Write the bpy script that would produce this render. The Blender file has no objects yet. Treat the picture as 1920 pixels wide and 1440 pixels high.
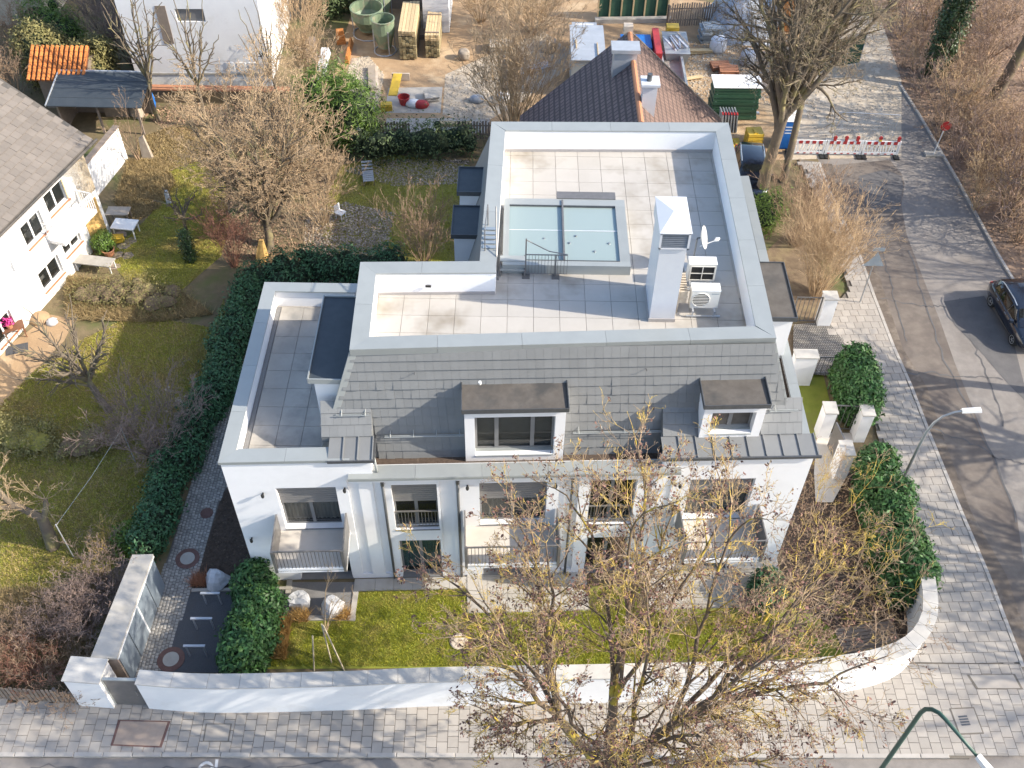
import bpy, math, random
import numpy as np
from mathutils import Vector, Matrix
R = math.radians
scene = bpy.context.scene
COL = scene.collection
# ---------------------------------------------------------------- camera, sky, sun, exposure
CAM_H, CAM_F, CAM_P, CAM_ROLL = 35.0, 1926.0, R(47.7), math.atan(28 / 1750.0)
cam_d = bpy.data.cameras.new('camera')
cam = bpy.data.objects.new('camera', cam_d)
COL.objects.link(cam)
cam_d.sensor_width = 36.0
cam_d.lens = 36.0 * CAM_F / 1920.0
cam_d.clip_end = 3000
cam.matrix_world = (Matrix.Translation((0, 0, CAM_H)) @ Matrix.Rotation(R(90) - CAM_P, 4, 'X')
                    @ Matrix.Rotation(CAM_ROLL, 4, 'Z'))
scene.camera = cam
SUN_DIR = Vector((-1.0, 0.15, -0.605)).normalized()          # the way the light travels
sun_el = math.asin(-SUN_DIR.z)
world = bpy.data.worlds.new('World'); scene.world = world; world.use_nodes = True
wn = world.node_tree.nodes; wn.clear()
wo = wn.new('ShaderNodeOutputWorld'); wb = wn.new('ShaderNodeBackground'); ws = wn.new('ShaderNodeTexSky')
ws.sky_type = 'NISHITA'; ws.sun_disc = False; ws.sun_elevation = sun_el
ws.sun_rotation = math.atan2(-SUN_DIR.x, -SUN_DIR.y)
ws.air_density = 1.0; ws.dust_density = 1.5
wb.inputs['Strength'].default_value = 0.15
world.node_tree.links.new(ws.outputs[0], wb.inputs[0]); world.node_tree.links.new(wb.outputs[0], wo.inputs[0])
sun_d = bpy.data.lights.new('sun', 'SUN'); sun_d.energy = 3.55; sun_d.angle = R(0.53); sun_d.color = (1.0, 0.905, 0.76)
sun = bpy.data.objects.new('sun', sun_d); COL.objects.link(sun)
sun.rotation_euler = SUN_DIR.to_track_quat('-Z', 'Y').to_euler()
sun.location = (40, -5, 40)
vs = scene.view_settings
vs.view_transform = 'Standard'; vs.look = 'None'; vs.gamma = 1.0; vs.use_curve_mapping = False
vs.exposure = 1.24

# ---------------------------------------------------------------- helpers
def at(x, y, z=0.0):
    """point of the photograph (1920x1440) standing at height z"""
    u = (x - 960) / CAM_F; v = -(y - 720) / CAM_F
    c, s = math.cos(CAM_ROLL), math.sin(CAM_ROLL)
    a, b = u * c - v * s, u * s + v * c
    d = Vector((a, math.cos(CAM_P) + b * math.sin(CAM_P), -math.sin(CAM_P) + b * math.cos(CAM_P)))
    return Vector((0, 0, CAM_H)) + d * ((z - CAM_H) / d.z)
def at2(x, y, z=0.0):
    p = at(x, y, z); return (p.x, p.y)
class Fr:
    """frame: u along the angle, v to the left of it, z up"""
    def __init__(s, x, y, ang=0.0, z=0.0):
        s.o = Vector((x, y, z)); s.a = ang
        s.e = Vector((math.cos(ang), math.sin(ang), 0)); s.n = Vector((-math.sin(ang), math.cos(ang), 0))
    def p(s, u, v, z): return s.o + s.e * u + s.n * v + Vector((0, 0, z))
W0 = Fr(0, 0, 0)
def norm(v): return v / (np.linalg.norm(v) + 1e-12)
class MB:
    def __init__(s): s.v = []; s.f = []
    def add(s, pts, faces):
        k = len(s.v); s.v += [tuple(p) for p in pts]; s.f += [tuple(i + k for i in f) for f in faces]; return s
    def poly(s, pts): return s.add(pts, [tuple(range(len(pts)))])
    def hexa(s, p): return s.add(p, [(3, 2, 1, 0), (4, 5, 6, 7), (0, 1, 5, 4), (1, 2, 6, 5), (2, 3, 7, 6), (3, 0, 4, 7)])
    def box(s, fr, u0, u1, v0, v1, z0, z1):
        return s.hexa([fr.p(u0, v0, z0), fr.p(u1, v0, z0), fr.p(u1, v1, z0), fr.p(u0, v1, z0),
                       fr.p(u0, v0, z1), fr.p(u1, v0, z1), fr.p(u1, v1, z1), fr.p(u0, v1, z1)])
    def prism(s, pts, z0, z1, zt=None):
        n = len(pts)
        a = sum(pts[i][0] * pts[(i + 1) % n][1] - pts[(i + 1) % n][0] * pts[i][1] for i in range(n))
        if a < 0: pts = pts[::-1]
        lo = [(p[0], p[1], z0) for p in pts]; hi = [(p[0], p[1], z1) for p in pts]
        return s.add(lo + hi, [tuple(range(n - 1, -1, -1)), tuple(range(n, 2 * n))] +
                     [(i, (i + 1) % n, n + (i + 1) % n, n + i) for i in range(n)])
    def tube(s, pts, r, n=6, caps=True):
        pts = [Vector(p) for p in pts]; m = len(pts)
        rr = r if isinstance(r, (list, tuple)) else [r] * m
        k = len(s.v)
        up = None
        for i, p in enumerate(pts):
            t = (pts[min(i + 1, m - 1)] - pts[max(i - 1, 0)]).normalized()
            if up is None: up = t.orthogonal().normalized()
            up = (up - t * up.dot(t)).normalized(); w = t.cross(up)
            for j in range(n):
                a = 2 * math.pi * j / n
                q = p + (up * math.cos(a) + w * math.sin(a)) * rr[i]; s.v.append(tuple(q))
        for i in range(m - 1):
            for j in range(n):
                j2 = (j + 1) % n
                s.f.append((k + i * n + j, k + i * n + j2, k + (i + 1) * n + j2, k + (i + 1) * n + j))
        if caps:
            s.f.append(tuple(k + j for j in range(n - 1, -1, -1))); s.f.append(tuple(k + (m - 1) * n + j for j in range(n)))
        return s
    def lathe(s, c, prof, n=12, axis=None, caps=True):
        """profile of (radius, height) turned about z (or about the given axis) at c"""
        c = Vector(c); ax = Vector(axis).normalized() if axis is not None else Vector((0, 0, 1))
        x = ax.orthogonal().normalized(); y = ax.cross(x); k = len(s.v); m = len(prof)
        for (r, h) in prof:
            for j in range(n):
                a = 2 * math.pi * j / n
                s.v.append(tuple(c + ax * h + (x * math.cos(a) + y * math.sin(a)) * r))
        for i in range(m - 1):
            for j in range(n):
                j2 = (j + 1) % n
                s.f.append((k + i * n + j, k + i * n + j2, k + (i + 1) * n + j2, k + (i + 1) * n + j))
        if caps: s.f.append(tuple(k + j for j in range(n - 1, -1, -1))); s.f.append(tuple(k + (m - 1) * n + j for j in range(n)))
        return s
    def build(s, name, mat, parent=None, smooth=False, origin=None):
        me = bpy.data.meshes.new(name)
        if parent is not None: o = wloc(parent)
        elif origin is not None: o = Vector(origin)
        else:
            a = np.array(s.v); o = Vector(((a[:, 0].min() + a[:, 0].max()) / 2, (a[:, 1].min() + a[:, 1].max()) / 2, a[:, 2].min()))
        me.from_pydata([(p[0] - o.x, p[1] - o.y, p[2] - o.z) for p in s.v], [], s.f)
        me.validate(); me.update()
        if smooth: me.polygons.foreach_set('use_smooth', [True] * len(me.polygons))
        ob = bpy.data.objects.new(name, me); COL.objects.link(ob)
        ob.data.materials.append(M[mat] if isinstance(mat, str) else mat)
        if parent is not None: ob.parent = parent
        else: ob.location = o
        return ob
def wloc(o):
    v = Vector((0, 0, 0))
    while o is not None: v = v + o.location; o = o.parent
    return v
def fast(name, verts, faces, mat, parent=None, smooth=False):
    """verts (n,3), faces (m,k) numpy arrays -> one mesh object"""
    me = bpy.data.meshes.new(name)
    verts = np.asarray(verts, dtype=np.float32); faces = np.asarray(faces, dtype=np.int32)
    o = wloc(parent) if parent is not None else Vector((float((verts[:, 0].min() + verts[:, 0].max()) / 2), float((verts[:, 1].min() + verts[:, 1].max()) / 2), float(verts[:, 2].min())))
    verts = verts - np.array([o.x, o.y, o.z], dtype=np.float32)
    m, k = faces.shape
    me.vertices.add(len(verts)); me.vertices.foreach_set('co', verts.ravel())
    me.loops.add(m * k); me.loops.foreach_set('vertex_index', faces.ravel())
    me.polygons.add(m); me.polygons.foreach_set('loop_start', np.arange(0, m * k, k, dtype=np.int32))
    me.update(calc_edges=True)
    if smooth: me.polygons.foreach_set('use_smooth', np.ones(m, dtype=bool))
    ob = bpy.data.objects.new(name, me); COL.objects.link(ob); me.materials.append(M[mat])
    if parent is not None: ob.parent = parent
    else: ob.location = o
    return ob
def tag(o, label=None, cat=None, group=None, kind=None):
    if label: o['label'] = label
    if cat: o['category'] = cat
    if group: o['group'] = group
    if kind: o['kind'] = kind
    return o
def thing(name, loc, label, cat, group=None):
    o = bpy.data.objects.new(name, None); COL.objects.link(o); o.location = Vector(loc); o.empty_display_size = .2
    return tag(o, label, cat, group)
def piece(name, me, parent, loc, rz=0.0, scale=(1, 1, 1), rot=None):
    """one more object of a shared mesh, placed at a world point"""
    ob = bpy.data.objects.new(name, me); COL.objects.link(ob)
    ob.parent = parent; ob.location = Vector(loc) - (wloc(parent) if parent else Vector((0, 0, 0)))
    if rot is not None: ob.rotation_euler = rot
    else: ob.rotation_euler = (0, 0, rz)
    ob.scale = scale
    return ob
def copy_tree(o, loc=None, parent=None):
    c = o.copy(); COL.objects.link(c); c.parent = parent
    if loc is not None: c.location = Vector(loc)
    for ch in list(o.children): copy_tree(ch, None, c)
    return c
def unit_box(name, mat, bev=0.0):
    """1 x 1 x 1 block standing on z=0, shared by many pieces; bev narrows the top"""
    b = bev
    me = bpy.data.meshes.new(name)
    v = [(-.5, -.5, 0), (.5, -.5, 0), (.5, .5, 0), (-.5, .5, 0), (-.5, -.5, .8), (.5, -.5, .8), (.5, .5, .8), (-.5, .5, .8),
         (-.5 + b, -.5 + b, 1), (.5 - b, -.5 + b, 1), (.5 - b, .5 - b, 1), (-.5 + b, .5 - b, 1)]
    f = [(3, 2, 1, 0), (8, 9, 10, 11)]
    for k in (0, 4):
        f += [(k + i, k + (i + 1) % 4, k + 4 + (i + 1) % 4, k + 4 + i) for i in range(4)]
    me.from_pydata(v, [], f); me.update(); me.materials.append(M[mat]); return me
def clip_poly(subj, clip):
    """Sutherland-Hodgman against a convex counter-clockwise polygon"""
    out = list(subj)
    for i in range(len(clip)):
        a, b = clip[i], clip[(i + 1) % len(clip)]
        inp, out = out, []
        if not inp: return []
        side = lambda p: (b[0] - a[0]) * (p[1] - a[1]) - (b[1] - a[1]) * (p[0] - a[0])
        for j in range(len(inp)):
            p, q = inp[j], inp[(j + 1) % len(inp)]
            sp, sq = side(p), side(q)
            if sp >= 0: out.append(p)
            if sp * sq < 0:
                t = sp / (sp - sq); out.append((p[0] + (q[0] - p[0]) * t, p[1] + (q[1] - p[1]) * t))
    return out
def inside(p, poly):
    c = False; n = len(poly)
    for i in range(n):
        a, b = poly[i], poly[(i + 1) % n]
        if (a[1] > p[1]) != (b[1] > p[1]) and p[0] < (b[0] - a[0]) * (p[1] - a[1]) / (b[1] - a[1]) + a[0]: c = not c
    return c
def inside_np(P, poly):
    c = np.zeros(len(P), bool); n = len(poly)
    for i in range(n):
        a, b = poly[i], poly[(i + 1) % n]
        cond = (a[1] > P[:, 1]) != (b[1] > P[:, 1])
        xx = (b[0] - a[0]) * (P[:, 1] - a[1]) / ((b[1] - a[1]) + 1e-12) + a[0]
        c ^= cond & (P[:, 0] < xx)
    return c
def scatter_in(poly, n, rng):
    a = np.array(poly); lo, hi = a.min(0), a.max(0)
    P = rng.uniform(lo, hi, (n, 2)); return P[inside_np(P, poly)]
def poly_area(p):
    n = len(p); return abs(sum(p[i][0] * p[(i + 1) % n][1] - p[(i + 1) % n][0] * p[i][1] for i in range(n))) / 2
def smooth_loop(pts, k=4):
    """Catmull-Rom through a closed ring of points"""
    n = len(pts); out = []
    for i in range(n):
        p0, p1, p2, p3 = [np.array(pts[(i + j - 1) % n], float) for j in range(4)]
        for t in np.linspace(0, 1, k, endpoint=False):
            out.append(tuple(.5 * ((2 * p1) + (-p0 + p2) * t + (2 * p0 - 5 * p1 + 4 * p2 - p3) * t * t + (-p0 + 3 * p1 - 3 * p2 + p3) * t ** 3)))
    return out

# ---------------------------------------------------------------- materials
M = {}
def mat(name, c1, c2=None, scale=6.0, rough=.7, bump=0.0, bscale=40.0, c3=None, s3=1.2, rnd=0.0, metal=0.0, spec=.5, coat=0.0, trans=0.0, detail=5.0, f3=(.52, .68)):
    """procedural surface: two colours mixed by noise, an optional third in larger patches, per-piece brightness, fine relief"""
    m = bpy.data.materials.new(name); m.use_nodes = True; nt = m.node_tree; N = nt.nodes; L = nt.links
    b = N['Principled BSDF']; b.inputs['Roughness'].default_value = rough; b.inputs['Metallic'].default_value = metal
    b.inputs['Specular IOR Level'].default_value = spec; b.inputs['Coat Weight'].default_value = coat
    c2 = c2 or tuple(v * .8 for v in c1)
    geo = N.new('ShaderNodeNewGeometry')
    def noise(sc, det=detail):
        n = N.new('ShaderNodeTexNoise'); n.inputs['Scale'].default_value = sc; n.inputs['Detail'].default_value = det
        n.inputs['Roughness'].default_value = .62
        L.new(geo.outputs['Position'], n.inputs['Vector']); return n
    def ramp(src, a, bb):
        r = N.new('ShaderNodeMapRange'); r.inputs['From Min'].default_value = a; r.inputs['From Max'].default_value = bb
        L.new(src, r.inputs['Value']); return r
    n1 = noise(scale); r1 = ramp(n1.outputs['Fac'], .3, .7)
    mx = N.new('ShaderNodeMix'); mx.data_type = 'RGBA'
    mx.inputs['A'].default_value = (*c1, 1); mx.inputs['B'].default_value = (*c2, 1)
    L.new(r1.outputs[0], mx.inputs['Factor']); col = mx.outputs['Result']
    if c3:
        n3 = noise(s3, 4); r3 = ramp(n3.outputs['Fac'], *f3)
        m3 = N.new('ShaderNodeMix'); m3.data_type = 'RGBA'; m3.inputs['B'].default_value = (*c3, 1)
        L.new(r3.outputs[0], m3.inputs['Factor']); L.new(col, m3.inputs['A']); col = m3.outputs['Result']
    if rnd:
        oi = N.new('ShaderNodeObjectInfo'); ad = N.new('ShaderNodeMath'); ad.operation = 'ADD'
        L.new(oi.outputs['Random'], ad.inputs[0]); L.new(geo.outputs['Random Per Island'], ad.inputs[1])
        fr = N.new('ShaderNodeMath'); fr.operation = 'FRACT'; L.new(ad.outputs[0], fr.inputs[0])
        rr = N.new('ShaderNodeMapRange'); rr.inputs['To Min'].default_value = 1 - rnd; rr.inputs['To Max'].default_value = 1 + rnd
        L.new(fr.outputs[0], rr.inputs['Value'])
        hv = N.new('ShaderNodeHueSaturation'); L.new(rr.outputs[0], hv.inputs['Value']); L.new(col, hv.inputs['Color']); col = hv.outputs['Color']
    L.new(col, b.inputs['Base Color'])
    if bump:
        nb = noise(bscale, 6); bp = N.new('ShaderNodeBump'); bp.inputs['Strength'].default_value = bump; bp.inputs['Distance'].default_value = .02
        L.new(nb.outputs['Fac'], bp.inputs['Height']); L.new(bp.outputs[0], b.inputs['Normal'])
    if trans:
        tr = N.new('ShaderNodeBsdfTranslucent'); L.new(col, tr.inputs['Color']); ms = N.new('ShaderNodeMixShader'); ms.inputs[0].default_value = trans
        out = N['Material Output']; L.new(b.outputs[0], ms.inputs[1]); L.new(tr.outputs[0], ms.inputs[2]); L.new(ms.outputs[0], out.inputs['Surface'])
    M[name] = m; return m
mat('plaster', (.79, .79, .80), (.76, .76, .77), 3, .85, .15, 90, c3=(.70, .70, .70), s3=.5, f3=(.55, .85))
mat('render_wall', (.78, .78, .78), (.72, .72, .73), 1.2, .85, .15, 90, c3=(.60, .585, .56), s3=.8, f3=(.56, .82))
mat('cap_metal', (.335, .355, .35), (.305, .325, .32), 1.5, .42, .03, 8, metal=.25, rnd=.06)
mat('dark_metal', (.10, .105, .11), (.13, .135, .14), 6, .4, metal=.5)
mat('window_frame', (.16, .165, .17), (.19, .19, .195), 4, .45)
mat('rail_metal', (.21, .20, .195), (.17, .165, .16), 5, .4, metal=.4)
mat('shutter', (.17, .165, .165), (.20, .195, .19), 2, .5)
mat('felt', (.075, .066, .058), (.11, .10, .09), 2.5, .9, .3, 60, c3=(.05, .05, .05), s3=.8)
mat('felt_dark', (.035, .045, .055), (.05, .06, .07), 3, .55, .25, 60)
mat('shingle', (.170, .176, .178), (.190, .196, .198), 2.2, .55, .08, 60, rnd=.045)
mat('deck_tile', (.395, .37, .335), (.44, .415, .38), .9, .7, .08, 80, c3=(.255, .225, .18), s3=.36, rnd=.035, f3=(.50, .70))
mat('terrace_tile', (.31, .285, .25), (.41, .38, .34), .7, .7, .08, 80, c3=(.24, .23, .21), s3=.6, rnd=.07)
mat('joint', (.33, .305, .275), (.36, .335, .30), 8, .9)
mat('skirting', (.33, .31, .30), (.38, .36, .35), 3, .6)
mat('balcony_floor', (.50, .46, .41), (.56, .52, .47), 2, .8)
mat('curtain', (.66, .66, .60), (.74, .73, .67), 3, .95)
mat('teal_curtain', (.13, .42, .42), (.20, .52, .50), 4, .9)
mat('lit_backing', (.34, .33, .285), (.20, .20, .17), 1.6, .8)  # paler than the rooms: reflected and indoor light painted into the colour
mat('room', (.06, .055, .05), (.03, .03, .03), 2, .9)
mat('white_metal', (.82, .82, .82), (.78, .78, .78), 3, .4)
mat('chimney_white', (.58, .60, .63), (.54, .56, .60), 3, .4)
mat('house_plaster', (.74, .73, .71), (.70, .69, .67), 2, .85, .15, 90, c3=(.64, .62, .58), s3=.7, f3=(.55, .85))
mat('louver', (.10, .105, .115), (.14, .145, .15), 3, .4)
mat('steel', (.40, .41, .41), (.33, .34, .34), 6, .35, metal=.8)
mat('white_plastic', (.66, .65, .61), (.60, .59, .55), 3, .4)
mat('black', (.012, .012, .013), (.02, .02, .02), 5, .5)
mat('concrete', (.36, .335, .30), (.43, .405, .365), 2.5, .9, .2, 70, c3=(.33, .31, .27), s3=1)
mat('cap_stone', (.50, .48, .44), (.42, .40, .37), 2.5, .85, .2, 70, rnd=.05)
mat('paver', (.355, .325, .29), (.31, .283, .253), 2.0, .9, .2, 90, c3=(.32, .285, .25), s3=.5, rnd=.085)
mat('paver_small', (.33, .29, .22), (.25, .23, .19), 5, .9, .3, 60, rnd=.2)
mat('sand_joint', (.13, .115, .095), (.17, .15, .125), 10, .95)
mat('kerb', (.40, .37, .34), (.34, .32, .29), 3, .9, .2, 60, rnd=.08)
mat('asphalt', (.195, .165, .14), (.135, .115, .10), 1.8, .95, .5, 90, c3=(.12, .10, .088), s3=.55, f3=(.45, .62))
mat('asphalt_pale', (.255, .232, .212), (.20, .182, .168), 2.5, .95, .5, 90, c3=(.18, .162, .148), s3=.7, f3=(.48, .68))
mat('gutter_dirt', (.10, .08, .065), (.16, .13, .105), 3, .95, .6, 40, c3=(.22, .185, .15), s3=1.2)
mat('asphalt_dark', (.095, .092, .095), (.13, .125, .125), 1.5, .95, .4, 120)
mat('road_paint', (.62, .62, .61), (.5, .5, .5), 9, .8)
mat('soil', (.12, .085, .055), (.20, .145, .09), 3, .95, .9, 14, c3=(.24, .19, .10), s3=.6)
mat('ground', (.20, .15, .085), (.13, .105, .055), 2.2, .95, .9, 14, c3=(.10, .12, .035), s3=.35)
mat('bark_soil', (.060, .042, .032), (.105, .075, .055), 9, .95, 1.0, 25, c3=(.16, .12, .085), s3=6, f3=(.6, .7))
mat('wood_floor', (.20, .135, .095), (.28, .195, .14), 6, .95, 1.0, 14, c3=(.12, .085, .06), s3=.9)
mat('dirt_yard', (.40, .275, .16), (.32, .215, .125), 1.5, .95, .9, 10, c3=(.48, .36, .23), s3=.5)
mat('rubble', (.48, .41, .32), (.36, .30, .23), 3, .95, 1.0, 9, c3=(.55, .49, .40), s3=1.5)
mat('lawn', (.17, .20, .022), (.23, .245, .035), 2.2, .9, .8, 30, c3=(.20, .18, .05), s3=.7)
mat('garden_lawn', (.22, .22, .04), (.30, .275, .065), 1.0, .9, .8, 30, c3=(.21, .165, .06), s3=.45, f3=(.48, .66))
mat('grass_blade', (.28, .31, .022), (.38, .37, .04), 1.6, .7, rnd=.4, c3=(.42, .35, .10), s3=1.1, f3=(.47, .68), trans=.25)
mat('garden_blade', (.32, .33, .045), (.45, .41, .085), .9, .7, rnd=.4, c3=(.44, .34, .12), s3=.55, f3=(.47, .66), trans=.25)
mat('dry_blade', (.40, .30, .14), (.30, .22, .11), 2, .8, rnd=.35)
mat('gravel', (.055, .058, .065), (.12, .122, .13), 60, .95, 1.0, 90, c3=(.09, .088, .09), s3=2)
mat('gravel_light', (.17, .165, .165), (.24, .235, .23), 50, .95, 1.0, 80)
mat('rock', (.55, .55, .56), (.40, .41, .43), 6, .85, .6, 18)
mat('manhole_brown', (.115, .06, .05), (.16, .09, .075), 8, .8)
mat('manhole_plate', (.36, .285, .23), (.30, .235, .19), 4, .8, .2, 60)
mat('cobble_base', (.12, .11, .10), (.15, .14, .125), 6, .95)
mat('cobble', (.27, .255, .235), (.34, .32, .29), 4, .85, rnd=.25)
mat('laurel', (.04, .105, .034), (.07, .15, .042), 1.5, .48, spec=.3, rnd=.5, c3=(.10, .19, .04), s3=1.1, f3=(.55, .75), trans=.12)
mat('laurel_dark', (.038, .10, .045), (.065, .145, .06), 1.5, .5, spec=.3, rnd=.5, trans=.1)
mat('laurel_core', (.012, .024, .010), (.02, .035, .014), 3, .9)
mat('bamboo_leaf', (.10, .19, .028), (.17, .25, .045), 1.5, .5, rnd=.45, trans=.3)
mat('conifer', (.05, .085, .03), (.09, .12, .04), 2, .7, rnd=.4)
mat('olive_leaf', (.17, .16, .055), (.25, .22, .09), 2, .8, rnd=.4, trans=.2)
mat('ivy', (.025, .055, .016), (.045, .085, .025), 2, .45, rnd=.5)
mat('bark_lichen', (.11, .08, .058), (.17, .125, .085), 3, .95, .5, 40, c3=(.42, .31, .045), s3=1.6, f3=(.52, .62))
mat('twig_lichen', (.40, .295, .20), (.28, .20, .135), 2.5, .95, c3=(.58, .42, .09), s3=.9, f3=(.48, .62), rnd=.25)
mat('bark_grey', (.17, .135, .095), (.11, .088, .065), 3, .95, .6, 30, c3=(.25, .22, .10), s3=1.2)
mat('twig_grey', (.30, .235, .165), (.21, .165, .115), 2, .95, rnd=.3, c3=(.30, .26, .12), s3=1.1)
mat('twig_tan', (.50, .365, .225), (.38, .27, .165), 2, .95, rnd=.3)
mat('twig_brown', (.36, .25, .165), (.26, .18, .12), 2, .95, rnd=.3)
mat('twig_red', (.27, .13, .085), (.20, .10, .07), 2, .95, rnd=.3)
mat('twig_purple', (.30, .22, .185), (.22, .16, .135), 2, .95, rnd=.3)
mat('seed', (.19, .10, .08), (.13, .07, .055), 8, .9, rnd=.4)
mat('litter', (.36, .235, .145), (.25, .16, .10), 3, .9, rnd=.45)
mat('litter_pale', (.44, .38, .31), (.33, .27, .21), 3, .9, rnd=.4)
mat('timber', (.56, .43, .25), (.48, .36, .20), 5, .85, rnd=.15)
mat('timber_end', (.30, .24, .13), (.24, .20, .11), 8, .9, rnd=.25)
mat('old_wood', (.26, .21, .17), (.20, .16, .13), 5, .9, rnd=.2)
mat('straw', (.58, .37, .13), (.48, .30, .10), 4, .9, rnd=.25)
mat('stake', (.50, .43, .30), (.42, .36, .25), 4, .9)
mat('bucket_green', (.19, .25, .16), (.14, .19, .12), 4, .6, rnd=.1, c3=(.26, .24, .17), s3=2)
mat('skip_green', (.022, .07, .04), (.03, .09, .05), 3, .55, rnd=.15)
mat('net_green', (.025, .075, .05), (.04, .10, .065), 2, .9)
mat('orange', (.50, .20, .05), (.38, .15, .045), 4, .6)
mat('yellow', (.62, .42, .04), (.50, .34, .05), 4, .5)
mat('red', (.42, .035, .035), (.34, .03, .03), 4, .45)
mat('blue', (.02, .16, .50), (.015, .12, .42), 4, .4)
mat('white', (.80, .80, .79), (.74, .74, .73), 4, .5)
mat('insulation', (.64, .66, .70), (.56, .58, .62), 3, .6)
mat('tin', (.50, .52, .55), (.42, .44, .46), 2, .4, metal=.4)
mat('grey_box', (.30, .33, .35), (.26, .29, .31), 2, .5)
mat('tarp', (.34, .37, .42), (.25, .28, .33), 2.5, .55, .8, 5)
mat('roof_purple', (.125, .092, .10), (.095, .07, .078), 1.5, .8)
mat('roof_grey', (.185, .162, .142), (.15, .132, .116), 1.2, .9, .3, 40, rnd=.09)
mat('roof_orange', (.55, .20, .05), (.46, .15, .04), 3, .8, rnd=.2)
mat('roof_lead', (.30, .35, .40), (.24, .29, .34), 2, .4, metal=.3)
mat('terracotta', (.46, .21, .11), (.40, .18, .10), 4, .8)
mat('brown_wood', (.20, .09, .05), (.15, .07, .04), 5, .7)
mat('pink', (.65, .06, .30), (.55, .05, .26), 9, .6)
mat('car_paint', (.006, .010, .022), (.005, .008, .017), 3, .22, coat=1.0)
mat('tyre', (.015, .015, .016), (.02, .02, .02), 6, .9)
mat('alloy', (.62, .63, .64), (.55, .56, .57), 5, .3, metal=.7)
mat('lamp_green', (.035, .085, .065), (.045, .10, .075), 3, .45)
mat('lamp_grey', (.34, .36, .38), (.30, .32, .34), 3, .4, metal=.4)
mat('headlamp', (.75, .78, .80), (.6, .63, .66), 8, .15)
def glass(name, tint, rough=.03, alpha=.35, refl=None):
    m = bpy.data.materials.new(name); m.use_nodes = True; nt = m.node_tree; N = nt.nodes; L = nt.links
    b = N['Principled BSDF']; b.inputs['Base Color'].default_value = (*tint, 1); b.inputs['Roughness'].default_value = rough
    b.inputs['Specular IOR Level'].default_value = .8; b.inputs['IOR'].default_value = 1.55
    tr = N.new('ShaderNodeBsdfTransparent'); tr.inputs[0].default_value = (*[min(1, .80 + v * .4) for v in tint], 1)
    ms = N.new('ShaderNodeMixShader'); ms.inputs[0].default_value = 1 - alpha
    L.new(tr.outputs[0], ms.inputs[2]); L.new(b.outputs[0], ms.inputs[1]); L.new(ms.outputs[0], N['Material Output'].inputs['Surface'])
    M[name] = m
glass('window_glass', (.03, .035, .035), .02, .30)
glass('sky_glass', (.30, .375, .375), .03, .86)
glass('car_glass', (.01, .013, .015), .03, .85)
glass('net', (.03, .08, .05), .9, .8)
def brick_mat(name, ca, cb, cm, sx, sy, ang=0.0, rough=.85, bump=.6, mortar=.03, off=.5, axes='xy'):
    m = bpy.data.materials.new(name); m.use_nodes = True; nt = m.node_tree; N = nt.nodes; L = nt.links; b = N['Principled BSDF']
    b.inputs['Roughness'].default_value = rough
    tc = N.new('ShaderNodeNewGeometry'); mp = N.new('ShaderNodeMapping'); mp.inputs['Rotation'].default_value = (0, 0, -ang)
    br = N.new('ShaderNodeTexBrick'); br.inputs['Scale'].default_value = 1.0; br.inputs['Brick Width'].default_value = sx; br.inputs['Row Height'].default_value = sy
    br.inputs['Mortar Size'].default_value = mortar * min(sx, sy) * 2; br.offset = off
    br.inputs['Color1'].default_value = (*ca, 1); br.inputs['Color2'].default_value = (*cb, 1); br.inputs['Mortar'].default_value = (*cm, 1)
    if axes == 'xy': L.new(tc.outputs['Position'], mp.inputs['Vector'])
    else:
        sp = N.new('ShaderNodeSeparateXYZ'); cb_ = N.new('ShaderNodeCombineXYZ'); L.new(tc.outputs['Position'], sp.inputs[0])
        L.new(sp.outputs['Y' if axes == 'yz' else 'X'], cb_.inputs[0]); L.new(sp.outputs['Z'], cb_.inputs[1]); L.new(cb_.outputs[0], mp.inputs['Vector'])
    L.new(mp.outputs[0], br.inputs['Vector'])
    ns = N.new('ShaderNodeTexNoise'); ns.inputs['Scale'].default_value = 1.3; ns.inputs['Detail'].default_value = 5; L.new(tc.outputs['Position'], ns.inputs['Vector'])
    mr = N.new('ShaderNodeMapRange'); mr.inputs['To Min'].default_value = .72; mr.inputs['To Max'].default_value = 1.25; L.new(ns.outputs['Fac'], mr.inputs['Value'])
    hv = N.new('ShaderNodeHueSaturation'); L.new(mr.outputs[0], hv.inputs['Value']); L.new(br.outputs['Color'], hv.inputs['Color'])
    L.new(hv.outputs[0], b.inputs['Base Color'])
    bp = N.new('ShaderNodeBump'); bp.inputs['Strength'].default_value = bump; bp.inputs['Distance'].default_value = .02; bp.invert = True
    L.new(br.outputs['Fac'], bp.inputs['Height']); L.new(bp.outputs[0], b.inputs['Normal']); M[name] = m
brick_mat('tiles_shaded', (.16, .115, .115), (.125, .09, .092), (.06, .045, .048), .30, .24, 0, .75, 1.0, .09, .5, 'yz')  # slope turned from the sun: its shade is painted into the tile colour
brick_mat('tiles_lit', (.175, .115, .095), (.15, .098, .082), (.085, .056, .048), .30, .24, 0, .8, 1.0, .07, .5, 'yz')  # sunny slope of the same roof, sunlight painted into the tile colour
brick_mat('cobbles', (.30, .28, .255), (.23, .215, .20), (.10, .092, .08), .11, .11, 0, .9, .8, .09, .5)
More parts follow.
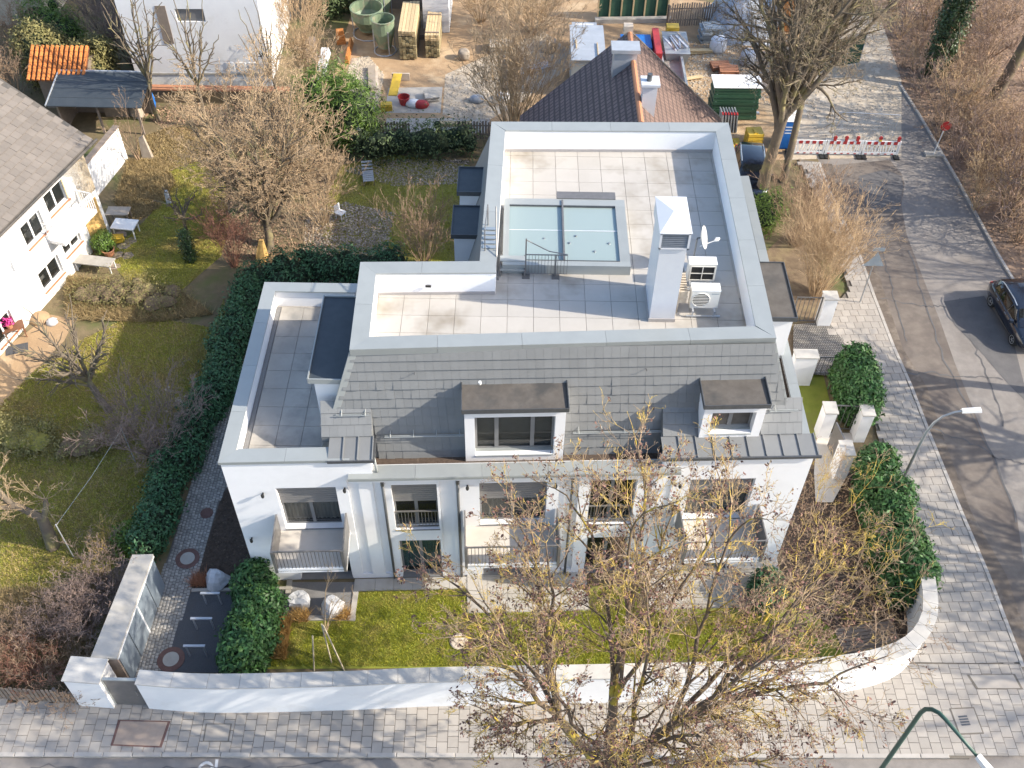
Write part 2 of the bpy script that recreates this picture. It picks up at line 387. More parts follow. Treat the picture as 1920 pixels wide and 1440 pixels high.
# ---------------------------------------------------------------- ground, road, pavements
def sheet(name, pts, z, m, label=None, kind='structure'):
    pts = [(p[0], p[1]) for p in pts]
    n = len(pts); a = sum(pts[i][0] * pts[(i + 1) % n][1] - pts[(i + 1) % n][0] * pts[i][1] for i in range(n))
    if a < 0: pts = pts[::-1]
    b = MB(); b.poly([(p[0], p[1], z) for p in pts])
    o = b.build(name, m, origin=(0, 0, 0)); tag(o, label, kind=kind); return o
def px(pts, z=0.0): return [at2(x, y, z) for x, y in pts]
sheet('ground', [(-700, -700), (700, -700), (700, 900), (-700, 900)], 0.0, 'ground', 'brown and dull green ground under the whole neighbourhood')
# road on the right and the strip of road along the lower edge
KERB_R = px([(1920, 1253), (1853, 1077), (1803, 960), (1743, 813), (1710, 727), (1677, 653), (1640, 557), (1613, 480), (1590, 433), (1557, 360), (1537, 307)])
ROAD_R = px([(1683, 157), (1720, 215), (1793, 340), (1867, 477), (1935, 590)])
p0, p1 = Vector(KERB_R[3]), Vector(KERB_R[-1])
kdir = (Vector(KERB_R[8]) - Vector(KERB_R[2])).normalized(); KANG = math.atan2(kdir.y, kdir.x)
kb = px([(0, 1421), (1920, 1424)]); BANG = math.atan2(kb[1][1] - kb[0][1], kb[1][0] - kb[0][0])
b0 = Vector(kb[0]); bd = (Vector(kb[1]) - b0).normalized()
BL = b0 - bd * 30; BR = b0 + bd * 33.5
road_end = px([(1500, 215), (1560, 60), (1640, 60)])
rd = [KERB_R[0]] + KERB_R[1:] + [road_end[0], road_end[1], road_end[2]] + ROAD_R + [(30.5, 10.5), (31, -20), (-45, -20), (BL.x, BL.y), (BR.x, BR.y), (BR.x + 1.0, BR.y + 1.2)]
sheet('road', rd, .004, 'asphalt_pale', 'pale worn asphalt road beside and before the villa')
# darker worn lanes and repairs lying on the road
sheet('road_patch', px([(1560, 310), (1668, 300), (1690, 325), (1696, 345), (1690, 385), (1700, 440), (1730, 520), (1762, 600), (1790, 680), (1850, 830), (1905, 960), (1925, 1090), (1925, 1200), (1885, 1110), (1830, 985), (1760, 820), (1690, 650), (1640, 520), (1600, 420), (1572, 350)]), .008, 'asphalt')
sheet('road_patch', px([(1610, 330), (1660, 318), (1690, 330), (1694, 350), (1686, 392), (1655, 400), (1625, 385), (1610, 360)]), .012, 'asphalt_dark')
sheet('road_patch', px([(1770, 565), (1845, 555), (1900, 640), (1930, 760), (1890, 720), (1830, 650), (1790, 610)]), .012, 'asphalt_dark')
gut = [(p[0], p[1]) for p in KERB_R]; gut2 = [(p[0] + (.55 + .18 * math.sin(i * 2.1)), p[1]) for i, p in enumerate(gut)]
sheet('road_gutter', gut + gut2[::-1], .016, 'gutter_dirt', 'dirty dark strip of road along the kerb')
# arrow-like white paint at the lower edge
b = MB()
g0, g1 = at(366, 1452), at(404, 1452)
arc = []
for i in range(13):
    a = math.pi * i / 12
    arc.append(Vector((at(384, 1450).x - .27 * math.cos(a), at(384, 1450).y - .05 + .42 * math.sin(a), .011)))
for i in range(12):
    p, q = arc[i], arc[i + 1]; t = (q - p).normalized(); w = Vector((-t.y, t.x, 0)) * .05
    b.hexa([p - w - Vector((0, 0, .004)), q - w - Vector((0, 0, .004)), q + w - Vector((0, 0, .004)), p + w - Vector((0, 0, .004)), p - w, q - w, q + w, p + w])
mk = b.build('road_marking', 'road_paint'); tag(mk, 'white painted arch mark on the road by the kerb', 'road marking')
b = MB(); q0, q1 = at(403, 1456), at(407, 1424)
b.hexa([(q0.x - .05, q0.y, .006), (q0.x + .05, q0.y, .006), (q1.x + .05, q1.y, .006), (q1.x - .05, q1.y, .006), (q0.x - .05, q0.y, .011), (q0.x + .05, q0.y, .011), (q1.x + .05, q1.y, .011), (q1.x - .05, q1.y, .011)])
tag(b.build('road_marking', 'road_paint'), 'short straight white painted bar on the road by the kerb', 'road marking')
crk = np.random.default_rng(17)
for k, (x0, y0, x1, y1, w) in enumerate(((1700, 470, 1905, 980, .05), (1650, 560, 1790, 575, .04), (1690, 700, 1880, 712, .05), (1745, 800, 1925, 870, .04), (1640, 420, 1700, 640, .035), (1800, 560, 1880, 800, .04), (60, 1432, 470, 1436, .03), (520, 1438, 900, 1430, .03))):
    a, c = at(x0, y0), at(x1, y1); n_ = 26; d_ = (c - a).normalized(); s_ = Vector((-d_.y, d_.x, 0)); off = np.cumsum(crk.normal(0, .07, n_ + 1)); off -= np.linspace(0, off[-1], n_ + 1)
    ln = [a + (c - a) * (i / n_) + s_ * float(off[i]) for i in range(n_ + 1)]; ww = [w * crk.uniform(.3, 1.2) for _ in ln]; b = MB()
    for i in range(n_): b.poly([(ln[i].x - s_.x * ww[i], ln[i].y - s_.y * ww[i], .0165), (ln[i + 1].x - s_.x * ww[i + 1], ln[i + 1].y - s_.y * ww[i + 1], .0165), (ln[i + 1].x + s_.x * ww[i + 1], ln[i + 1].y + s_.y * ww[i + 1], .0165), (ln[i].x + s_.x * ww[i], ln[i].y + s_.y * ww[i], .0165)])
    tag(b.build('road_crack', 'asphalt_dark', origin=(0, 0, 0)), kind='structure')
# pavements: bedding + slabs
PZ = .12
far_in = px([(1500, 300), (1490, 330)])
WZ = 2.12
WTOP = [at2(x, y, WZ) for x, y in ((252, 1282), (387, 1290), (640, 1285), (800, 1278), (1100, 1272), (1280, 1268), (1450, 1264), (1560, 1257), (1630, 1247), (1690, 1230), (1727, 1207), (1748, 1180), (1758, 1150), (1757, 1110), (1752, 1078))]
EDGE = px([(1712, 1000), (1680, 910), (1648, 830), (1625, 740), (1602, 680), (1560, 640), (1545, 600), (1590, 545), (1575, 480), (1545, 400), (1510, 330), (1497, 300)])
GARDEN = [(-45, 15.9)] + [(p[0], p[1] + .25) for p in WTOP] + EDGE + [(-45, EDGE[-1][1])]
pave_poly = [(BL.x, BL.y), (BR.x, BR.y), (BR.x + 1.0, BR.y + 1.2)] + KERB_R + EDGE[::-1] + [(p[0], p[1] + .25) for p in WTOP[::-1]] + [(-45, 15.9)]
pave = MB().prism(pave_poly, -.05, PZ - .04).build('pavement', 'sand_joint', origin=(0, 0, 0)); tag(pave, 'slab pavement along the road and round the corner', kind='structure')
rng = np.random.default_rng(4)
slab_me = unit_box('paving_slab', 'paver', .012)
singles = []; rest = MB()
def pave_area(fr, clip, nu, nv, su, sv, keep=None):
    global singles
    for j in range(-8, nv):
        for i in range(-1, nu):
            u0, v0 = i * su, (j - (i % 2) * .5) * sv
            q = [fr.p(u0 + .008, v0 + .008, 0), fr.p(u0 + su - .008, v0 + .008, 0), fr.p(u0 + su - .008, v0 + sv - .008, 0), fr.p(u0 + .008, v0 + sv - .008, 0)]
            q = [(p.x, p.y) for p in q]
            c = (keep or clip_poly)(q, clip)
            if len(c) < 3 or poly_area(c) < .01: continue
            cx = sum(p[0] for p in c) / len(c); cy = sum(p[1] for p in c) / len(c)
            if inside((cx, cy), GARDEN): continue
            dz = rng.normal(0, .0025)
            full = abs(poly_area(c) - poly_area(q)) < 1e-4
            singles.append((math.hypot(cx, cy), cx, cy, fr.a, su, sv, dz, c, full))
frB = Fr(BL.x, BL.y, BANG); frB.o = frB.p(0, .14, 0)
endB = 63.5
clipB = [tuple(frB.p(0, 0, 0)[:2]), tuple(frB.p(endB, 0, 0)[:2]), tuple(frB.p(endB + 2, 3.4, 0)[:2]), tuple(frB.p(0, 3.4, 0)[:2])]
KR = sorted(KERB_R, key=lambda p: p[1])
ysplit = clipB[2][1]
frK = Fr(KERB_R[3][0], KERB_R[3][1], KANG); frK.o = frK.p(-14.5, .16, 0)
kx = lambda y: np.interp(y, [p[1] for p in KR], [p[0] for p in KR])
clipR = [(11.0, ysplit + .02), (float(kx(ysplit)) - .16, ysplit + .02)] + [(p[0] - .17, p[1]) for p in KR if p[1] > ysplit + .5] + [(13.5, KR[-1][1]), (12.6, 38.4)]
# the lower pavement ends at the kerb of the right-hand road
xk = float(kx(ysplit)) - .17
clipB2 = [clipB[0], (xk + .6, clipB[1][1]), (xk, ysplit), clipB[3]]
pave_area(frB, clipB2, 186, 10, .375, .40)
def kerb_clip(c):
    cy = sum(p[1] for p in c) / len(c); y0, y1 = cy - .6, cy + .6
    a, b_ = (float(kx(y0)) - .17, y0), (float(kx(y1)) - .17, y1)
    return clip_poly(c, [a, b_, (b_[0] - 30, b_[1] + 3), (a[0] - 30, a[1] - 3)])
_clip = clip_poly
def clip_right(q, clip): return kerb_clip(_clip(q, clip)) if len(_clip(q, clip)) > 2 else []
clipR = [(9.0, ysplit + .02), (24.0, ysplit + .02), (24.0, KR[-1][1]), (9.0, KR[-1][1])]
pave_area(frK, clipR, 84, 24, .43, .41, clip_right)
singles.sort(key=lambda s: s[0])
vis = [s for s in singles if s[8] and -17 < s[1] < 21]
nearest = set(id(s) for s in vis[:300])
for s in singles:
    d, cx, cy, a, su, sv, dz, c, full = s
    if id(s) in nearest:
        piece('paving_slab', slab_me, pave, (cx, cy, PZ - .04), a, (su - .016, sv - .016, .045 + dz))
    else:
        rest.prism(c, PZ - .04, PZ + .005 + dz)
tag(rest.build('paving_slabs', 'paver', pave), kind='stuff')
kst = unit_box('kerb_stone', 'kerb', .02)
def kerb_line(pts, name, parent, w=.15, h=.135, L=1.0, side=1):
    acc = []
    for i in range(len(pts) - 1):
        a, c = Vector((*pts[i][:2], 0)), Vector((*pts[i + 1][:2], 0)); d = (c - a).length; n = max(1, round(d / L)); t = (c - a) / n
        for k in range(n):
            m_ = a + t * (k + .5); ang = math.atan2(t.y, t.x)
            off = Vector((-math.sin(ang), math.cos(ang), 0)) * (w / 2) * side
            piece(name, kst, parent, m_ + off, ang, (t.length - .012, w, h + rng.normal(0, .003)))
kerb_line(KERB_R, 'kerb_stone', pave, side=1)
kerb_line([tuple(b0 + bd * (-1.5)), tuple(b0 + bd * 32.8)], 'kerb_stone', pave, side=1)
# kerb on the wooded side
wk = MB()
for i in range(len(ROAD_R) - 1):
    a, c = Vector((*ROAD_R[i], 0)), Vector((*ROAD_R[i + 1], 0)); fr = Fr(a.x, a.y, math.atan2(c.y - a.y, c.x - a.x))
    wk.box(fr, 0, (c - a).length, 0, .14, 0, .10)
tag(wk.build('road_edge', 'kerb', origin=(0, 0, 0)), 'low stone edging between road and wood', kind='structure')
wood = [ROAD_R[i] for i in range(len(ROAD_R))] + [(30.2, 30), (31, 5), (75, 5), (75, 95), (28, 95)] + px([(1640, 40)])
WOODPOLY = [(p[0] + .14, p[1]) for p in wood]
sheet('woodland_floor', WOODPOLY, .006, 'wood_floor', 'leaf strewn brown woodland floor beside the road')
# gardens
G_LEFT = px([(0, 1110), (0, 760), (60, 700), (150, 640), (230, 600), (300, 598), (400, 615), (420, 560), (430, 640), (395, 740), (330, 850), (280, 960), (240, 1040), (190, 1090), (100, 1100)])
sheet('garden_lawn', G_LEFT, .006, 'garden_lawn', 'shaded dull green lawn of the neighbouring garden')
G_UP = px([(230, 520), (205, 480), (285, 400), (300, 330), (345, 290), (420, 330), (430, 420), (415, 480), (340, 545), (260, 545)])
sheet('garden_lawn', G_UP, .006, 'garden_lawn', 'sunny green lawn between house and bare shrubs')
G_MID = px([(640, 310), (740, 290), (880, 310), (900, 420), (860, 500), (700, 500), (610, 470), (600, 400)])
sheet('garden_lawn', G_MID, .006, 'garden_lawn', 'leaf littered lawn behind the villa')
G_TOPL = px([(250, 330), (260, 260), (330, 235), (400, 240), (420, 290), (350, 310), (300, 330)])
sheet('dry_lawn', G_TOPL, .005, 'ground', 'yellowed dry grass in the back garden')
PATIO = px([(0, 770), (0, 660), (95, 590), (140, 600), (120, 640), (60, 700)])
sheet('patio', PATIO, .009, 'dirt_yard', 'sandy patio strip in front of the neighbouring house')
YARD = px([(600, 250), (640, 90), (660, 20), (760, 0), (1100, 0), (1240, 0), (1300, 0), (1500, 30), (1490, 190), (1470, 300), (1370, 300), (1100, 240), (900, 250)])
sheet('building_yard', YARD, .006, 'dirt_yard', 'sandy earth of the building site behind the villa')
sheet('concrete_slab', px([(722, 212), (728, 165), (830, 163), (826, 212)]), .012, 'concrete', 'bare concrete slab on the building site')
sheet('rubble_strip', px([(618, 235), (660, 110), (690, 105), (720, 140), (705, 215), (680, 240)]), .010, 'rubble', 'strip of pale rubble beside the site')
sheet('rubble_strip', px([(830, 215), (835, 140), (900, 110), (1020, 60), (1090, 110), (980, 190), (900, 235)]), .010, 'rubble', 'pale broken stone heaped under the bare shrub')
sheet('site_path', px([(720, 250), (725, 222), (920, 222), (910, 250)]), .014, 'concrete', 'grey path along the site fence')
sheet('site_track', px([(1470, 300), (1500, 180), (1600, 30), (1650, 30), (1690, 150), (1690, 295)]), .016, 'rubble', 'dusty track behind the road barrier')
# plot of the villa
BASEY = lambda x: 21.22 + .0461 * (x + 9.8)
sheet('front_lawn', px([(500, 1255), (530, 1165), (665, 1160), (672, 1105), (900, 1100), (1480, 1090), (1700, 1100), (1720, 1200), (1650, 1240), (1300, 1250)]), .02, 'lawn', 'bright yellow green lawn in front of the villa')
sheet('side_bed', [(10.3, 22.5), (13.2, 22.2), (13.6, 27.2), (13.4, 36), (10.3, 36)], .016, 'soil', 'dark planting bed between villa and right hedge')
sheet('side_lawn', px([(1482, 690), (1540, 690), (1560, 770), (1530, 830), (1500, 800)]), .022, 'lawn', 'narrow shaded lawn beside the villa')
sheet('corner_bed', px([(1460, 1100), (1480, 880), (1600, 880), (1690, 1060), (1712, 1110), (1705, 1190), (1650, 1225), (1560, 1180)]), .024, 'bark_soil', 'mulched planting bed inside the curved wall')
sheet('left_bed', px([(362, 1105), (415, 930), (432, 905), (488, 1090), (500, 1107)]), .02, 'bark_soil', 'dark mulched bed beside the cobbled path')
sheet('shrub_bed', [(12.4, 28.5), (12.4, 40.5), (15.2, 44), (16.2, 44), (15.6, 38), (14.6, 33), (14.2, 31.2)], .02, 'soil', 'earth under the tall brown shrub beside the pavement')
sheet('side_paving', px([(1485, 700), (1487, 612), (1552, 606), (1578, 640), (1608, 688), (1600, 712), (1520, 705)]), .127, 'cobbles', 'small stone paving at the side entrance')
sheet('gate_path', px([(1525, 890), (1530, 815), (1600, 815), (1590, 890), (1560, 945), (1528, 945)]), .128, 'balcony_floor', 'stone path from the side gate to the house')
sheet('bike_yard', px([(300, 1262), (360, 1106), (540, 1104), (500, 1262)]), .022, 'gravel', 'dark fine gravel yard with bicycle stands')
gb = px([(534, 1160), (543, 1092), (670, 1092), (661, 1160)])
sheet('gravel_bed', gb, .026, 'gravel_light', 'grey gravel bed with two boulders')
# edging of the gravel bed and plinth strip
ed = MB()
for i, (a, c) in enumerate(((0, 1), (0, 3), (3, 2))):
    p, q = Vector((*gb[a], 0)), Vector((*gb[c], 0)); fr = Fr(p.x, p.y, math.atan2(q.y - p.y, q.x - p.x)); ed.box(fr, -.12, (q - p).length + .12, -.1, .1, 0, .06 + .004 * i)
tag(ed.build('bed_edging', 'concrete', origin=(0, 0, 0)), 'pale concrete edging round the gravel bed', kind='structure')
ed = MB(); p, q = at(360, 1108), at(548, 1104); fr = Fr(p.x, p.y, math.atan2(q.y - p.y, q.x - p.x)); ed.box(fr, 0, (q - p).length, -.06, .06, 0, .09)
tag(ed.build('bed_edging', 'concrete', origin=(0, 0, 0)), 'pale concrete edging between bike yard and bed', kind='structure')
# slabs of the ground floor terraces
tile_me = unit_box('terrace_slab', 'deck_tile', .01)
def slab_field(name, label, p, q, nu, nv, ang, su, sv, z):
    base = MB(); fr = Fr(p[0], p[1], ang); base.box(fr, -.02, nu * su + .02, -.02, nv * sv + .02, 0, z - .03)
    o = base.build(name, 'joint', origin=(0, 0, 0)); tag(o, label, kind='structure')
    for i in range(nu):
        for j in range(nv):
            piece('slab', tile_me, o, fr.p((i + .5) * su, (j + .5) * sv, z - .03), ang, (su - .012, sv - .012, .03))
t = at(876, 1150); slab_field('terrace', 'pale slab terrace under the middle balcony', (t.x, t.y), None, 6, 3, R(2.64), .78, .78, .07)
t = at(1216, 1143); slab_field('terrace', 'pale slab terrace before the right wing', (t.x, t.y), None, 6, 3, R(2.64), .9, .75, .07)
t = at(668, 1110); slab_field('plinth_strip', 'grey slab strip along the foot of the facade', (t.x, t.y), None, 8, 1, R(2.64), .72, .55, .05)
# cobbled path on the left
PATH = px([(238, 1285), (262, 1210), (300, 1090), (345, 950), (385, 830), (420, 755), (450, 680), (462, 690), (440, 760), (432, 905), (415, 930), (375, 1060), (330, 1190), (303, 1285)])
pth = sheet('cobbled_path', PATH, .02, 'cobble_base', 'grey cobbled path beside the left hedge')
bl = MB()
pa = Fr(at(300, 1270).x, at(300, 1270).y, 0)
PA = np.array(PATH); cob_v = []; cob_f = []
ang = math.atan2(at(440, 760).y - at(300, 1270).y, at(440, 760).x - at(300, 1270).x)
fr = Fr(at(225, 1300).x, at(225, 1300).y, ang); s_ = .135; cnt = 0
for i in range(140):
    for j in range(-14, 18):
        a = .35 * math.sin(j * .8)
        c = fr.p(i * s_ + a * .35 + rng.normal(0, .006), j * s_ + rng.normal(0, .006), 0)
        if not inside((c.x, c.y), PATH): continue
        h = s_ / 2 - .011; z1 = .034 + rng.normal(0, .003); k = len(cob_v)
        cob_v += [(c.x - h, c.y - h, .02), (c.x + h, c.y - h, .02), (c.x + h, c.y + h, .02), (c.x - h, c.y + h, .02)] + [(c.x + sx * (h - .012), c.y + sy * (h - .012), z1) for sx, sy in ((-1, -1), (1, -1), (1, 1), (-1, 1))]
        cob_f += [(k + 4, k + 5, k + 6, k + 7)] + [(k + m_, k + (m_ + 1) % 4, k + 4 + (m_ + 1) % 4, k + 4 + m_) for m_ in range(4)]
tag(fast('cobbles', np.array(cob_v), np.array(cob_f), 'cobble', pth), kind='stuff')
# manhole covers
def manhole(x, y, r0, r1, m_in, label, zz=.036):
    p = at(x, y); t = thing('manhole_cover', (p.x, p.y, zz - .03), label, 'manhole cover', 'covers in the cobbled path')
    MB().lathe((p.x, p.y, zz - .03), [(r1, 0), (r1, .042), (r0, .042), (r0, .03)], 28).build('ring', 'manhole_brown', t)
    MB().lathe((p.x, p.y, zz - .03), [(r0 - .005, .0), (r0 - .005, .052)], 28).build('lid', m_in, t)
manhole(352, 1048, .29, .47, 'concrete', 'round pale manhole lid with brown ring beside the boulder in the dark bed')
manhole(321, 1237, .30, .50, 'concrete', 'round pale manhole lid with brown ring near the street gate')
manhole(388, 963, .20, .26, 'manhole_brown', 'small round brown drain cover beside the dark bed')
manhole(268, 1196, .11, .14, 'manhole_brown', 'tiny reddish drain cap in front of the concrete bin store')
def plate(x0, y0, x1, y1, x2, y2, x3, y3, label, m_):
    q = [at(x, y, PZ) for x, y in ((x0, y0), (x1, y1), (x2, y2), (x3, y3))]
    t = thing('access_cover', (q[0].x, q[0].y, PZ), label, 'access cover', 'square covers in the pavement')
    MB().prism([(p.x, p.y) for p in q], PZ - .01, PZ + .014).build('frame', 'manhole_brown' if m_ == 'manhole_plate' else 'sand_joint', t)
    c = sum(q, Vector()) / 4
    MB().prism([tuple((c + (p - c) * .90)[:2]) for p in q], PZ - .005, PZ + .02).build('plate', m_, t)
plate(207, 1398, 222, 1350, 320, 1352, 303, 1402, 'large rusty brown steel cover in the pavement before the gate', 'manhole_plate')
plate(380, 1391, 386, 1357, 435, 1357, 429, 1391, 'square dark framed cover filled with paving', 'paver')
plate(1812, 1265, 1903, 1264, 1918, 1292, 1830, 1292, 'wide slab cover with rounded corners in the pavement', 'paver')
plate(1780, 1328, 1826, 1326, 1845, 1376, 1798, 1378, 'square slab cover with a small iron grating', 'paver')
gp = at(1808, 1352, PZ); gm = MB()
for k in range(4): gm.box(Fr(gp.x, gp.y, .1), -.16, .16, -.17 + k * .1, -.11 + k * .1, PZ + .02, PZ + .028)
g_ = gm.build('drain_grating', 'dark_metal'); tag(g_, 'small dark iron grating in the square slab cover', 'drain grating')
# ---------------------------------------------------------------- the white villa
FA = Fr(-9.8, 21.22, R(2.64))
DECK, PAR = 9.70, 10.75
villa = thing('villa', (0.3, 29, 0), 'white three storey corner villa with grey mansard roof and flat roof terraces', 'house')
def inset(poly, d):
    n = len(poly); out = []
    for i in range(n):
        p0, p1, p2 = [Vector((*poly[(i + k - 1) % n][:2], 0)) for k in range(3)]
        e1, e2 = (p1 - p0).normalized(), (p2 - p1).normalized()
        n1, n2 = Vector((-e1.y, e1.x, 0)), Vector((-e2.y, e2.x, 0))
        c = 1 + n1.dot(n2); q = p1 + (n1 + n2) * (d / c); out.append((q.x, q.y))
    return out
# facade skin with openings, built as panels
WIN = [(1.62, 3.70, 3.52, 6.0), (5.62, 7.22, 3.30, 6.05), (5.66, 7.22, .08, 2.58), (8.72, 11.12, 3.52, 6.05), (12.66, 14.30, 3.38, 6.08),
       (12.75, 14.32, .1, 2.5), (16.2, 18.5, 3.6, 6.0), (1.7, 3.7, .1, 2.35), (8.8, 11.1, .1, 2.5), (16.3, 18.4, .1, 2.5)]
def panel(mb, fr, u0, u1, z0, z1, v0, v1, ops):
    us = sorted({u0, u1, *[min(max(o[k], u0), u1) for o in ops for k in (0, 1)]})
    for a, c in zip(us[:-1], us[1:]):
        cut = sorted([(o[2], o[3]) for o in ops if o[0] <= a + 1e-6 and o[1] >= c - 1e-6]); z = z0
        for za, zb in cut:
            if za > z: mb.box(fr, a, c, v0, v1, z, za)
            z = max(z, zb)
        if z < z1: mb.box(fr, a, c, v0, v1, z, z1)
sk = MB()
for (a, c, v) in ((0, 4.12, 0), (4.12, 4.5, .10), (4.5, 5.0, 0), (5.0, 5.22, .10), (5.22, 7.30, 0), (7.30, 7.76, .10), (7.76, 11.75, 0), (11.75, 12.25, .10),
                  (12.25, 14.55, 0), (14.55, 14.85, .10), (14.85, 15.3, 0), (15.3, 15.55, .10), (15.55, 20.3, 0)):
    panel(sk, FA, a, c, .28, 6.45, v, .40, [o for o in WIN if o[1] > a and o[0] < c])
for i, (a, c) in enumerate(((0, 1.7), (3.7, 5.66), (7.22, 8.8), (11.1, 12.75), (14.32, 16.3), (18.4, 20.3))): sk.box(FA, a, c, .02 if i < 5 else .02, .40, -.05, .28)
sk.build('facade_wall', 'plaster', villa)
core = MB(); f0 = [FA.p(.02, .4, 0), FA.p(20.28, .4, 0)]
BODY = [(-9.78, 21.64), (10.44, 22.57), (10.44, 38.2), (-2.3, 38.2), (-2.3, 30.15), (-9.78, 30.15)]
# outer shell without a top so that windows look into rooms
n = len(BODY)
core.add([(p[0], p[1], -.05) for p in BODY] + [(p[0], p[1], 6.6) for p in BODY], [(i, (i + 1) % n, n + (i + 1) % n, n + i) for i in range(1, n)])
core.add([(p[0], p[1], 6.598) for p in [(-9.78, 21.64), (-6.0, 21.8), (-6.0, 30.15), (-9.78, 30.15)]], [(0, 1, 2, 3)])
core.add([(p[0], p[1], 6.28) for p in BODY], [tuple(range(n))])
core.build('wall', 'plaster', villa)
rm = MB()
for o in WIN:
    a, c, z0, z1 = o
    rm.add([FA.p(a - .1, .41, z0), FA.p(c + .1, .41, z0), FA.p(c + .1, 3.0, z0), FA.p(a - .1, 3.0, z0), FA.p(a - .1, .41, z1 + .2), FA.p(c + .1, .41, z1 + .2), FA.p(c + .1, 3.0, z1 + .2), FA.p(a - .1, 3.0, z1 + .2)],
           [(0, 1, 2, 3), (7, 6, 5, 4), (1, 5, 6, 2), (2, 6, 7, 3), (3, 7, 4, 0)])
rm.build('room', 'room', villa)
def window(fr, a, c, z0, z1, v, parts=2, shut=0.0, curt=None, parent=villa, sill=True):
    f = MB(); w = .07; vd = v + .07
    f.box(fr, a, c, v, vd, z0, z0 + w); f.box(fr, a, c, v, vd, z1 - w, z1); f.box(fr, a, a + w, v + .002, vd, z0 + w, z1 - w); f.box(fr, c - w, c, v + .002, vd, z0 + w, z1 - w)
    for k in range(1, parts):
        u = a + (c - a) * k / parts; f.box(fr, u - .06, u + .06, v - .004, vd, z0 + w, z1 - w)
    win = f.build('window', 'window_frame', parent)
    for k in range(parts):
        ua, ub = a + (c - a) * k / parts + .065, a + (c - a) * (k + 1) / parts - .065
        MB().box(fr, ua, ub, v + .025, v + .045, z0 + w, z1 - w).build('pane', 'window_glass', win)
    if shut:
        s = MB(); n = max(3, int(shut / .06)); zb = z1 - shut
        for k in range(n): s.box(fr, a + .01, c - .01, v - .06 + (k % 2) * .006, v - .03, zb + shut * k / n, zb + shut * (k + 1) / n - .006)
        s.box(fr, a + .01, c - .01, v - .065, v - .02, zb - .05, zb)
        s.build('roller_shutter', 'shutter', win)
    if curt:
        m = MB(); n = int((c - a) / .05); pts = []
        for k in range(n + 1):
            u = a + .05 + (c - a - .1) * k / n; pts.append((u, v + .17 + .035 * math.sin(k * 1.9) + .015 * math.sin(k * .7)))
        for k in range(n):
            (u0, v0), (u1, v1) = pts[k], pts[k + 1]
            m.poly([fr.p(u0, v0, z0 + .08), fr.p(u1, v1, z0 + .08), fr.p(u1, v1, z1), fr.p(u0, v0, z1)])
        m.build('curtain', curt, win, smooth=True)
    if sill:
        MB().box(fr, a - .02, c + .02, v - .27, v, z0 - .045, z0 - .003).build('sill', 'window_frame', win)
    return win
for i, (o, parts, sh, cu) in enumerate(zip(WIN, (2, 2, 2, 2, 2, 2, 2, 2, 2, 2), (1.05, 1.15, 0, 1.1, .2, 0, .8, .2, .2, .2),
        ('curtain', None, 'teal_curtain', 'curtain', None, None, 'curtain', None, None, None))):
    window(FA, *o, .24, parts, sh, cu)
# french balcony bars before the second window
def bars(fr, u0, u1, v, z0, z1, step, r=.009):
    m = MB(); n = int((u1 - u0) / step)
    for k in range(n + 1):
        u = u0 + (u1 - u0) * k / n; m.box(fr, u - r, u + r, v - r, v + r, z0, z1)
    return m
for (a, c, z) in ((5.63, 7.21, 3.42), (12.67, 14.29, 3.5)):
    g = bars(FA, a, c, .08, z, z + .9, .115); g.box(FA, a, c, .05, .11, z + .9, z + .94); g.box(FA, a, c, .06, .10, z - .04, z); g.build('window_guard', 'rail_metal', villa)
# balconies
for i, (a, c) in enumerate(((1.38, 3.92), (8.15, 11.55), (15.95, 18.9))):
    dp = -1.62
    s = MB(); s.box(FA, a, c, dp, 0.0, 3.12, 3.38); bal = s.build('balcony', 'plaster', villa)
    MB().box(FA, a + .03, c - .03, dp + .05, -.003, 3.38, 3.42).build('balcony_floor', 'balcony_floor', bal)
    g = bars(FA, a + .12, c - .12, dp + .02, 3.25, 4.42, .125, .011); g.box(FA, a + .05, c - .05, dp - .005, dp + .045, 4.42, 4.47); g.box(FA, a + .05, c - .05, dp + .0, dp + .04, 3.21, 3.25)
    g.build('front_railing', 'rail_metal', bal)
    for (u0, u1) in ((a, a + .045), (c - .045, c)):
        MB().box(FA, u0, u1, dp + .02, -.02, 3.22, 4.47).build('side_panel', 'rail_metal', bal)
    for u in (a, c - .1): MB().box(FA, u, u + .1, dp - .04, dp + .06, 3.17, 4.475).build('corner_post', 'rail_metal', bal)
# cornice over the middle of the facade
cn = MB(); cn.box(FA, 4.3, 15.65, -.17, .42, 6.45, 6.68); cn.build('cornice', 'plaster', villa)
gt = MB()
for k in range(5):
    a, c = 4.22 + k * 2.3, 4.22 + (k + 1) * 2.3
    m = MB(); m.box(FA, a + .004, c - .004, -.23, .36, 6.70, 6.735); m.box(FA, a + .004, c - .004, -.24, -.215, 6.60, 6.70); m.build('coping', 'cap_metal', villa)
MB().box(FA, 5.05, 15.1, .425, 1.0, 6.30, 6.36).build('gutter', 'bark_soil', villa)
# wings: low parapet walls
MB().box(FA, 0, 5.05, 0, .38, 6.45, 7.50).build('wing_wall', 'plaster', villa); MB().box(FA, 15.1, 20.3, 0, .38, 6.45, 7.28).build('wing_wall', 'plaster', villa)
tw = MB(); tw.hexa([(-9.8, 21.6, 6.6), (-9.42, 21.6, 6.6), (-9.42, 30.15, 6.6), (-9.8, 30.15, 6.6), (-9.8, 21.6, 7.5), (-9.42, 21.6, 7.5), (-9.42, 30.15, 7.5), (-9.8, 30.15, 7.5)])
tw.hexa([(-9.42, 29.8, 6.6), (-6.2, 29.8, 6.6), (-6.2, 30.15, 6.6), (-9.42, 30.15, 6.6), (-9.42, 29.8, 7.5), (-6.2, 29.8, 7.5), (-6.2, 30.15, 7.5), (-9.42, 30.15, 7.5)])
tw.build('terrace_parapet', 'plaster', villa)
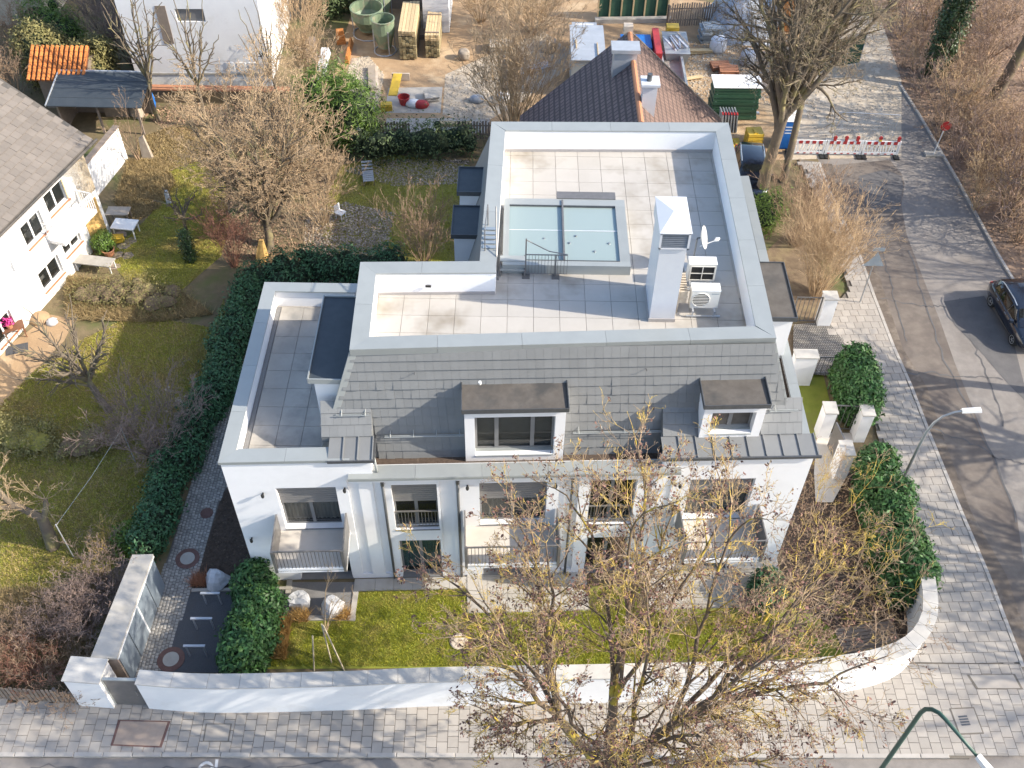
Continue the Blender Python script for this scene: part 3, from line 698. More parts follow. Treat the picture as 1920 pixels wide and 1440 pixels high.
# roof terrace on the left wing
tb = MB(); TP = [(-9.42, 21.62), (-6.3, 21.76), (-6.3, 29.8), (-9.42, 29.8)]; tb.prism(TP, 6.60, 6.66); tfl = tb.build('terrace_floor', 'joint', villa)
t_me = unit_box('terrace_tile', 'terrace_tile', .004)
for i in range(4):
    for j in range(9):
        x0, y0 = -9.22 + i * .9, 21.75 + j * .9
        x1, y1 = min(x0 + .9, -6.3), min(y0 + .9, 29.72)
        if x1 - x0 < .1: continue
        piece('tile', t_me, tfl, ((x0 + x1) / 2, (y0 + y1) / 2, 6.66), 0, (x1 - x0 - .012, y1 - y0 - .012, .04))
MB().box(W0, -9.40, -9.24, 21.75, 29.7, 6.66, 6.71).build('gravel_strip', 'gravel_light', tfl)
def coping_run(p, q, w_in, z, n, parent, out=.05, miter0=0, miter1=0, th=.05, skirt=.12):
    """row of metal coping pieces along p->q, the wall lying to the left"""
    fr = Fr(p[0], p[1], math.atan2(q[1] - p[1], q[0] - p[0])); L = math.hypot(q[0] - p[0], q[1] - p[1])
    for k in range(n):
        a, c = L * k / n + (.004 if k else 0), L * (k + 1) / n - (.004 if k < n - 1 else 0)
        ao, ai = (a - out * miter0, a + w_in * miter0) if k == 0 else (a, a)
        co, ci = (c + out * miter1, c - w_in * miter1) if k == n - 1 else (c, c)
        m = MB()
        m.hexa([fr.p(ao, -out, z - th), fr.p(co, -out, z - th), fr.p(ci, w_in, z - th - .02), fr.p(ai, w_in, z - th - .02),
                fr.p(ao, -out, z + .012), fr.p(co, -out, z + .012), fr.p(ci, w_in, z - .012), fr.p(ai, w_in, z - .012)])
        m.hexa([fr.p(ao, -out - .004, z - skirt), fr.p(co, -out - .004, z - skirt), fr.p(co, -out + .02, z - skirt), fr.p(ao, -out + .02, z - skirt),
                fr.p(ao, -out - .004, z + .006), fr.p(co, -out - .004, z + .006), fr.p(co, -out + .02, z + .006), fr.p(ao, -out + .02, z + .006)])
        m.build('coping', 'cap_metal', parent)
e0, e1 = FA.p(0, 0, 0), FA.p(4.35, 0, 0)
coping_run((e0.x, e0.y), (e1.x, e1.y), .55, 7.56, 2, villa, miter0=1)
coping_run((-9.8, 30.15), (e0.x, e0.y), .45, 7.56, 4, villa, miter0=1, miter1=1)
coping_run((-6.15, 30.15), (-9.8, 30.15), .45, 7.56, 2, villa, miter1=1)
# metal aprons at the foot of the mansard over both wings
def apron(u0, u1, n, zf, zb, v0, v1):
    for k in range(n):
        a, c = u0 + (u1 - u0) * k / n, u0 + (u1 - u0) * (k + 1) / n
        m = MB(); m.hexa([FA.p(a, v0, zf - .05), FA.p(c, v0, zf - .05), FA.p(c, v1, zb - .05), FA.p(a, v1, zb - .05), FA.p(a, v0, zf), FA.p(c, v0, zf), FA.p(c, v1, zb), FA.p(a, v1, zb)])
        m.hexa([FA.p(c - .02, v0, zf), FA.p(c + .015, v0, zf), FA.p(c + .015, v1, zb), FA.p(c - .02, v1, zb), FA.p(c - .02, v0, zf + .045), FA.p(c + .015, v0, zf + .045), FA.p(c + .015, v1, zb + .045), FA.p(c - .02, v1, zb + .045)])
        m.build('apron_panel', 'shingle', villa)
apron(3.62, 5.12, 3, 7.56, 7.66, -.06, .90)
MB().box(FA, 3.6, 5.2, -.10, -.05, 7.44, 7.56).box(FA, 5.12, 5.2, -.05, .9, 7.44, 7.55).build('apron_gutter', 'dark_metal', villa)
apron(15.05, 20.4, 9, 7.34, 7.44, -.08, .82)
MB().box(FA, 15.0, 20.5, -.14, -.08, 7.24, 7.36).build('apron_gutter', 'dark_metal', villa)
MB().tube([FA.p(5.16, .1, 7.5), FA.p(5.2, .06, 7.0), FA.p(5.2, .06, 6.74)], .045, 8).build('downpipe', 'cap_metal', villa, True)
# mansard
TOP = [(-5.28, 23.55), (8.72, 24.41), (8.77, 36.9), (-.95, 36.7), (-1.15, 27.9), (-5.4, 27.75)]
fl, frr = FA.p(3.05, .98, 0), FA.p(20.0, .98, 0)
FOOT = [(-6.68, fl.y), (10.12, frr.y), (10.12, 38.1), (-2.3, 38.1), (-2.3, 29.2), (-6.68, 29.2)]
ZF, ZT = 6.30, 10.5
roof = MB(); n = 6
roof.add([(p[0], p[1], ZF) for p in FOOT] + [(p[0], p[1], ZT) for p in TOP], [(i, (i + 1) % n, n + (i + 1) % n, n + i) for i in range(n)])
mans = roof.build('mansard_roof', 'shingle', villa)
# shingles of the street side
A, B = Vector((*FOOT[0], ZF)), Vector((*FOOT[1], ZF)); C_, D = Vector((*TOP[1], ZT)), Vector((*TOP[0], ZT))
e = (B - A).normalized(); nn = e.cross((D - A)).normalized(); nn = nn if nn.y < 0 else -nn
s_up = nn.cross(e); s_up = s_up if s_up.z > 0 else -s_up
slope_len = (C_ - B).dot(s_up)
exp_, wid = slope_len / 12.0, .285
shv = bpy.data.meshes.new('shingle')
th = .045
shv.from_pydata([(-.5, 0, .010), (.5, 0, .010), (.5, 1.12, -.012), (-.5, 1.12, -.012), (-.5, 0, .010 + th), (.5, 0, .010 + th), (.5, 1.12, .002), (-.5, 1.12, .002)], [],
                [(3, 2, 1, 0), (4, 5, 6, 7), (0, 1, 5, 4), (1, 2, 6, 5), (3, 0, 4, 7)])
shv.update(); shv.materials.append(M['shingle'])
mrot = Matrix((e, s_up, nn)).transposed()
shots = []; srest = MB()
srng = np.random.default_rng(8)
for r in range(12):
    t0 = r * exp_; tl = (r + 0.0) / 12
    uL = (D - A).dot(e) * (t0 + .0) / slope_len; uR = (B - A).length - ((B - A).length - (C_ - A).dot(e)) * t0 / slope_len
    uR = min(uR, (B - A).length)
    k = 0; u = uL + .03 - (wid * .5 if r % 2 else 0)
    while u < uR:
        a, c = max(u, uL + .02), min(u + wid, uR - .02); u += wid
        if c - a < .04: continue
        mid = (a + c) / 2; gu = mid + 3.05
        zc = ZF + t0 * s_up.z
        if (8.35 < gu < 11.6 and zc < 8.98) or (16.45 < gu < 18.4 and zc < 8.98) or (gu < 5.0 and zc < 7.55) or (gu > 15.15 and zc < 7.35): continue
        shots.append((r, a, c, A + e * mid + s_up * t0 + nn * .006))
shots.sort(key=lambda s: (s[0] > 9, -s[0] if False else s[0]))
for k, (r, a, c, p) in enumerate(shots):
    if k < 300:
        ob = piece('shingle', shv, mans, p); mw = mrot.to_4x4()
        ob.rotation_euler = mrot.to_euler(); ob.scale = (c - a - .004, exp_, 1.0 + srng.uniform(-.2, .3))
    else:
        w = (c - a - .004) / 2; j = srng.uniform(-.002, .003)
        q = [p + e * x + s_up * y + nn * (z + j) for x, y, z in ((-w, 0, .010), (w, 0, .010), (w, exp_ * 1.12, -.012), (-w, exp_ * 1.12, -.012), (-w, 0, .010 + th), (w, 0, .010 + th), (w, exp_ * 1.12, .002), (-w, exp_ * 1.12, .002))]
        srest.hexa(q)
tag(srest.build('shingles', 'shingle', mans), kind='stuff')
# flatter eaves over the two wings
eav = MB()
def eaves(ua, ub, va, za, skip=None):
    zb = za + .92; vb = .98 + (zb - ZF) / 3.75 + .10
    b_ = MB(); b_.hexa([FA.p(ua, va, za - .25), FA.p(ub, va, za - .25), FA.p(ub, vb, za - .25), FA.p(ua, vb, za - .25), FA.p(ua, va, za), FA.p(ub, va, za), FA.p(ub, vb, zb), FA.p(ua, vb, zb)]); b_.build('eaves', 'shingle', villa)
    sv, sz = (vb - va) / 3, (zb - za) / 3
    for r in range(3):
        u = ua - (.14 if r % 2 else 0)
        while u < ub:
            a, c = max(u, ua), min(u + .285, ub) - .004; u += .285
            if c - a < .03 or (skip and skip[0] < (a + c) / 2 < skip[1]): continue
            v0_, z0_, v1_, z1_ = va + sv * r, za + sz * r, va + sv * (r + 1.1), za + sz * (r + 1.1)
            eav.hexa([FA.p(a, v0_, z0_ + .006), FA.p(c, v0_, z0_ + .006), FA.p(c, v1_, z1_ - .01), FA.p(a, v1_, z1_ - .01), FA.p(a, v0_ - .02, z0_ + .05), FA.p(c, v0_ - .02, z0_ + .05), FA.p(c, v1_, z1_ + .012), FA.p(a, v1_, z1_ + .012)])
eaves(3.35, 5.08, .88, 7.66); eaves(15.12, 20.0, .80, 7.44, (16.4, 18.42))
tag(eav.build('eaves_shingles', 'shingle', mans), kind='stuff')
# hip covers
for (p, q) in ((A, D), (B, C_)):
    d = (q - p).normalized(); w = d.cross(nn).normalized(); s = 1 if p is A else -1
    m = MB(); o = nn * .05
    m.hexa([p - w * .13 - nn * .02, p + w * .13 - nn * .02, q + w * .13 - nn * .02, q - w * .13 - nn * .02, p - w * .12 + o, p + w * .12 + o, q + w * .12 + o, q - w * .12 + o])
    m.build('hip_cover', 'cap_metal', mans)
# snow guards
for gu0, gu1, zz in ((3.75, 4.9, 8.25), (5.35, 8.1, 7.35), (11.9, 15.0, 7.35), (18.7, 19.7, 8.1)):
    t0 = (zz - ZF) / s_up.z; base = A + s_up * t0 + nn * .03; m = MB()
    m.tube([base + e * (gu0 - 3.05) + nn * .12, base + e * (gu1 - 3.05) + nn * .12], .018, 6); m.tube([base + e * (gu0 - 3.05) + nn * .2, base + e * (gu1 - 3.05) + nn * .2], .018, 6)
    k = gu0 + .2
    while k < gu1:
        b_ = base + e * (k - 3.05); m.tube([b_ - nn * .03, b_ + nn * .24], .016, 5); m.tube([b_ + s_up * .16, b_ + nn * .22], .014, 5); k += .8
    m.build('snow_guard', 'cap_metal', mans)
for gu, zz in ((6.5, 9.75), (14.3, 9.75)):
    p = A + e * (gu - 3.05) + s_up * ((zz - ZF) / s_up.z) + nn * .03
    MB().tube([p, p + nn * .15, p + nn * .2 + s_up * .06], .012, 5).build('roof_hook', 'dark_metal', mans)
# upper parapet
INN = inset(TOP, .50)
for i in range(6):
    p, q = TOP[i], TOP[(i + 1) % 6]; L = math.hypot(q[0] - p[0], q[1] - p[1])
    mit = {0: (1, 1), 1: (1, 1), 2: (1, 1), 3: (1, -1), 4: (-1, 1), 5: (1, 1)}[i]
    coping_run(p, q, .52, PAR, max(2, round(L / 2.6)), villa, out=.08, miter0=mit[0], miter1=mit[1], skirt=.28)
pw = MB(); FP = inset(TOP, .04)
for i in range(6):
    j = (i + 1) % 6
    pw.hexa([(*FP[i], 10.3), (*FP[j], 10.3), (*INN[j], 9.6), (*INN[i], 9.6), (*FP[i], PAR - .055), (*FP[j], PAR - .055), (*INN[j], PAR - .08), (*INN[i], PAR - .08)])
pw.build('parapet', 'plaster', villa)
deck = MB().prism(INN, 9.60, DECK - .035).build('roof_deck', 'joint', villa)
d_me = unit_box('deck_tile', 'deck_tile', .004)
regs = [[INN[0], INN[1], (INN[1][0] + .005, INN[4][1]), (INN[5][0], INN[4][1])], [(INN[4][0], INN[4][1]), (INN[1][0] + .005, INN[4][1]), INN[2], INN[3]]]
sk_t = MB()
for reg in regs:
    for i in range(16):
        for j in range(15):
            x0, y0 = -4.86 + i * .93, 23.6 + j * .88
            q = [(x0 + .006, y0 + .006), (x0 + .924, y0 + .006), (x0 + .924, y0 + .874), (x0 + .006, y0 + .874)]
            c = clip_poly(q, reg)
            if len(c) < 3 or poly_area(c) < .03: continue
            if abs(poly_area(c) - poly_area(q)) < 1e-4: piece('deck_tile', d_me, deck, (x0 + .465, y0 + .44, DECK - .035), 0, (.918, .868, .035))
            else: MB().prism(c, DECK - .035, DECK).build('deck_tile', 'deck_tile', deck)
sm = MB()
def skirt(p, q, h=.13, t=.03):
    fr = Fr(p[0], p[1], math.atan2(q[1] - p[1], q[0] - p[0])); sm.box(fr, .01, math.hypot(q[0] - p[0], q[1] - p[1]) - .01, .002, t, DECK - .02, DECK + h)
for a_, b_ in ((2, 3), (4, 5)):
    sm = MB(); skirt(INN[a_], INN[b_]); sm.build('skirting', 'skirting', villa)
# overflow slots
MB().box(W0, -3.15, -2.95, INN[5][1] - .03, INN[5][1] + .01, DECK + .42, DECK + .50).build('overflow_slot', 'black', villa)
# dormers on the street side
def dormer(u0, u1, v0, z0, z1, parts, ins=.34, dark=False):
    m = MB(); op = [(u0 + ins, u1 - ins, z0 + .34, z1 - .38)]
    panel(m, FA, u0, u1, z0, z1, v0, v0 + .12, op)
    a, c, za, zb = op[0]
    # splayed reveal
    for q in (((u0 + ins, za), (u1 - ins, za)),):
        pass
    m.box(FA, u0, u0 + .12, v0 + .12, 2.2, z0, z1); m.box(FA, u1 - .12, u1, v0 + .12, 2.2, z0, z1)
    m.box(FA, u0 + .12, a, v0 + .12, v0 + .42, z0, z1); m.box(FA, c, u1 - .12, v0 + .12, v0 + .42, z0, z1)
    m.box(FA, a, c, v0 + .12, v0 + .42, zb, z1); m.box(FA, a, c, v0 + .12, v0 + .42, z0, za)
    d = m.build('dormer', 'plaster', villa)
    r = MB(); ov = .06
    r.hexa([FA.p(u0 - ov, v0 - .10, z1), FA.p(u1 + ov, v0 - .10, z1), FA.p(u1 + ov, 2.05, z1 + .12), FA.p(u0 - ov, 2.05, z1 + .12),
            FA.p(u0 - ov, v0 - .10, z1 + .10), FA.p(u1 + ov, v0 - .10, z1 + .10), FA.p(u1 + ov, 2.05, z1 + .20), FA.p(u0 - ov, 2.05, z1 + .20)])
    r.build('dormer_roof', 'felt', d)
    t = MB(); t.box(FA, u0 - ov - .02, u1 + ov + .02, v0 - .125, v0 - .10, z1 - .05, z1 + .15)
    for ua in (u0 - ov - .03, u1 + ov): t.hexa([FA.p(ua, v0 - .1, z1 - .03), FA.p(ua + .03, v0 - .1, z1 - .03), FA.p(ua + .03, 2.05, z1 + .1), FA.p(ua, 2.05, z1 + .1), FA.p(ua, v0 - .1, z1 + .17), FA.p(ua + .03, v0 - .1, z1 + .17), FA.p(ua + .03, 2.05, z1 + .30), FA.p(ua, 2.05, z1 + .30)])
    t.build('roof_edge', 'dark_metal', d)
    MB().box(FA, a, c, v0 + .42, v0 + .47, za - .05, zb).build('room', 'lit_backing', d)  # pale panel behind the glass, coloured to imitate light in the dormer window
    f = MB(); w = .08; v = v0 + .30
    f.box(FA, a, c, v, v + .07, za, za + w); f.box(FA, a, c, v, v + .07, zb - w, zb); f.box(FA, a, a + w, v + .003, v + .07, za + w, zb - w); f.box(FA, c - w, c, v + .003, v + .07, za + w, zb - w)
    for k in range(1, parts):
        u = a + (c - a) * (k / parts + (.06 * (1 if k == 2 else -1) if parts == 3 else 0)); f.box(FA, u - .07, u + .07, v - .004, v + .07, za + w, zb - w)
    wf = f.build('dormer_window', 'window_frame', d)
    MB().box(FA, a, c, v + .03, v + .045, za + w, zb - w).build('pane', 'shutter' if dark else 'window_glass', wf) if False else wf
    m_ = MB().box(FA, a + w, c - w, v + .03, v + .045, za + w, zb - w); m_.build('pane', 'felt' if dark else 'window_glass', d)
    s = MB(); s.hexa([FA.p(a, v0 - .03, za - .06), FA.p(c, v0 - .03, za - .06), FA.p(c, v, za - .02), FA.p(a, v, za - .02), FA.p(a, v0 - .03, za - .03), FA.p(c, v0 - .03, za - .03), FA.p(c, v, za + .02), FA.p(a, v, za + .02)])
    s.build('dormer_sill', 'cap_metal', d)
    return d
dormer(8.26, 11.68, .74, 6.36, 9.10, 3)
dormer(16.36, 18.46, .74, 7.30, 9.10, 2, .30, True)
# side dormer over the left terrace
m = MB(); m.box(W0, -6.72, -5.0, 23.42, 27.3, 6.66, 9.3); sd = m.build('dormer', 'plaster', villa)
MB().box(W0, -6.86, -5.3, 23.34, 27.4, 9.30, 9.42).build('dormer_roof', 'felt_dark', sd)
MB().box(W0, -6.9, -6.86, 23.3, 27.44, 9.24, 9.5).box(W0, -6.86, -5.3, 23.3, 23.34, 9.24, 9.47).box(W0, -6.86, -5.3, 27.4, 27.44, 9.24, 9.47).build('roof_edge', 'cap_metal', sd)
# dormers of the garden side (left) and of the street side (right)
def side_dormer(x0, x1, y0, y1, zr, felt, left):
    m = MB(); m.box(W0, x0, x1, y0, y1, 6.6, zr); d = m.build('dormer', 'plaster', villa)
    MB().box(W0, x0 - .08, x1 + .08, y0 - .08, y1 + .08, zr, zr + .1).build('dormer_roof', felt, d)
    e_ = MB(); e_.box(W0, x0 - .11, x1 + .11, y0 - .11, y0 - .08, zr - .06, zr + .15); e_.box(W0, x0 - .11, x1 + .11, y1 + .08, y1 + .11, zr - .06, zr + .15)
    if left: e_.box(W0, x0 - .11, x0 - .08, y0 - .08, y1 + .08, zr - .06, zr + .15)
    else: e_.box(W0, x1 + .08, x1 + .11, y0 - .08, y1 + .08, zr - .06, zr + .15)
    e_.build('roof_edge', 'dark_metal', d)
p, q = at(857, 360, 9.35), at(857, 316, 9.35); side_dormer(p.x + .1, -.9, p.y, q.y - .1, 9.3, 'felt_dark', True)
p, q = at(846, 440, 9.35), at(846, 388, 9.35); side_dormer(p.x + .1, -.9, p.y, q.y - .1, 9.3, 'felt_dark', True)
side_dormer(8.7, 10.2, 27.0, 29.85, 9.1, 'felt', False)
# right-hand eaves
ee = MB(); ee.box(W0, 10.16, 10.44, 22.7, 38.1, 6.45, 7.15); ee.build('eaves_wall', 'plaster', villa)
coping_run((10.46, 23.0), (10.46, 38.2), .32, 7.2, 6, villa)
MB().box(W0, 10.02, 10.16, 23.2, 38.1, 6.66, 7.02).build('gutter', 'bark_soil', villa)
coping_run((-2.4, 38.1), (-2.4, 30.2), .3, 6.75, 3, villa)
# downpipes, wall lamps
for u, zt, zb in ((5.34, 6.44, .06), (7.96, 6.44, .06), (12.0, 6.44, .06)):
    d = MB(); d.tube([FA.p(u, -.04, zt), FA.p(u, -.04, zb)], .05, 8, True); d.tube([FA.p(u, -.04, zt - .35), FA.p(u, -.04, zt)], .065, 8); d.build('downpipe', 'dark_metal', villa, True)
for u, z in ((1.15, 5.75), (4.02, 5.95), (8.3, 5.95), (11.4, 5.95), (15.8, 5.8), (.28, 3.0)):
    d = MB(); d.tube([FA.p(u, .0, z), FA.p(u, -.12, z)], .03, 6); d.lathe(FA.p(u, -.14, z - .08), [(.045, 0), (.06, .05), (.06, .13), (.04, .17)], 8); d.build('wall_lamp', 'black', villa)
MB().tube([at(900, 716, 9.78) + Vector((0, 0, -.1)), at(900, 716, 9.78) + Vector((0, -.05, .05))], .05, 8).build('camera_housing', 'white', villa)
# ---------------------------------------------------------------- things on the roof
SX0, SX1, SY0, SY1 = -.42, at(1177, 440, DECK + .42).x, at(1050, 514, DECK).y, at(1050, 373, DECK + .42).y
sl = thing('skylight', ((SX0 + SX1) / 2, (SY0 + SY1) / 2, DECK), 'large glazed roof hatch with two pale teal panes on the roof terrace', 'skylight')
m = MB(); h1 = DECK + .42; w = .38
m.box(W0, SX0, SX1, SY0, SY0 + .28, DECK, h1); m.box(W0, SX0, SX1, SY1 - .42, SY1, DECK, h1); m.box(W0, SX0, SX0 + .22, SY0 + .28, SY1 - .42, DECK, h1); m.box(W0, SX1 - w, SX1, SY0 + .28, SY1 - .42, DECK, h1)
m.build('frame', 'cap_metal', sl)
xm = SX0 + .22 + (SX1 - w - SX0 - .22) * .5
MB().box(W0, xm - .035, xm + .035, SY0 + .28, SY1 - .1, h1 - .16, h1 + .05).build('mullion', 'rail_metal', sl)
MB().box(W0, SX0 + .22, SX1 - w, SY0 + .26, SY0 + .30, h1 - .10, h1 + .012).box(W0, SX0 + .22, SX1 - w, SY1 - .44, SY1 - .40, h1 - .1, h1 + .012).build('pane_trim', 'dark_metal', sl)
MB().box(W0, SX0 + .22, xm - .04, SY0 + .3, SY1 - .44, h1 - .08, h1 - .055).build('pane', 'sky_glass', sl)
MB().box(W0, xm + .04, SX1 - w, SY0 + .3, SY1 - .44, h1 - .1, h1 - .075).build('pane', 'sky_glass', sl)
MB().box(W0, SX0 + .22, SX1 - w, SY0 + .3, SY1 - .44, DECK + .005, DECK + .03).build('shaft_blind', 'curtain', sl)
MB().box(W0, SX0 + .22, SX1 - w, (SY0 + SY1) / 2 + .1, (SY0 + SY1) / 2 + .125, h1 - .10, h1 - .05).build('pane_joint', 'insulation', sl)
for k, (x, y) in enumerate(((1020, 447), (1080, 442), (1068, 455), (1142, 456), (1115, 471))):  # grey discs added on the panes in place of spotlights seen inside
    p = at(x, y, h1 - .05); MB().lathe((p.x, p.y, h1 - .075), [(.05, 0), (.05, .03), (.03, .04)], 10).build('spot_disc', 'steel', sl)
p, q = at(1045, 371, DECK + .45), at(1152, 358, DECK + .45)
hb = thing('motor_box', ((p.x + q.x) / 2, p.y + .2, DECK), 'long low dark grey box behind the glazed roof hatch', 'equipment box')
MB().box(W0, p.x, q.x, SY1 + .02, SY1 + .42, DECK, DECK + .42).build('casing', 'grey_box', hb); MB().box(W0, p.x - .02, q.x + .02, SY1 + .01, SY1 + .44, DECK + .42, DECK + .45).build('lid', 'rail_metal', hb)
# chimney
CX0, CX1, CY0, CY1 = 4.80, 5.68, 26.12, 27.86
ch = thing('ventilation_chimney', ((CX0 + CX1) / 2, (CY0 + CY1) / 2, DECK), 'tall white rectangular chimney with hipped cap and louvres on the roof terrace', 'chimney')
MB().box(W0, CX0, CX1, CY0, CY1, DECK, 13.08).build('shaft', 'chimney_white', ch)
MB().box(W0, CX0 - .03, CX1 + .03, CY0 - .03, CY1 + .03, DECK, DECK + .15).build('base_flashing', 'skirting', ch)
m = MB(); a, c, b0_, b1_ = CX0 - .06, CX1 + .06, CY0 - .06, CY1 + .10; z0, z1, z2 = 13.05, 13.74, 13.90
m.box(W0, a, c, b0_ + .1, b1_, z0, z1); m.box(W0, a, a + .07, b0_, b0_ + .1, z0, z1); m.box(W0, c - .07, c, b0_, b0_ + .1, z0, z1); m.box(W0, a, c, b0_, b0_ + .1, z1 - .06, z1 - .001); m.box(W0, a, c, b0_, b0_ + .1, z0, z0 + .05)
cp = m.build('hood', 'chimney_white', ch)
m = MB(); v = [(a - .03, b0_ - .03, z1), (c + .03, b0_ - .03, z1), (c + .03, b1_ + .03, z1), (a - .03, b1_ + .03, z1), ((a + c) / 2, (b0_ + b1_) / 2, z2)]
m.add(v, [(3, 2, 1, 0), (0, 1, 4), (1, 2, 4), (2, 3, 4), (3, 0, 4)]); m.build('hood_roof', 'chimney_white', ch)
for k in range(7):
    zz = z0 + .08 + k * .078
    MB().hexa([(a + .07, b0_ + .02, zz), (c - .07, b0_ + .02, zz), (c - .07, b0_ + .09, zz + .05), (a + .07, b0_ + .09, zz + .05), (a + .07, b0_ + .01, zz + .012), (c - .07, b0_ + .01, zz + .012), (c - .07, b0_ + .085, zz + .062), (a + .07, b0_ + .085, zz + .062)]).build('louvre_slat', 'steel', ch)
MB().box(W0, a + .07, c - .07, b0_ + .092, b0_ + .098, z0 + .05, z1 - .06).build('louvre_back', 'black', ch)
# air conditioners
def ac(x, y, flip, label):
    t = thing('air_conditioner', (x, y, DECK), label, 'air conditioner', 'air conditioning units on the roof'); w, d, h = .98, .40, .80; z0 = DECK + .32
    MB().box(W0, x - w / 2, x + w / 2, y - d / 2, y + d / 2, z0, z0 + h).build('casing', 'white_plastic', t)
    MB().box(W0, x - w / 2 - .01, x + w / 2 + .01, y - d / 2 - .01, y + d / 2 + .01, z0 + h, z0 + h + .025).build('lid', 'white', t)
    yf = y - d / 2
    if not flip:
        g = MB(); cx, cz = x - .15, z0 + .40
        for k in range(9):
            zz = cz - .29 + k * .0725; hw = math.sqrt(max(0, .31 ** 2 - (zz - cz) ** 2)) if k not in (0, 8) else .1
            g.box(W0, cx - hw, cx + hw, yf - .03, yf - .018, zz, zz + .02)
        g.build('fan_grille', 'white_plastic', t)
        MB().lathe((cx, yf - .001, cz), [(.325, 0), (.325, .012), (.31, .03), (.30, .012), (.295, .004)], 28, (0, -1, 0), False).build('fan_ring', 'white_plastic', t)
        MB().lathe((cx, yf - .003, cz), [(.29, 0), (.29, .004)], 24, (0, -1, 0)).build('fan_opening', 'room', t)
        MB().box(W0, x + .2, x + .46, yf - .006, yf, z0 + .66, z0 + .70).build('name_plate', 'grey_box', t)
    else:
        MB().box(W0, x - .40, x + .42, yf - .004, yf + .001, z0 + .10, z0 + .70).build('coil', 'black', t)
        g = MB()
        g.box(W0, x - .42, x + .44, yf - .02, yf - .005, z0 + .38, z0 + .41); g.box(W0, x - .01, x + .02, yf - .022, yf - .004, z0 + .08, z0 + .72)
        for zz in (z0 + .07, z0 + .70): g.box(W0, x - .44, x + .46, yf - .021, yf - .004, zz, zz + .03)
        for xx in (x - .44, x + .43): g.box(W0, xx, xx + .03, yf - .0215, yf - .004, z0 + .07, z0 + .73)
        g.build('coil_guard', 'white_plastic', t)
    s = MB()
    for xx in (x - .38, x + .38):
        s.box(W0, xx - .03, xx + .03, y - .38, y + .38, z0 - .05, z0); s.box(W0, xx - .025, xx + .025, y - .36, y - .31, DECK, z0 - .05); s.box(W0, xx - .025, xx + .025, y + .31, y + .36, DECK, z0 - .05)
    s.box(W0, x - .6, x + .6, y - .38, y - .33, DECK + .06, DECK + .10); s.build('support_frame', 'tin', t)
p = at(1316, 588, DECK); ac(p.x, p.y + .15, False, 'white air conditioner with round fan grille in front on the roof')
ac(p.x + .05, p.y + 1.55, True, 'white air conditioner turned to show its dark coil behind the fan unit')
gp = MB(); x, y = p.x - .78, p.y + .55
for k in range(8): gp.box(W0, x - .10, x + .16, y - .5 + k * .13, y - .45 + k * .13, DECK + .45 + .03 * (k % 2), DECK + 1.0)
gp.box(W0, x - .14, x - .11, y - .52, y + .5, DECK, DECK + 1.0)
tag(gp.build('ribbed_panel', 'rubble'), 'beige ribbed radiator panel between chimney and air conditioners', 'radiator')
# satellite dish
p = at(1316, 505, DECK + .6); x, y = p.x - .1, p.y + .75
dish = thing('satellite_dish', (x - .1, y, DECK), 'white satellite dish seen edge on beside the chimney', 'satellite dish')
MB().tube([(x - .1, y, DECK), (x - .1, y, DECK + 1.35)], .03, 8).box(W0, x - .4, x + .2, y - .25, y + .25, DECK, DECK + .05).build('mast', 'steel', dish)
ax = Vector((1, -.25, .35)).normalized(); c = Vector((x, y, DECK + 1.45))
prof = [(.02, .03)] + [(.42 * k / 6, .13 * (k / 6) ** 2 + .03) for k in range(1, 7)] + [(.43, .15), (.42, .165)] + [(.42 * k / 6, .13 * (k / 6) ** 2 + .045) for k in range(5, 0, -1)]
m = MB(); m.lathe(c, prof, 24, ax); m.build('reflector', 'white_plastic', dish, True)
arm = c + ax * .62 + Vector((0, 0, -.18))
MB().tube([c + Vector((.05, 0, -.40)), arm], .018, 6).build('feed_arm', 'white_metal', dish); MB().lathe(arm, [(.04, -.08), (.05, .0), (.05, .06)], 10, -ax).lathe(arm + Vector((.04, .06, .02)), [(.04, -.08), (.05, .0), (.05, .06)], 10, -ax).build('feed_horn', 'white', dish)
MB().tube([c + ax * .03, c - ax * .1, Vector((x - .1, y, DECK + 1.3))], .03, 6).build('bracket', 'dark_metal', dish)
# guard rail and roof stair
p, q = at(985, 516, DECK), at(1062, 514, DECK)
rl = thing('guard_rail', (p.x, p.y, DECK), 'thin steel guard rail with upright bars beside the glazed hatch', 'railing')
m = MB(); L = q.x - p.x; y = min(p.y, SY0 - .12)
for k in range(14): m.tube([(p.x + L * k / 13, y, DECK + .12), (p.x + L * k / 13, y, DECK + 1.0)], .008, 5)
m.build('bars', 'rail_metal', rl)
for x in (p.x, p.x + L * .72): MB().box(W0, x - .025, x + .025, y - .025, y + .025, DECK, DECK + 1.75 if x == p.x else DECK + 1.02).box(W0, x - .12, x + .16, y - .18, y + .1, DECK, DECK + .03).build('post', 'rail_metal', rl)
MB().tube([(p.x, y, DECK + 1.02), (q.x, y, DECK + 1.02)], .024, 6).tube([(p.x, y, DECK + .12), (q.x, y, DECK + .12)], .014, 6).tube([(p.x, y, DECK + 1.7), (p.x + L * .55, y + .05, DECK + 1.15), (q.x, y, DECK + 1.04)], .02, 6).build('top_rail', 'rail_metal', rl)
st = thing('roof_steps', (-.78, 28.0, DECK), 'small steel steps with handrail leading over the parapet', 'steps')
a0, a1 = at(937, 520, DECK), at(984, 520, DECK)
for k in range(2): MB().box(W0, a0.x, a1.x, a0.y + .12 + k * .30, a0.y + .42 + k * .30, DECK + .20 + .2 * k, DECK + .24 + .2 * k).build('tread', 'cap_metal', st)
m = MB()
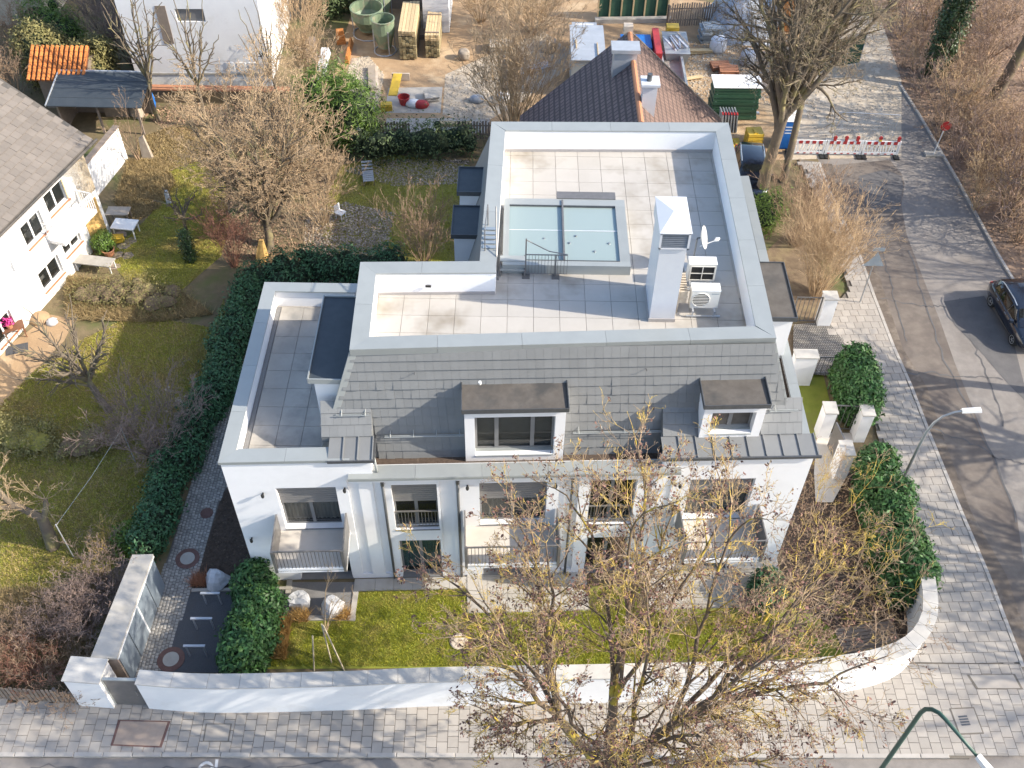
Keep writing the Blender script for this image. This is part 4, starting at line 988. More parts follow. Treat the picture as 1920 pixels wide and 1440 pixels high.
for x in (a0.x, a1.x - .04): m.hexa([(x, a0.y + .05, DECK), (x + .04, a0.y + .05, DECK), (x + .04, a0.y + .8, DECK), (x, a0.y + .8, DECK), (x, a0.y + .1, DECK + .22), (x + .04, a0.y + .1, DECK + .22), (x + .04, a0.y + .75, DECK + .46), (x, a0.y + .75, DECK + .46)])
m.build('stringer', 'rail_metal', st)
m = MB()
for (x, hz) in ((a0.x - .12, 2.0),):
    m.tube([(x, a0.y - .05, DECK), (x, a0.y - .05, DECK + 1.05), (x - .05, a0.y + 1.6, DECK + 2.0)], .025, 6); m.tube([(x - .03, a0.y + .8, DECK + .7), (x - .03, a0.y + .8, DECK + 1.5)], .018, 5); m.box(W0, x - .12, x + .1, a0.y - .16, a0.y + .08, DECK, DECK + .03)
    m.tube([(x - .42, a0.y + .25, PAR), (x - .42, a0.y + .25, PAR + .95), (x - .35, a0.y + 1.7, PAR + .95), (x - .35, a0.y + 1.7, PAR)], .022, 6)
m.build('handrail', 'rail_metal', st)
m = MB()
for k in range(5): m.box(W0, a0.x - .62, a0.x - .16, a0.y + .35 + k * .26, a0.y + .5 + k * .26, PAR + .02, PAR + .05)
m.build('grating', 'roof_lead', st)
# ---------------------------------------------------------------- boundary walls, gates, fences, hedges
def resample(pts, step):
    P = [Vector((*p[:2], 0)) for p in pts]; out = []; n = len(P)
    for i in range(n - 1):
        p0, p1, p2, p3 = P[max(i - 1, 0)], P[i], P[i + 1], P[min(i + 2, n - 1)]
        k = max(2, int((p2 - p1).length / .12))
        for t in [j / k for j in range(k)]:
            out.append(.5 * ((2 * p1) + (-p0 + p2) * t + (2 * p0 - 5 * p1 + 4 * p2 - p3) * t * t + (-p0 + 3 * p1 - 3 * p2 + p3) * t ** 3))
    out.append(P[-1]); res = [out[0]]; acc = 0
    for a, c in zip(out[:-1], out[1:]):
        acc += (c - a).length
        if acc >= step: res.append(c); acc = 0
    if (res[-1] - out[-1]).length > step * .3: res.append(out[-1])
    else: res[-1] = out[-1]
    return res
WL = resample(WTOP, .5)
def offs(line, d):
    out = []
    for i, p in enumerate(line):
        t = (line[min(i + 1, len(line) - 1)] - line[max(i - 1, 0)]).normalized(); out.append(p + Vector((-t.y, t.x, 0)) * d)
    return out
bw = thing('boundary_wall', (WL[0].x, WL[0].y, 0), 'long white rendered garden wall curving round the street corner', 'wall')
o_, i_ = offs(WL, .03), offs(WL, .47)
m = MB()
for k in range(len(WL) - 1):
    m.hexa([(*o_[k][:2], -.02), (*o_[k + 1][:2], -.02), (*i_[k + 1][:2], -.02), (*i_[k][:2], -.02), (*o_[k][:2], WZ - .06), (*o_[k + 1][:2], WZ - .06), (*i_[k + 1][:2], WZ - .06), (*i_[k][:2], WZ - .06)])
m.build('wall', 'render_wall', bw)
co, ci = offs(WL, -.02), offs(WL, .52)
k = 0
while k < len(WL) - 1:
    st_ = 2 if k < len(WL) - 22 else 1
    e2 = min(k + st_, len(WL) - 1); m = MB()
    for j in range(k, e2):
        t = (WL[j + 1] - WL[j]).normalized() * (.006 if j == k else 0); s = (WL[j + 1] - WL[j]).normalized() * (.006 if j == e2 - 1 else 0)
        a, b_, c, d = co[j] + t, co[j + 1] - s, ci[j + 1] - s, ci[j] + t
        m.hexa([(*a[:2], WZ - .06), (*b_[:2], WZ - .06), (*c[:2], WZ - .06), (*d[:2], WZ - .06), (*a[:2], WZ), (*b_[:2], WZ), (*c[:2], WZ + .01), (*d[:2], WZ + .01)])
    m.build('cap_stone', 'cap_stone', bw); k = e2
# left gate pier and gate
p, q = at(152, 1326), at(216, 1331)
gp_ = thing('gate_pier', (p.x, p.y, 0), 'white rendered wall piece left of the grey street gate', 'wall')
ang = math.atan2(q.y - p.y, q.x - p.x); fr = Fr(p.x, p.y, ang); L = (q - p).length
MB().box(fr, 0, L, 0, .85, -.02, WZ - .06).build('wall', 'render_wall', gp_); MB().box(fr, -.04, L + .04, -.04, .89, WZ - .06, WZ).build('cap_stone', 'cap_stone', gp_)
g0 = fr.p(L, .12, 0); g1 = o_[0] + Vector((0, .1, 0)); gt_ = thing('street_gate', (g0.x, g0.y, 0), 'plain dark grey metal street gate between the white walls', 'gate')
fr = Fr(g0.x, g0.y, math.atan2(g1.y - g0.y, g1.x - g0.x)); L = (g1 - g0).length
MB().box(fr, .06, L - .06, .03, .07, .06, WZ - .1).build('leaf', 'rail_metal', gt_)
MB().box(fr, 0, .06, 0, .1, 0, WZ - .04).box(fr, L - .06, L, 0, .1, 0, WZ - .04).box(fr, .06, L - .06, 0, .1, WZ - .1, WZ - .04).build('frame', 'cap_metal', gt_)
MB().tube([fr.p(L - .2, -.03, 1.0), fr.p(L - .2, -.03, 1.35)], .015, 6).tube([fr.p(L - .2, -.03, 1.2), fr.p(L - .2, .04, 1.2)], .012, 6).build('handle', 'steel', gt_)
# concrete bin store
q = [at(219, 1234, 2.1), at(287, 1039, 2.1), at(248, 1040, 2.1), at(169, 1234, 2.1)]
bs = thing('bin_store', (q[0].x, q[0].y, 0), 'long pale concrete bin store with grey sliding doors beside the path', 'bin store')
m = MB().prism([tuple(v[:2]) for v in inset([tuple(v[:2]) for v in q], .06)], 0, 2.0); m.build('body', 'manhole_plate', bs)
MB().prism([tuple(v[:2]) for v in q], 2.0, 2.1).build('roof_slab', 'concrete', bs)
fr = Fr(q[0].x, q[0].y, math.atan2(q[1].y - q[0].y, q[1].x - q[0].x)); L = (q[1] - q[0]).length
for k in range(4):
    MB().box(fr, .1 + (L - .2) * k / 4 + .02, .1 + (L - .2) * (k + 1) / 4 - .02, .01 - .012 * (k % 2), .07, .05, 1.95).build('door', 'roof_lead', bs)
MB().box(fr, .02, L - .02, -.02, .02, 1.95, 2.0).box(fr, L * .5 - .04, L * .5 + .04, -.02, .06, 0, 1.95).build('door_rail', 'white_metal', bs)
# bike stands
for k, (x0, y0, x1, y1) in enumerate(((388, 1133, 416, 1133), (370, 1180, 402, 1180), (357, 1231, 389, 1231))):
    a, c = at(x0, y0), at(x1, y1); t = thing('bike_stand', (a.x, a.y, .02), ('pale steel bike stand beside the concrete edging strip', 'pale steel bike stand between the two other bike stands', 'pale steel bike stand beside the round pale manhole lid')[k], 'bike stand', 'bicycle stands in the gravel yard')
    MB().tube([(a.x, a.y, .02), (a.x, a.y, .78)], .035, 6).tube([(c.x, c.y, .02), (c.x, c.y, .78)], .035, 6).build('legs', 'tin', t)
    MB().box(Fr(a.x, a.y, math.atan2(c.y - a.y, c.x - a.x)), -.08, (c - a).length + .08, -.045, .045, .78, .84).build('top_bar', 'tin', t)
# rocks
def rock(x, y, r, label, seed):
    p = at(x, y); g = np.random.default_rng(seed); m = MB(); nlat, nlon = 7, 11
    for i in range(nlat + 1):
        for j in range(nlon):
            th, ph = math.pi * i / nlat, 2 * math.pi * j / nlon
            d = np.array([math.sin(th) * math.cos(ph), math.sin(th) * math.sin(ph), math.cos(th)])
            rr = r * (1 + .16 * math.sin(3 * d[0] + seed) + .14 * math.sin(4 * d[1] + 2 * seed) + .12 * math.sin(5 * d[2] + seed) + g.normal(0, .03))
            m.v.append((p.x + d[0] * rr * 1.05, p.y + d[1] * rr * .9, .02 + max(-.04, r * .55 + d[2] * rr * .85)))
    for i in range(nlat):
        for j in range(nlon):
            j2 = (j + 1) % nlon; m.f.append((i * nlon + j, (i + 1) * nlon + j, (i + 1) * nlon + j2, i * nlon + j2))
    tag(m.build('boulder', 'rock', None, False), label, 'boulder')
rock(411, 1094, .44, 'pale grey boulder in the dark mulched bed', 3); rock(562, 1132, .42, 'leaning pale boulder in the gravel bed beside the hedge', 5); rock(626, 1143, .44, 'upright white boulder in the gravel bed beside the lawn', 9)
# side gates on the right
def pier(x, y, w, d, h, label, ang=0.0):
    p = at(x, y, PZ); t = thing('gate_pier', (p.x, p.y, 0), label, 'gate pier', 'white piers along the side boundary'); fr = Fr(p.x, p.y, ang)
    MB().box(fr, 0, w, 0, d, -.02, h - .07).build('shaft', 'render_wall', t); MB().box(fr, -.04, w + .04, -.04, d + .04, h - .07, h).build('cap', 'cap_stone', t); return fr
def bar_fence(a, c, z0, z1, name, label, cat, step=.12, mt='rail_metal'):
    t = thing(name, (a.x, a.y, z0), label, cat); fr = Fr(a.x, a.y, math.atan2(c.y - a.y, c.x - a.x)); L = (Vector((c.x, c.y, 0)) - Vector((a.x, a.y, 0))).length
    m = MB(); m.box(fr, 0, L, -.02, .02, z1 - .05, z1); m.box(fr, 0, L, -.02, .02, z0 + .05, z0 + .10)
    for u in (0, L - .05): m.box(fr, u, u + .05, -.026, .026, z0 - .1, z1 + .004)
    m.build('frame', mt, t); n = int(L / step)
    for k in range(1, n): MB().box(fr, L * k / n - .012, L * k / n + .012, -.012, .012, z0 + .1, z1 - .05).build('bar', mt, t)
    return t
pier(1532, 611, .62, .55, 1.9, 'white pier beside the tall brown shrub')
a, c = at(1483, 608, PZ), at(1531, 609, PZ); bar_fence(Vector((a.x, a.y + .2, 0)), Vector((c.x, c.y + .2, 0)), .12, 1.75, 'side_gate', 'dark barred gate beside the pier and the tall brown shrub', 'gate', .2)
pier(1478, 720, 1.0, .5, 1.9, 'broad white pier close to the villa wall')
a, c = at(1500, 702, PZ), at(1556, 702, PZ); bar_fence(Vector((a.x, a.y, 0)), Vector((c.x, c.y, 0)), .12, 1.3, 'bar_fence', 'low dark barred fence on the side paving beside the laurel', 'fence', .2)
pier(1532, 822, .5, .62, 1.85, 'white pier at the inner end of the bin gate'); pier(1600, 826, .5, .62, 1.85, 'white pier on the pavement edge beside the bin gate')
a, c = at(1552, 808, PZ), at(1602, 810, PZ); bar_fence(Vector((a.x, a.y + .1, 0)), Vector((c.x, c.y + .1, 0)), .13, 1.75, 'side_gate', 'dark barred gate between two white piers', 'gate', .2)
pier(1562, 900, .5, .75, 1.85, 'white pier between the gate path and the long laurel hedge')
a = at(1552, 835, PZ); c = at(1567, 868, PZ)
m = MB(); fr = Fr(a.x, a.y, math.atan2(c.y - a.y, c.x - a.x)); m.box(fr, 0, 1.5, -.03, .03, .13, 1.7); o = m.build('gate_leaf', 'rail_metal'); tag(o, 'open plain gate leaf standing beside the path', 'gate')

# ---------------------------------------------------------------- leaves
def leaf_cloud(C, N, size, asp, rg, bend=.0):
    """diamond leaf quads at C facing N"""
    n = len(C); t = rg.normal(size=(n, 3)); N = N / np.linalg.norm(N, axis=1, keepdims=True)
    t -= N * (t * N).sum(1, keepdims=True); t /= np.linalg.norm(t, axis=1, keepdims=True); w = np.cross(N, t)
    s = size * rg.uniform(.5, 1.3, (n, 1))
    V = np.empty((n, 4, 3)); V[:, 0] = C - t * s; V[:, 1] = C + w * s * asp - t * s * .1; V[:, 2] = C + t * s - N * s * .25; V[:, 3] = C - w * s * asp - t * s * .1
    F = np.arange(n * 4).reshape(n, 4); return V.reshape(-1, 3), F
def lump(C, Rr, rg, n):
    d = rg.normal(size=(n, 3)); d /= np.linalg.norm(d, axis=1, keepdims=True); return C + d * Rr, d
def bush(name, label, pts, width, height, n, mt, core='laurel_core', size=.085, asp=.42, seed=0, cat='hedge', group=None, z0=0.0, dens=1.0, jit=.14):
    """evergreen mass along a ground line"""
    rg = np.random.default_rng(seed); line = resample(pts, width * .45) if len(pts) > 1 else [Vector((*pts[0][:2], 0))]
    E = []
    for p in line:
        for k in range(3):
            hh = height * rg.uniform(.82, 1.1)
            E.append((np.array([p.x + rg.normal(0, width * .16), p.y + rg.normal(0, width * .16), z0 + hh * .5]), np.array([width * rg.uniform(.34, .52), width * rg.uniform(.34, .52), hh * .52])))
        for k in range(3):
            a = rg.uniform(0, 6.3); zz = rg.uniform(.35, .95) * height
            E.append((np.array([p.x + math.cos(a) * width * .36, p.y + math.sin(a) * width * .36, z0 + zz * .9]), np.array([1, 1, 1]) * width * rg.uniform(.16, .27)))
    Cs, Ns = [], []
    area = np.array([e_[1][0] * e_[1][2] for e_ in E]); share = area / area.sum()
    for (c, r), sh in zip(E, share):
        P, d = lump(c, r, rg, int(n * sh * 1.8) + 3)
        ok = np.ones(len(P), bool)
        for (c2, r2) in E:
            if c2 is c: continue
            ok &= (((P - c2) / (r2 * .93)) ** 2).sum(1) > 1
        ok &= P[:, 2] > z0 + .03
        Cs.append(P[ok]); Ns.append((d / r * r.mean())[ok])
    C = np.concatenate(Cs); N = np.concatenate(Ns); N /= np.linalg.norm(N, axis=1, keepdims=True)
    C = C + N * (np.abs(rg.normal(0, jit * .8, (len(C), 1))) - jit * .35) + rg.normal(0, .03, C.shape)
    C[:, 2] = np.maximum(C[:, 2], z0 + .02)
    N = N + rg.normal(0, .55, N.shape) + np.array([0, 0, .35])
    V, F = leaf_cloud(C, N, size, asp, rg)
    t = thing(name, (line[0].x, line[0].y, z0), label, cat, group)
    fast('foliage', V, F, mt, t)
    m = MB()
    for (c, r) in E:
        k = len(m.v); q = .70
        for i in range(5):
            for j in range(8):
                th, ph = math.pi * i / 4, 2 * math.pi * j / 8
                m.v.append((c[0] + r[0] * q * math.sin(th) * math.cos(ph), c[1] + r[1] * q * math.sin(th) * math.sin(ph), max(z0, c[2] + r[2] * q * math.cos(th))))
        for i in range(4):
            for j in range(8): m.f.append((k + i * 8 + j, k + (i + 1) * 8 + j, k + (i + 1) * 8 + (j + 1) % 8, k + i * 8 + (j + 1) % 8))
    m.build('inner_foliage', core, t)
    return t
P2 = lambda *a: [at2(x, y) for x, y in a]
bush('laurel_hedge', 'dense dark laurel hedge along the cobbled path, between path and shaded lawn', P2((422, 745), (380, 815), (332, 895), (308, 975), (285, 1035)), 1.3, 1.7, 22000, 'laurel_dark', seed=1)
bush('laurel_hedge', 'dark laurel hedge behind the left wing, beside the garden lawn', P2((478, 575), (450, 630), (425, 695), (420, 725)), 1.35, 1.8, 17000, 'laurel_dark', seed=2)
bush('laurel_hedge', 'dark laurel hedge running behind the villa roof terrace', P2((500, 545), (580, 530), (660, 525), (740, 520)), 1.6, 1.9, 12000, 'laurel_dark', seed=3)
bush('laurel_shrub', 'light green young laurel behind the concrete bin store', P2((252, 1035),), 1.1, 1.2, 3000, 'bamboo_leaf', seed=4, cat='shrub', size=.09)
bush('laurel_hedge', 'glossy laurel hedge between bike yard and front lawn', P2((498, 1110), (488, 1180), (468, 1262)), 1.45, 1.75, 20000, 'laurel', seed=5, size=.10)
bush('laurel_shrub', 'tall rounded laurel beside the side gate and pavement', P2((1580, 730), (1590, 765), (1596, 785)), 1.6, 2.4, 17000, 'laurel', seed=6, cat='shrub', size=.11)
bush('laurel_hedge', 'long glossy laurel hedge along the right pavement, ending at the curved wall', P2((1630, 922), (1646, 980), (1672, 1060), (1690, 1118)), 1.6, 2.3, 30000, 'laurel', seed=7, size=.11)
bush('evergreen_shrub', 'small dark evergreen half hidden by bare twigs near the right terrace', P2((1440, 1118),), 1.2, 1.3, 4000, 'laurel_dark', seed=8, cat='shrub')
bush('bamboo', 'bright green bamboo clump behind the bare shrubs', P2((600, 245), (640, 240), (672, 265)), 2.6, 3.6, 16000, 'bamboo_leaf', size=.16, asp=.16, seed=9, cat='shrub', jit=.5)
bush('conifer', 'yellow green conifer bush behind the orange roofed hut', P2((95, 75), (130, 95)), 2.6, 2.6, 7000, 'bamboo_leaf', size=.14, asp=.2, seed=10, cat='shrub', jit=.4)
bush('ivy_bush', 'olive evergreen climbing over the orange roofed hut', P2((85, 158), (112, 152)), 2.5, 3.7, 12000, 'olive_leaf', size=.10, seed=11, cat='shrub', jit=.3)
bush('ivy_bush', 'rounded olive bush right of the orange roofed hut', P2((185, 150),), 2.4, 3.0, 7000, 'olive_leaf', size=.10, seed=12, cat='shrub', jit=.3)
bush('evergreen_hedge', 'ragged dark evergreen hedge at the back of the garden lawn', P2((700, 300), (760, 292), (830, 290), (880, 285)), 1.6, 2.0, 7000, 'conifer', size=.09, seed=13, jit=.5, core='laurel_core')
bush('conifer', 'dark green tall evergreen beside the fenced yard', P2((625, 25), (650, 15)), 2.2, 4.5, 8000, 'conifer', size=.12, seed=14, cat='tree', jit=.4)
bush('ivy_bush', 'yellow green ivy at the foot of the street tree', P2((1435, 405), (1420, 430)), 1.3, 1.5, 5000, 'bamboo_leaf', size=.07, seed=15, cat='shrub', jit=.3)
bush('shrub', 'brownish green shrub border in the sunny garden beside the flower bed', P2((170, 560), (240, 560), (310, 570)), 1.5, .75, 12000, 'olive_leaf', size=.05, seed=16, cat='shrub', jit=.5, core='soil')
bush('shrub', 'low olive shrub in the shaded lower left garden', P2((30, 820), (75, 830)), 1.6, .7, 9000, 'olive_leaf', size=.06, seed=17, cat='shrub', jit=.5, core='garden_lawn')
bush('shrub', 'low brown green mound in the shaded garden', P2((140, 850), (190, 830)), 1.5, .6, 3500, 'olive_leaf', size=.06, seed=18, cat='shrub', jit=.4, core='soil')
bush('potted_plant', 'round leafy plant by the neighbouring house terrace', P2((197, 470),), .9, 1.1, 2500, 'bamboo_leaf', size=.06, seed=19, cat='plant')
# straw like reeds beside the front hedge
def blades(poly, n, h, w, rg, z=0.0, lean=.35):
    P = scatter_in(poly, n, rg); k = len(P); a = rg.uniform(0, 6.283, k); hh = h * rg.uniform(.5, 1.3, k); l = rg.normal(0, lean, (k, 2)) * hh[:, None]
    V = np.empty((k, 3, 3)); V[:, 0, :2] = P + np.stack([np.cos(a), np.sin(a)], 1) * w; V[:, 1, :2] = P - np.stack([np.cos(a), np.sin(a)], 1) * w; V[:, 2, :2] = P + l
    V[:, 0, 2] = V[:, 1, 2] = z; V[:, 2, 2] = z + hh; return V.reshape(-1, 3), np.arange(k * 3).reshape(k, 3)
rg = np.random.default_rng(77)
V, F = blades(P2((515, 1235), (530, 1165), (545, 1165), (535, 1238)), 2500, .5, .02, rg, .0, .3)
tag(fast('reed_grass', V, F, 'straw'), 'strip of dry straw coloured reeds beside the laurel hedge', 'reeds', kind='stuff')
LAWN = P2((505, 1250), (540, 1170), (665, 1165), (675, 1108), (870, 1103), (880, 1150), (1060, 1152), (1070, 1110), (1215, 1110), (1215, 1148), (1450, 1150), (1500, 1200), (1450, 1240), (1200, 1245), (800, 1250))
V, F = blades(LAWN, 110000, .06, .013, rg, .02, .5); tag(fast('lawn_grass', V, F, 'grass_blade'), 'short bright grass of the front lawn', 'grass', kind='stuff')
V, F = blades(G_LEFT, 170000, .07, .018, rg, .0, .5); tag(fast('lawn_grass', V, F, 'garden_blade'), 'grass of the shaded neighbouring lawn', 'grass', kind='stuff')
V, F = blades(G_LEFT, 26000, .14, .016, rg, .0, .7); tag(fast('dry_grass', V, F, 'dry_blade'), 'straw coloured dead grass among the shaded lawn', 'grass', kind='stuff')
V, F = blades(G_UP, 60000, .07, .018, rg, .0, .5); tag(fast('lawn_grass', V, F, 'garden_blade'), 'grass of the sunny upper lawn', 'grass', kind='stuff')
V, F = blades(G_MID, 50000, .07, .018, rg, .0, .5); tag(fast('lawn_grass', V, F, 'garden_blade'), 'grass of the lawn behind the villa', 'grass', kind='stuff')
V, F = blades(G_TOPL, 30000, .12, .02, rg, .0, .5); tag(fast('dry_grass', V, F, 'dry_blade'), 'yellow dry grass in the back garden', 'grass', kind='stuff')
ROUGH = P2((0, 1290), (0, 1110), (120, 1110), (200, 1070), (165, 1230), (110, 1260))
V, F = blades(ROUGH, 45000, .28, .02, rg, .0, .6); tag(fast('dry_grass', V, F, 'dry_blade'), 'rough dry grass in front of the neighbouring garden', 'grass', kind='stuff')
BORDER = P2((215, 380), (240, 300), (300, 300), (330, 340), (300, 390), (250, 420))
V, F = blades(BORDER, 20000, .2, .02, rg, .0, .6); tag(fast('dry_grass', V, F, 'dry_blade'), 'dry herb border beside the white garden wall', 'grass', kind='stuff')
BORD2 = P2((125, 520), (330, 545), (400, 590), (290, 605), (130, 600))
V, F = blades(BORD2, 26000, .3, .02, rg, .0, .6); tag(fast('dry_grass', V, F, 'dry_blade'), 'dry flower border between the two garden lawns', 'grass', kind='stuff')
def litter(poly, n, size, mt, label, seed, z=.012):
    g = np.random.default_rng(seed); P = scatter_in(poly, n, g); C = np.column_stack([P, np.full(len(P), z) + g.uniform(0, .05, len(P))]); N = g.normal(0, .35, (len(P), 3)); N[:, 2] = 1
    V, F = leaf_cloud(C, N, size, .6, g); tag(fast('leaf_litter', V, F, mt), label, 'leaves', kind='stuff')
litter(P2((560, 560), (575, 400), (650, 380), (740, 400), (720, 500), (640, 530)), 9000, .07, 'litter_pale', 'pale fallen leaves scattered under the garden shrubs', 1)
litter(P2((640, 320), (720, 300), (880, 300), (870, 345), (740, 350)), 4000, .06, 'litter_pale', 'fallen leaves along the back of the lawn', 2)
litter(WOODPOLY, 90000, .09, 'litter', 'brown fallen leaves covering the woodland floor', 3)
litter(P2((366, 1100), (418, 930), (432, 908), (485, 1090)), 3500, .05, 'bark_soil', 'bark chips in the bed beside the path', 4, .025)
litter(P2((380, 330), (470, 300), (620, 300), (640, 460), (560, 520), (440, 500)), 12000, .06, 'litter', 'brown fallen leaves under the large bare shrub', 5)
litter(P2((250, 200), (620, 190), (640, 250), (330, 260)), 6000, .08, 'litter', 'brown leaves along the back fence', 6)
litter(P2((1465, 1095), (1490, 890), (1600, 900), (1690, 1080), (1690, 1180), (1560, 1180)), 5000, .06, 'litter', 'brown leaves in the corner bed', 7, .03)
# ---------------------------------------------------------------- bare trees and shrubs
class Grow:
    def __init__(s, seed): s.r = np.random.default_rng(seed); s.S = []; s.tips = []
    def path(s, pts, r0, r1):
        n = len(pts)
        for i in range(n - 1):
            a, c = r0 + (r1 - r0) * i / (n - 1), r0 + (r1 - r0) * (i + 1) / (n - 1); s.S.append((*pts[i], *pts[i + 1], a, c))
    def branch(s, p, d, L, r, lvl, prm):
        g = s.r; n = max(3, int(round(L / prm['seg'][lvl]))); st = L / n; d = norm(d); rmin = prm['rmin']
        nk = prm['kids'][lvl] if lvl < len(prm['kids']) else 0
        kid_at = sorted(g.uniform(prm.get('k0', .25), 1.0, nk)) if nk else []
        ki = 0; rc = r
        for i in range(n):
            d = norm(d + g.normal(0, prm['wob'][lvl], 3) + np.array([0, 0, prm['up'][lvl]]))
            q = p + d * st
            if q[2] < .05: q[2] = .05; d[2] = abs(d[2])
            rn = max(rmin, r * (1 - (i + 1) / n * prm.get('taper', .75)))
            s.S.append((*p, *q, rc, rn)); t = (i + 1) / n
            while ki < len(kid_at) and kid_at[ki] <= t:
                ax = g.normal(size=3); ax -= d * ax.dot(d); ax = norm(ax); a = g.uniform(*prm['ang'])
                kd = norm(d * math.cos(a) + ax * math.sin(a) + prm.get('out', 0) * norm(q - s.c) if hasattr(s, 'c') else d * math.cos(a) + ax * math.sin(a))
                s.branch(q, kd, L * prm['ratio'][lvl] * g.uniform(.6, 1.15) * (1 - .35 * kid_at[ki]), max(rmin, rn * prm.get('rr', .62)), lvl + 1, prm); ki += 1
            p = q; rc = rn
        if nk == 0: s.tips.append((*p, *d))
        elif g.random() < .9: s.tips.append((*p, *d))
    def mesh(s, name, mt, parent, lo, hi, sides):
        A = np.array(s.S); sel = (A[:, 6] >= lo) & (A[:, 6] < hi); A = A[sel]
        if not len(A): return None
        p, q, r0, r1 = A[:, :3], A[:, 3:6], A[:, 6:7], A[:, 7:8]; d = q - p; L = np.linalg.norm(d, axis=1, keepdims=True) + 1e-9; d = d / L
        p = p - d * r0 * .4
        ref = np.where(np.abs(d[:, 2:3]) > .9, np.array([[1., 0, 0]]), np.array([[0, 0, 1.]])); x = np.cross(d, ref); x /= np.linalg.norm(x, axis=1, keepdims=True); y = np.cross(d, x)
        m = len(A); V = np.empty((m, 2 * sides, 3))
        for j in range(sides):
            a = 2 * math.pi * j / sides; o = x * math.cos(a) + y * math.sin(a); V[:, j] = p + o * r0; V[:, sides + j] = q + o * r1
        k = (np.arange(m) * 2 * sides)[:, None]; F = np.concatenate([k + np.array([[j, (j + 1) % sides, sides + (j + 1) % sides, sides + j]]) for j in range(sides)])
        return fast(name, V.reshape(-1, 3), F, mt, parent, smooth=True)
def bez(a, b_, c, n):
    return [np.array(a) * (1 - t) ** 2 + 2 * np.array(b_) * t * (1 - t) + np.array(c) * t * t for t in np.linspace(0, 1, n)]
PRM = dict(seg=(.55, .40, .30, .22, .16), wob=(.10, .17, .22, .24, .26), up=(.05, .05, .05, .06, .05), kids=(8, 7, 6, 4), ratio=(.55, .52, .5, .5), ang=(.5, 1.05), rmin=.006, out=.25)
def tree(name, label, base, top, crown_c, crown_r, trunk_r, fork_z, nl, seed, mt='bark_grey', tw='twig_grey', prm=None, kids=None, lean=None, seeds=False, cat='tree', group=None, rmin=None, lower=-.5, stems=0):
    pr = dict(PRM); pr.update(prm or {})
    if kids: pr['kids'] = kids
    if rmin: pr['rmin'] = rmin
    g = Grow(seed); g.c = np.array(crown_c) - np.array([0, 0, crown_r[2] * .4]); rg = g.r
    b = np.array([base[0], base[1], -.05]); fk = np.array(lean if lean is not None else (base[0] * .6 + crown_c[0] * .4, base[1] * .6 + crown_c[1] * .4, fork_z), float)
    # trunk with root flare
    tp = bez(b, (b + fk) / 2 + np.array([rg.normal(0, .1), rg.normal(0, .1), 0]), fk, 7); g.path([tp[0], tp[0] * .9 + tp[1] * .1], trunk_r * 1.5, trunk_r * 1.05); g.path([tp[0] * .9 + tp[1] * .1] + tp[1:], trunk_r * 1.05, trunk_r * .78)
    ga = math.pi * (3 - math.sqrt(5)); subs = []
    for j in range(stems):
        a = 2 * math.pi * j / stems + .6 * seed; sd = np.array([math.cos(a), math.sin(a), 0]); e_ = fk + (np.array(crown_c) - fk) * .42 + sd * np.array(crown_r) * .26
        sp_ = bez(fk, (fk + e_) / 2 + np.array([0, 0, .35]) - sd * .15, e_, 8); sp_ = [sp_[0]] + [p + rg.normal(0, .035, 3) for p in sp_[1:]]; g.path(sp_, trunk_r * rg.uniform(.58, .7), trunk_r * .42); subs.append((sp_, sd))
    for k in range(nl):
        zz = 1 - (1 - lower) * (k + .5) / nl; rr = math.sqrt(max(0, 1 - zz * zz)); a = ga * k + seed
        dv = np.array([rr * math.cos(a), rr * math.sin(a), zz]); tg = np.array(crown_c) + dv * np.array(crown_r) * rg.uniform(.62, .8)
        t0 = 1.0 if zz > -.1 else rg.uniform(.75, 1.0); st = b + (fk - b) * t0 if t0 < 1 else fk + rg.normal(0, .04, 3)
        if subs:
            sp_, sd = max(subs, key=lambda q: float(q[1] @ dv) + rg.normal(0, .15)); st = sp_[int(rg.integers(4, 8))]
        mid = st * .5 + tg * .5 + np.array([0, 0, .12 * np.linalg.norm(tg - st)]) * (1 if zz < .6 else .2) + rg.normal(0, .25, 3)
        n = 9; pts = bez(st, mid, tg, n); r0, r1 = trunk_r * (rg.uniform(.22, .36) if subs else rg.uniform(.40, .6)), trunk_r * .12
        pts = [pts[0]] + [p + rg.normal(0, .05, 3) for p in pts[1:]]
        g.path(pts, r0, r1); Lb = np.linalg.norm(tg - st)
        for i in range(pr.get('i0', 2), n):
            for _ in range(pr.get('per', 2)):
                d = norm(pts[i] - pts[i - 1]); ax = rg.normal(size=3); ax -= d * ax.dot(d); ax = norm(ax); an = rg.uniform(*pr['ang'])
                g.branch(pts[i], d * math.cos(an) + ax * math.sin(an) + .25 * norm(pts[i] - g.c), Lb * .40 * rg.uniform(.6, 1.1) * (1 - .25 * i / n), max(pr['rmin'], (r0 + (r1 - r0) * i / n) * .55), 1, pr)
        g.branch(pts[-1], pts[-1] - pts[-2], Lb * .35, r1, 1, pr)
    t = thing(name, (base[0], base[1], 0), label, cat, group)
    big = trunk_r * .22 if trunk_r > .2 else .018
    g.mesh('trunk', mt, t, big, 9, 8)
    if big > .018: g.mesh('branches', mt, t, .018, big, 5); g.mesh('crown', tw, t, 0, .018, 3)
    if seeds:
        T = np.array(g.tips); pick = T[rg.random(len(T)) < seeds]; n = len(pick); C = np.repeat(pick[:, :3], 5, 0) + rg.normal(0, .055, (n * 5, 3)); V, F = leaf_cloud(C, rg.normal(size=C.shape), .055, .5, rg); fast('seed_clusters', V, F, 'seed', t)
    return t, g
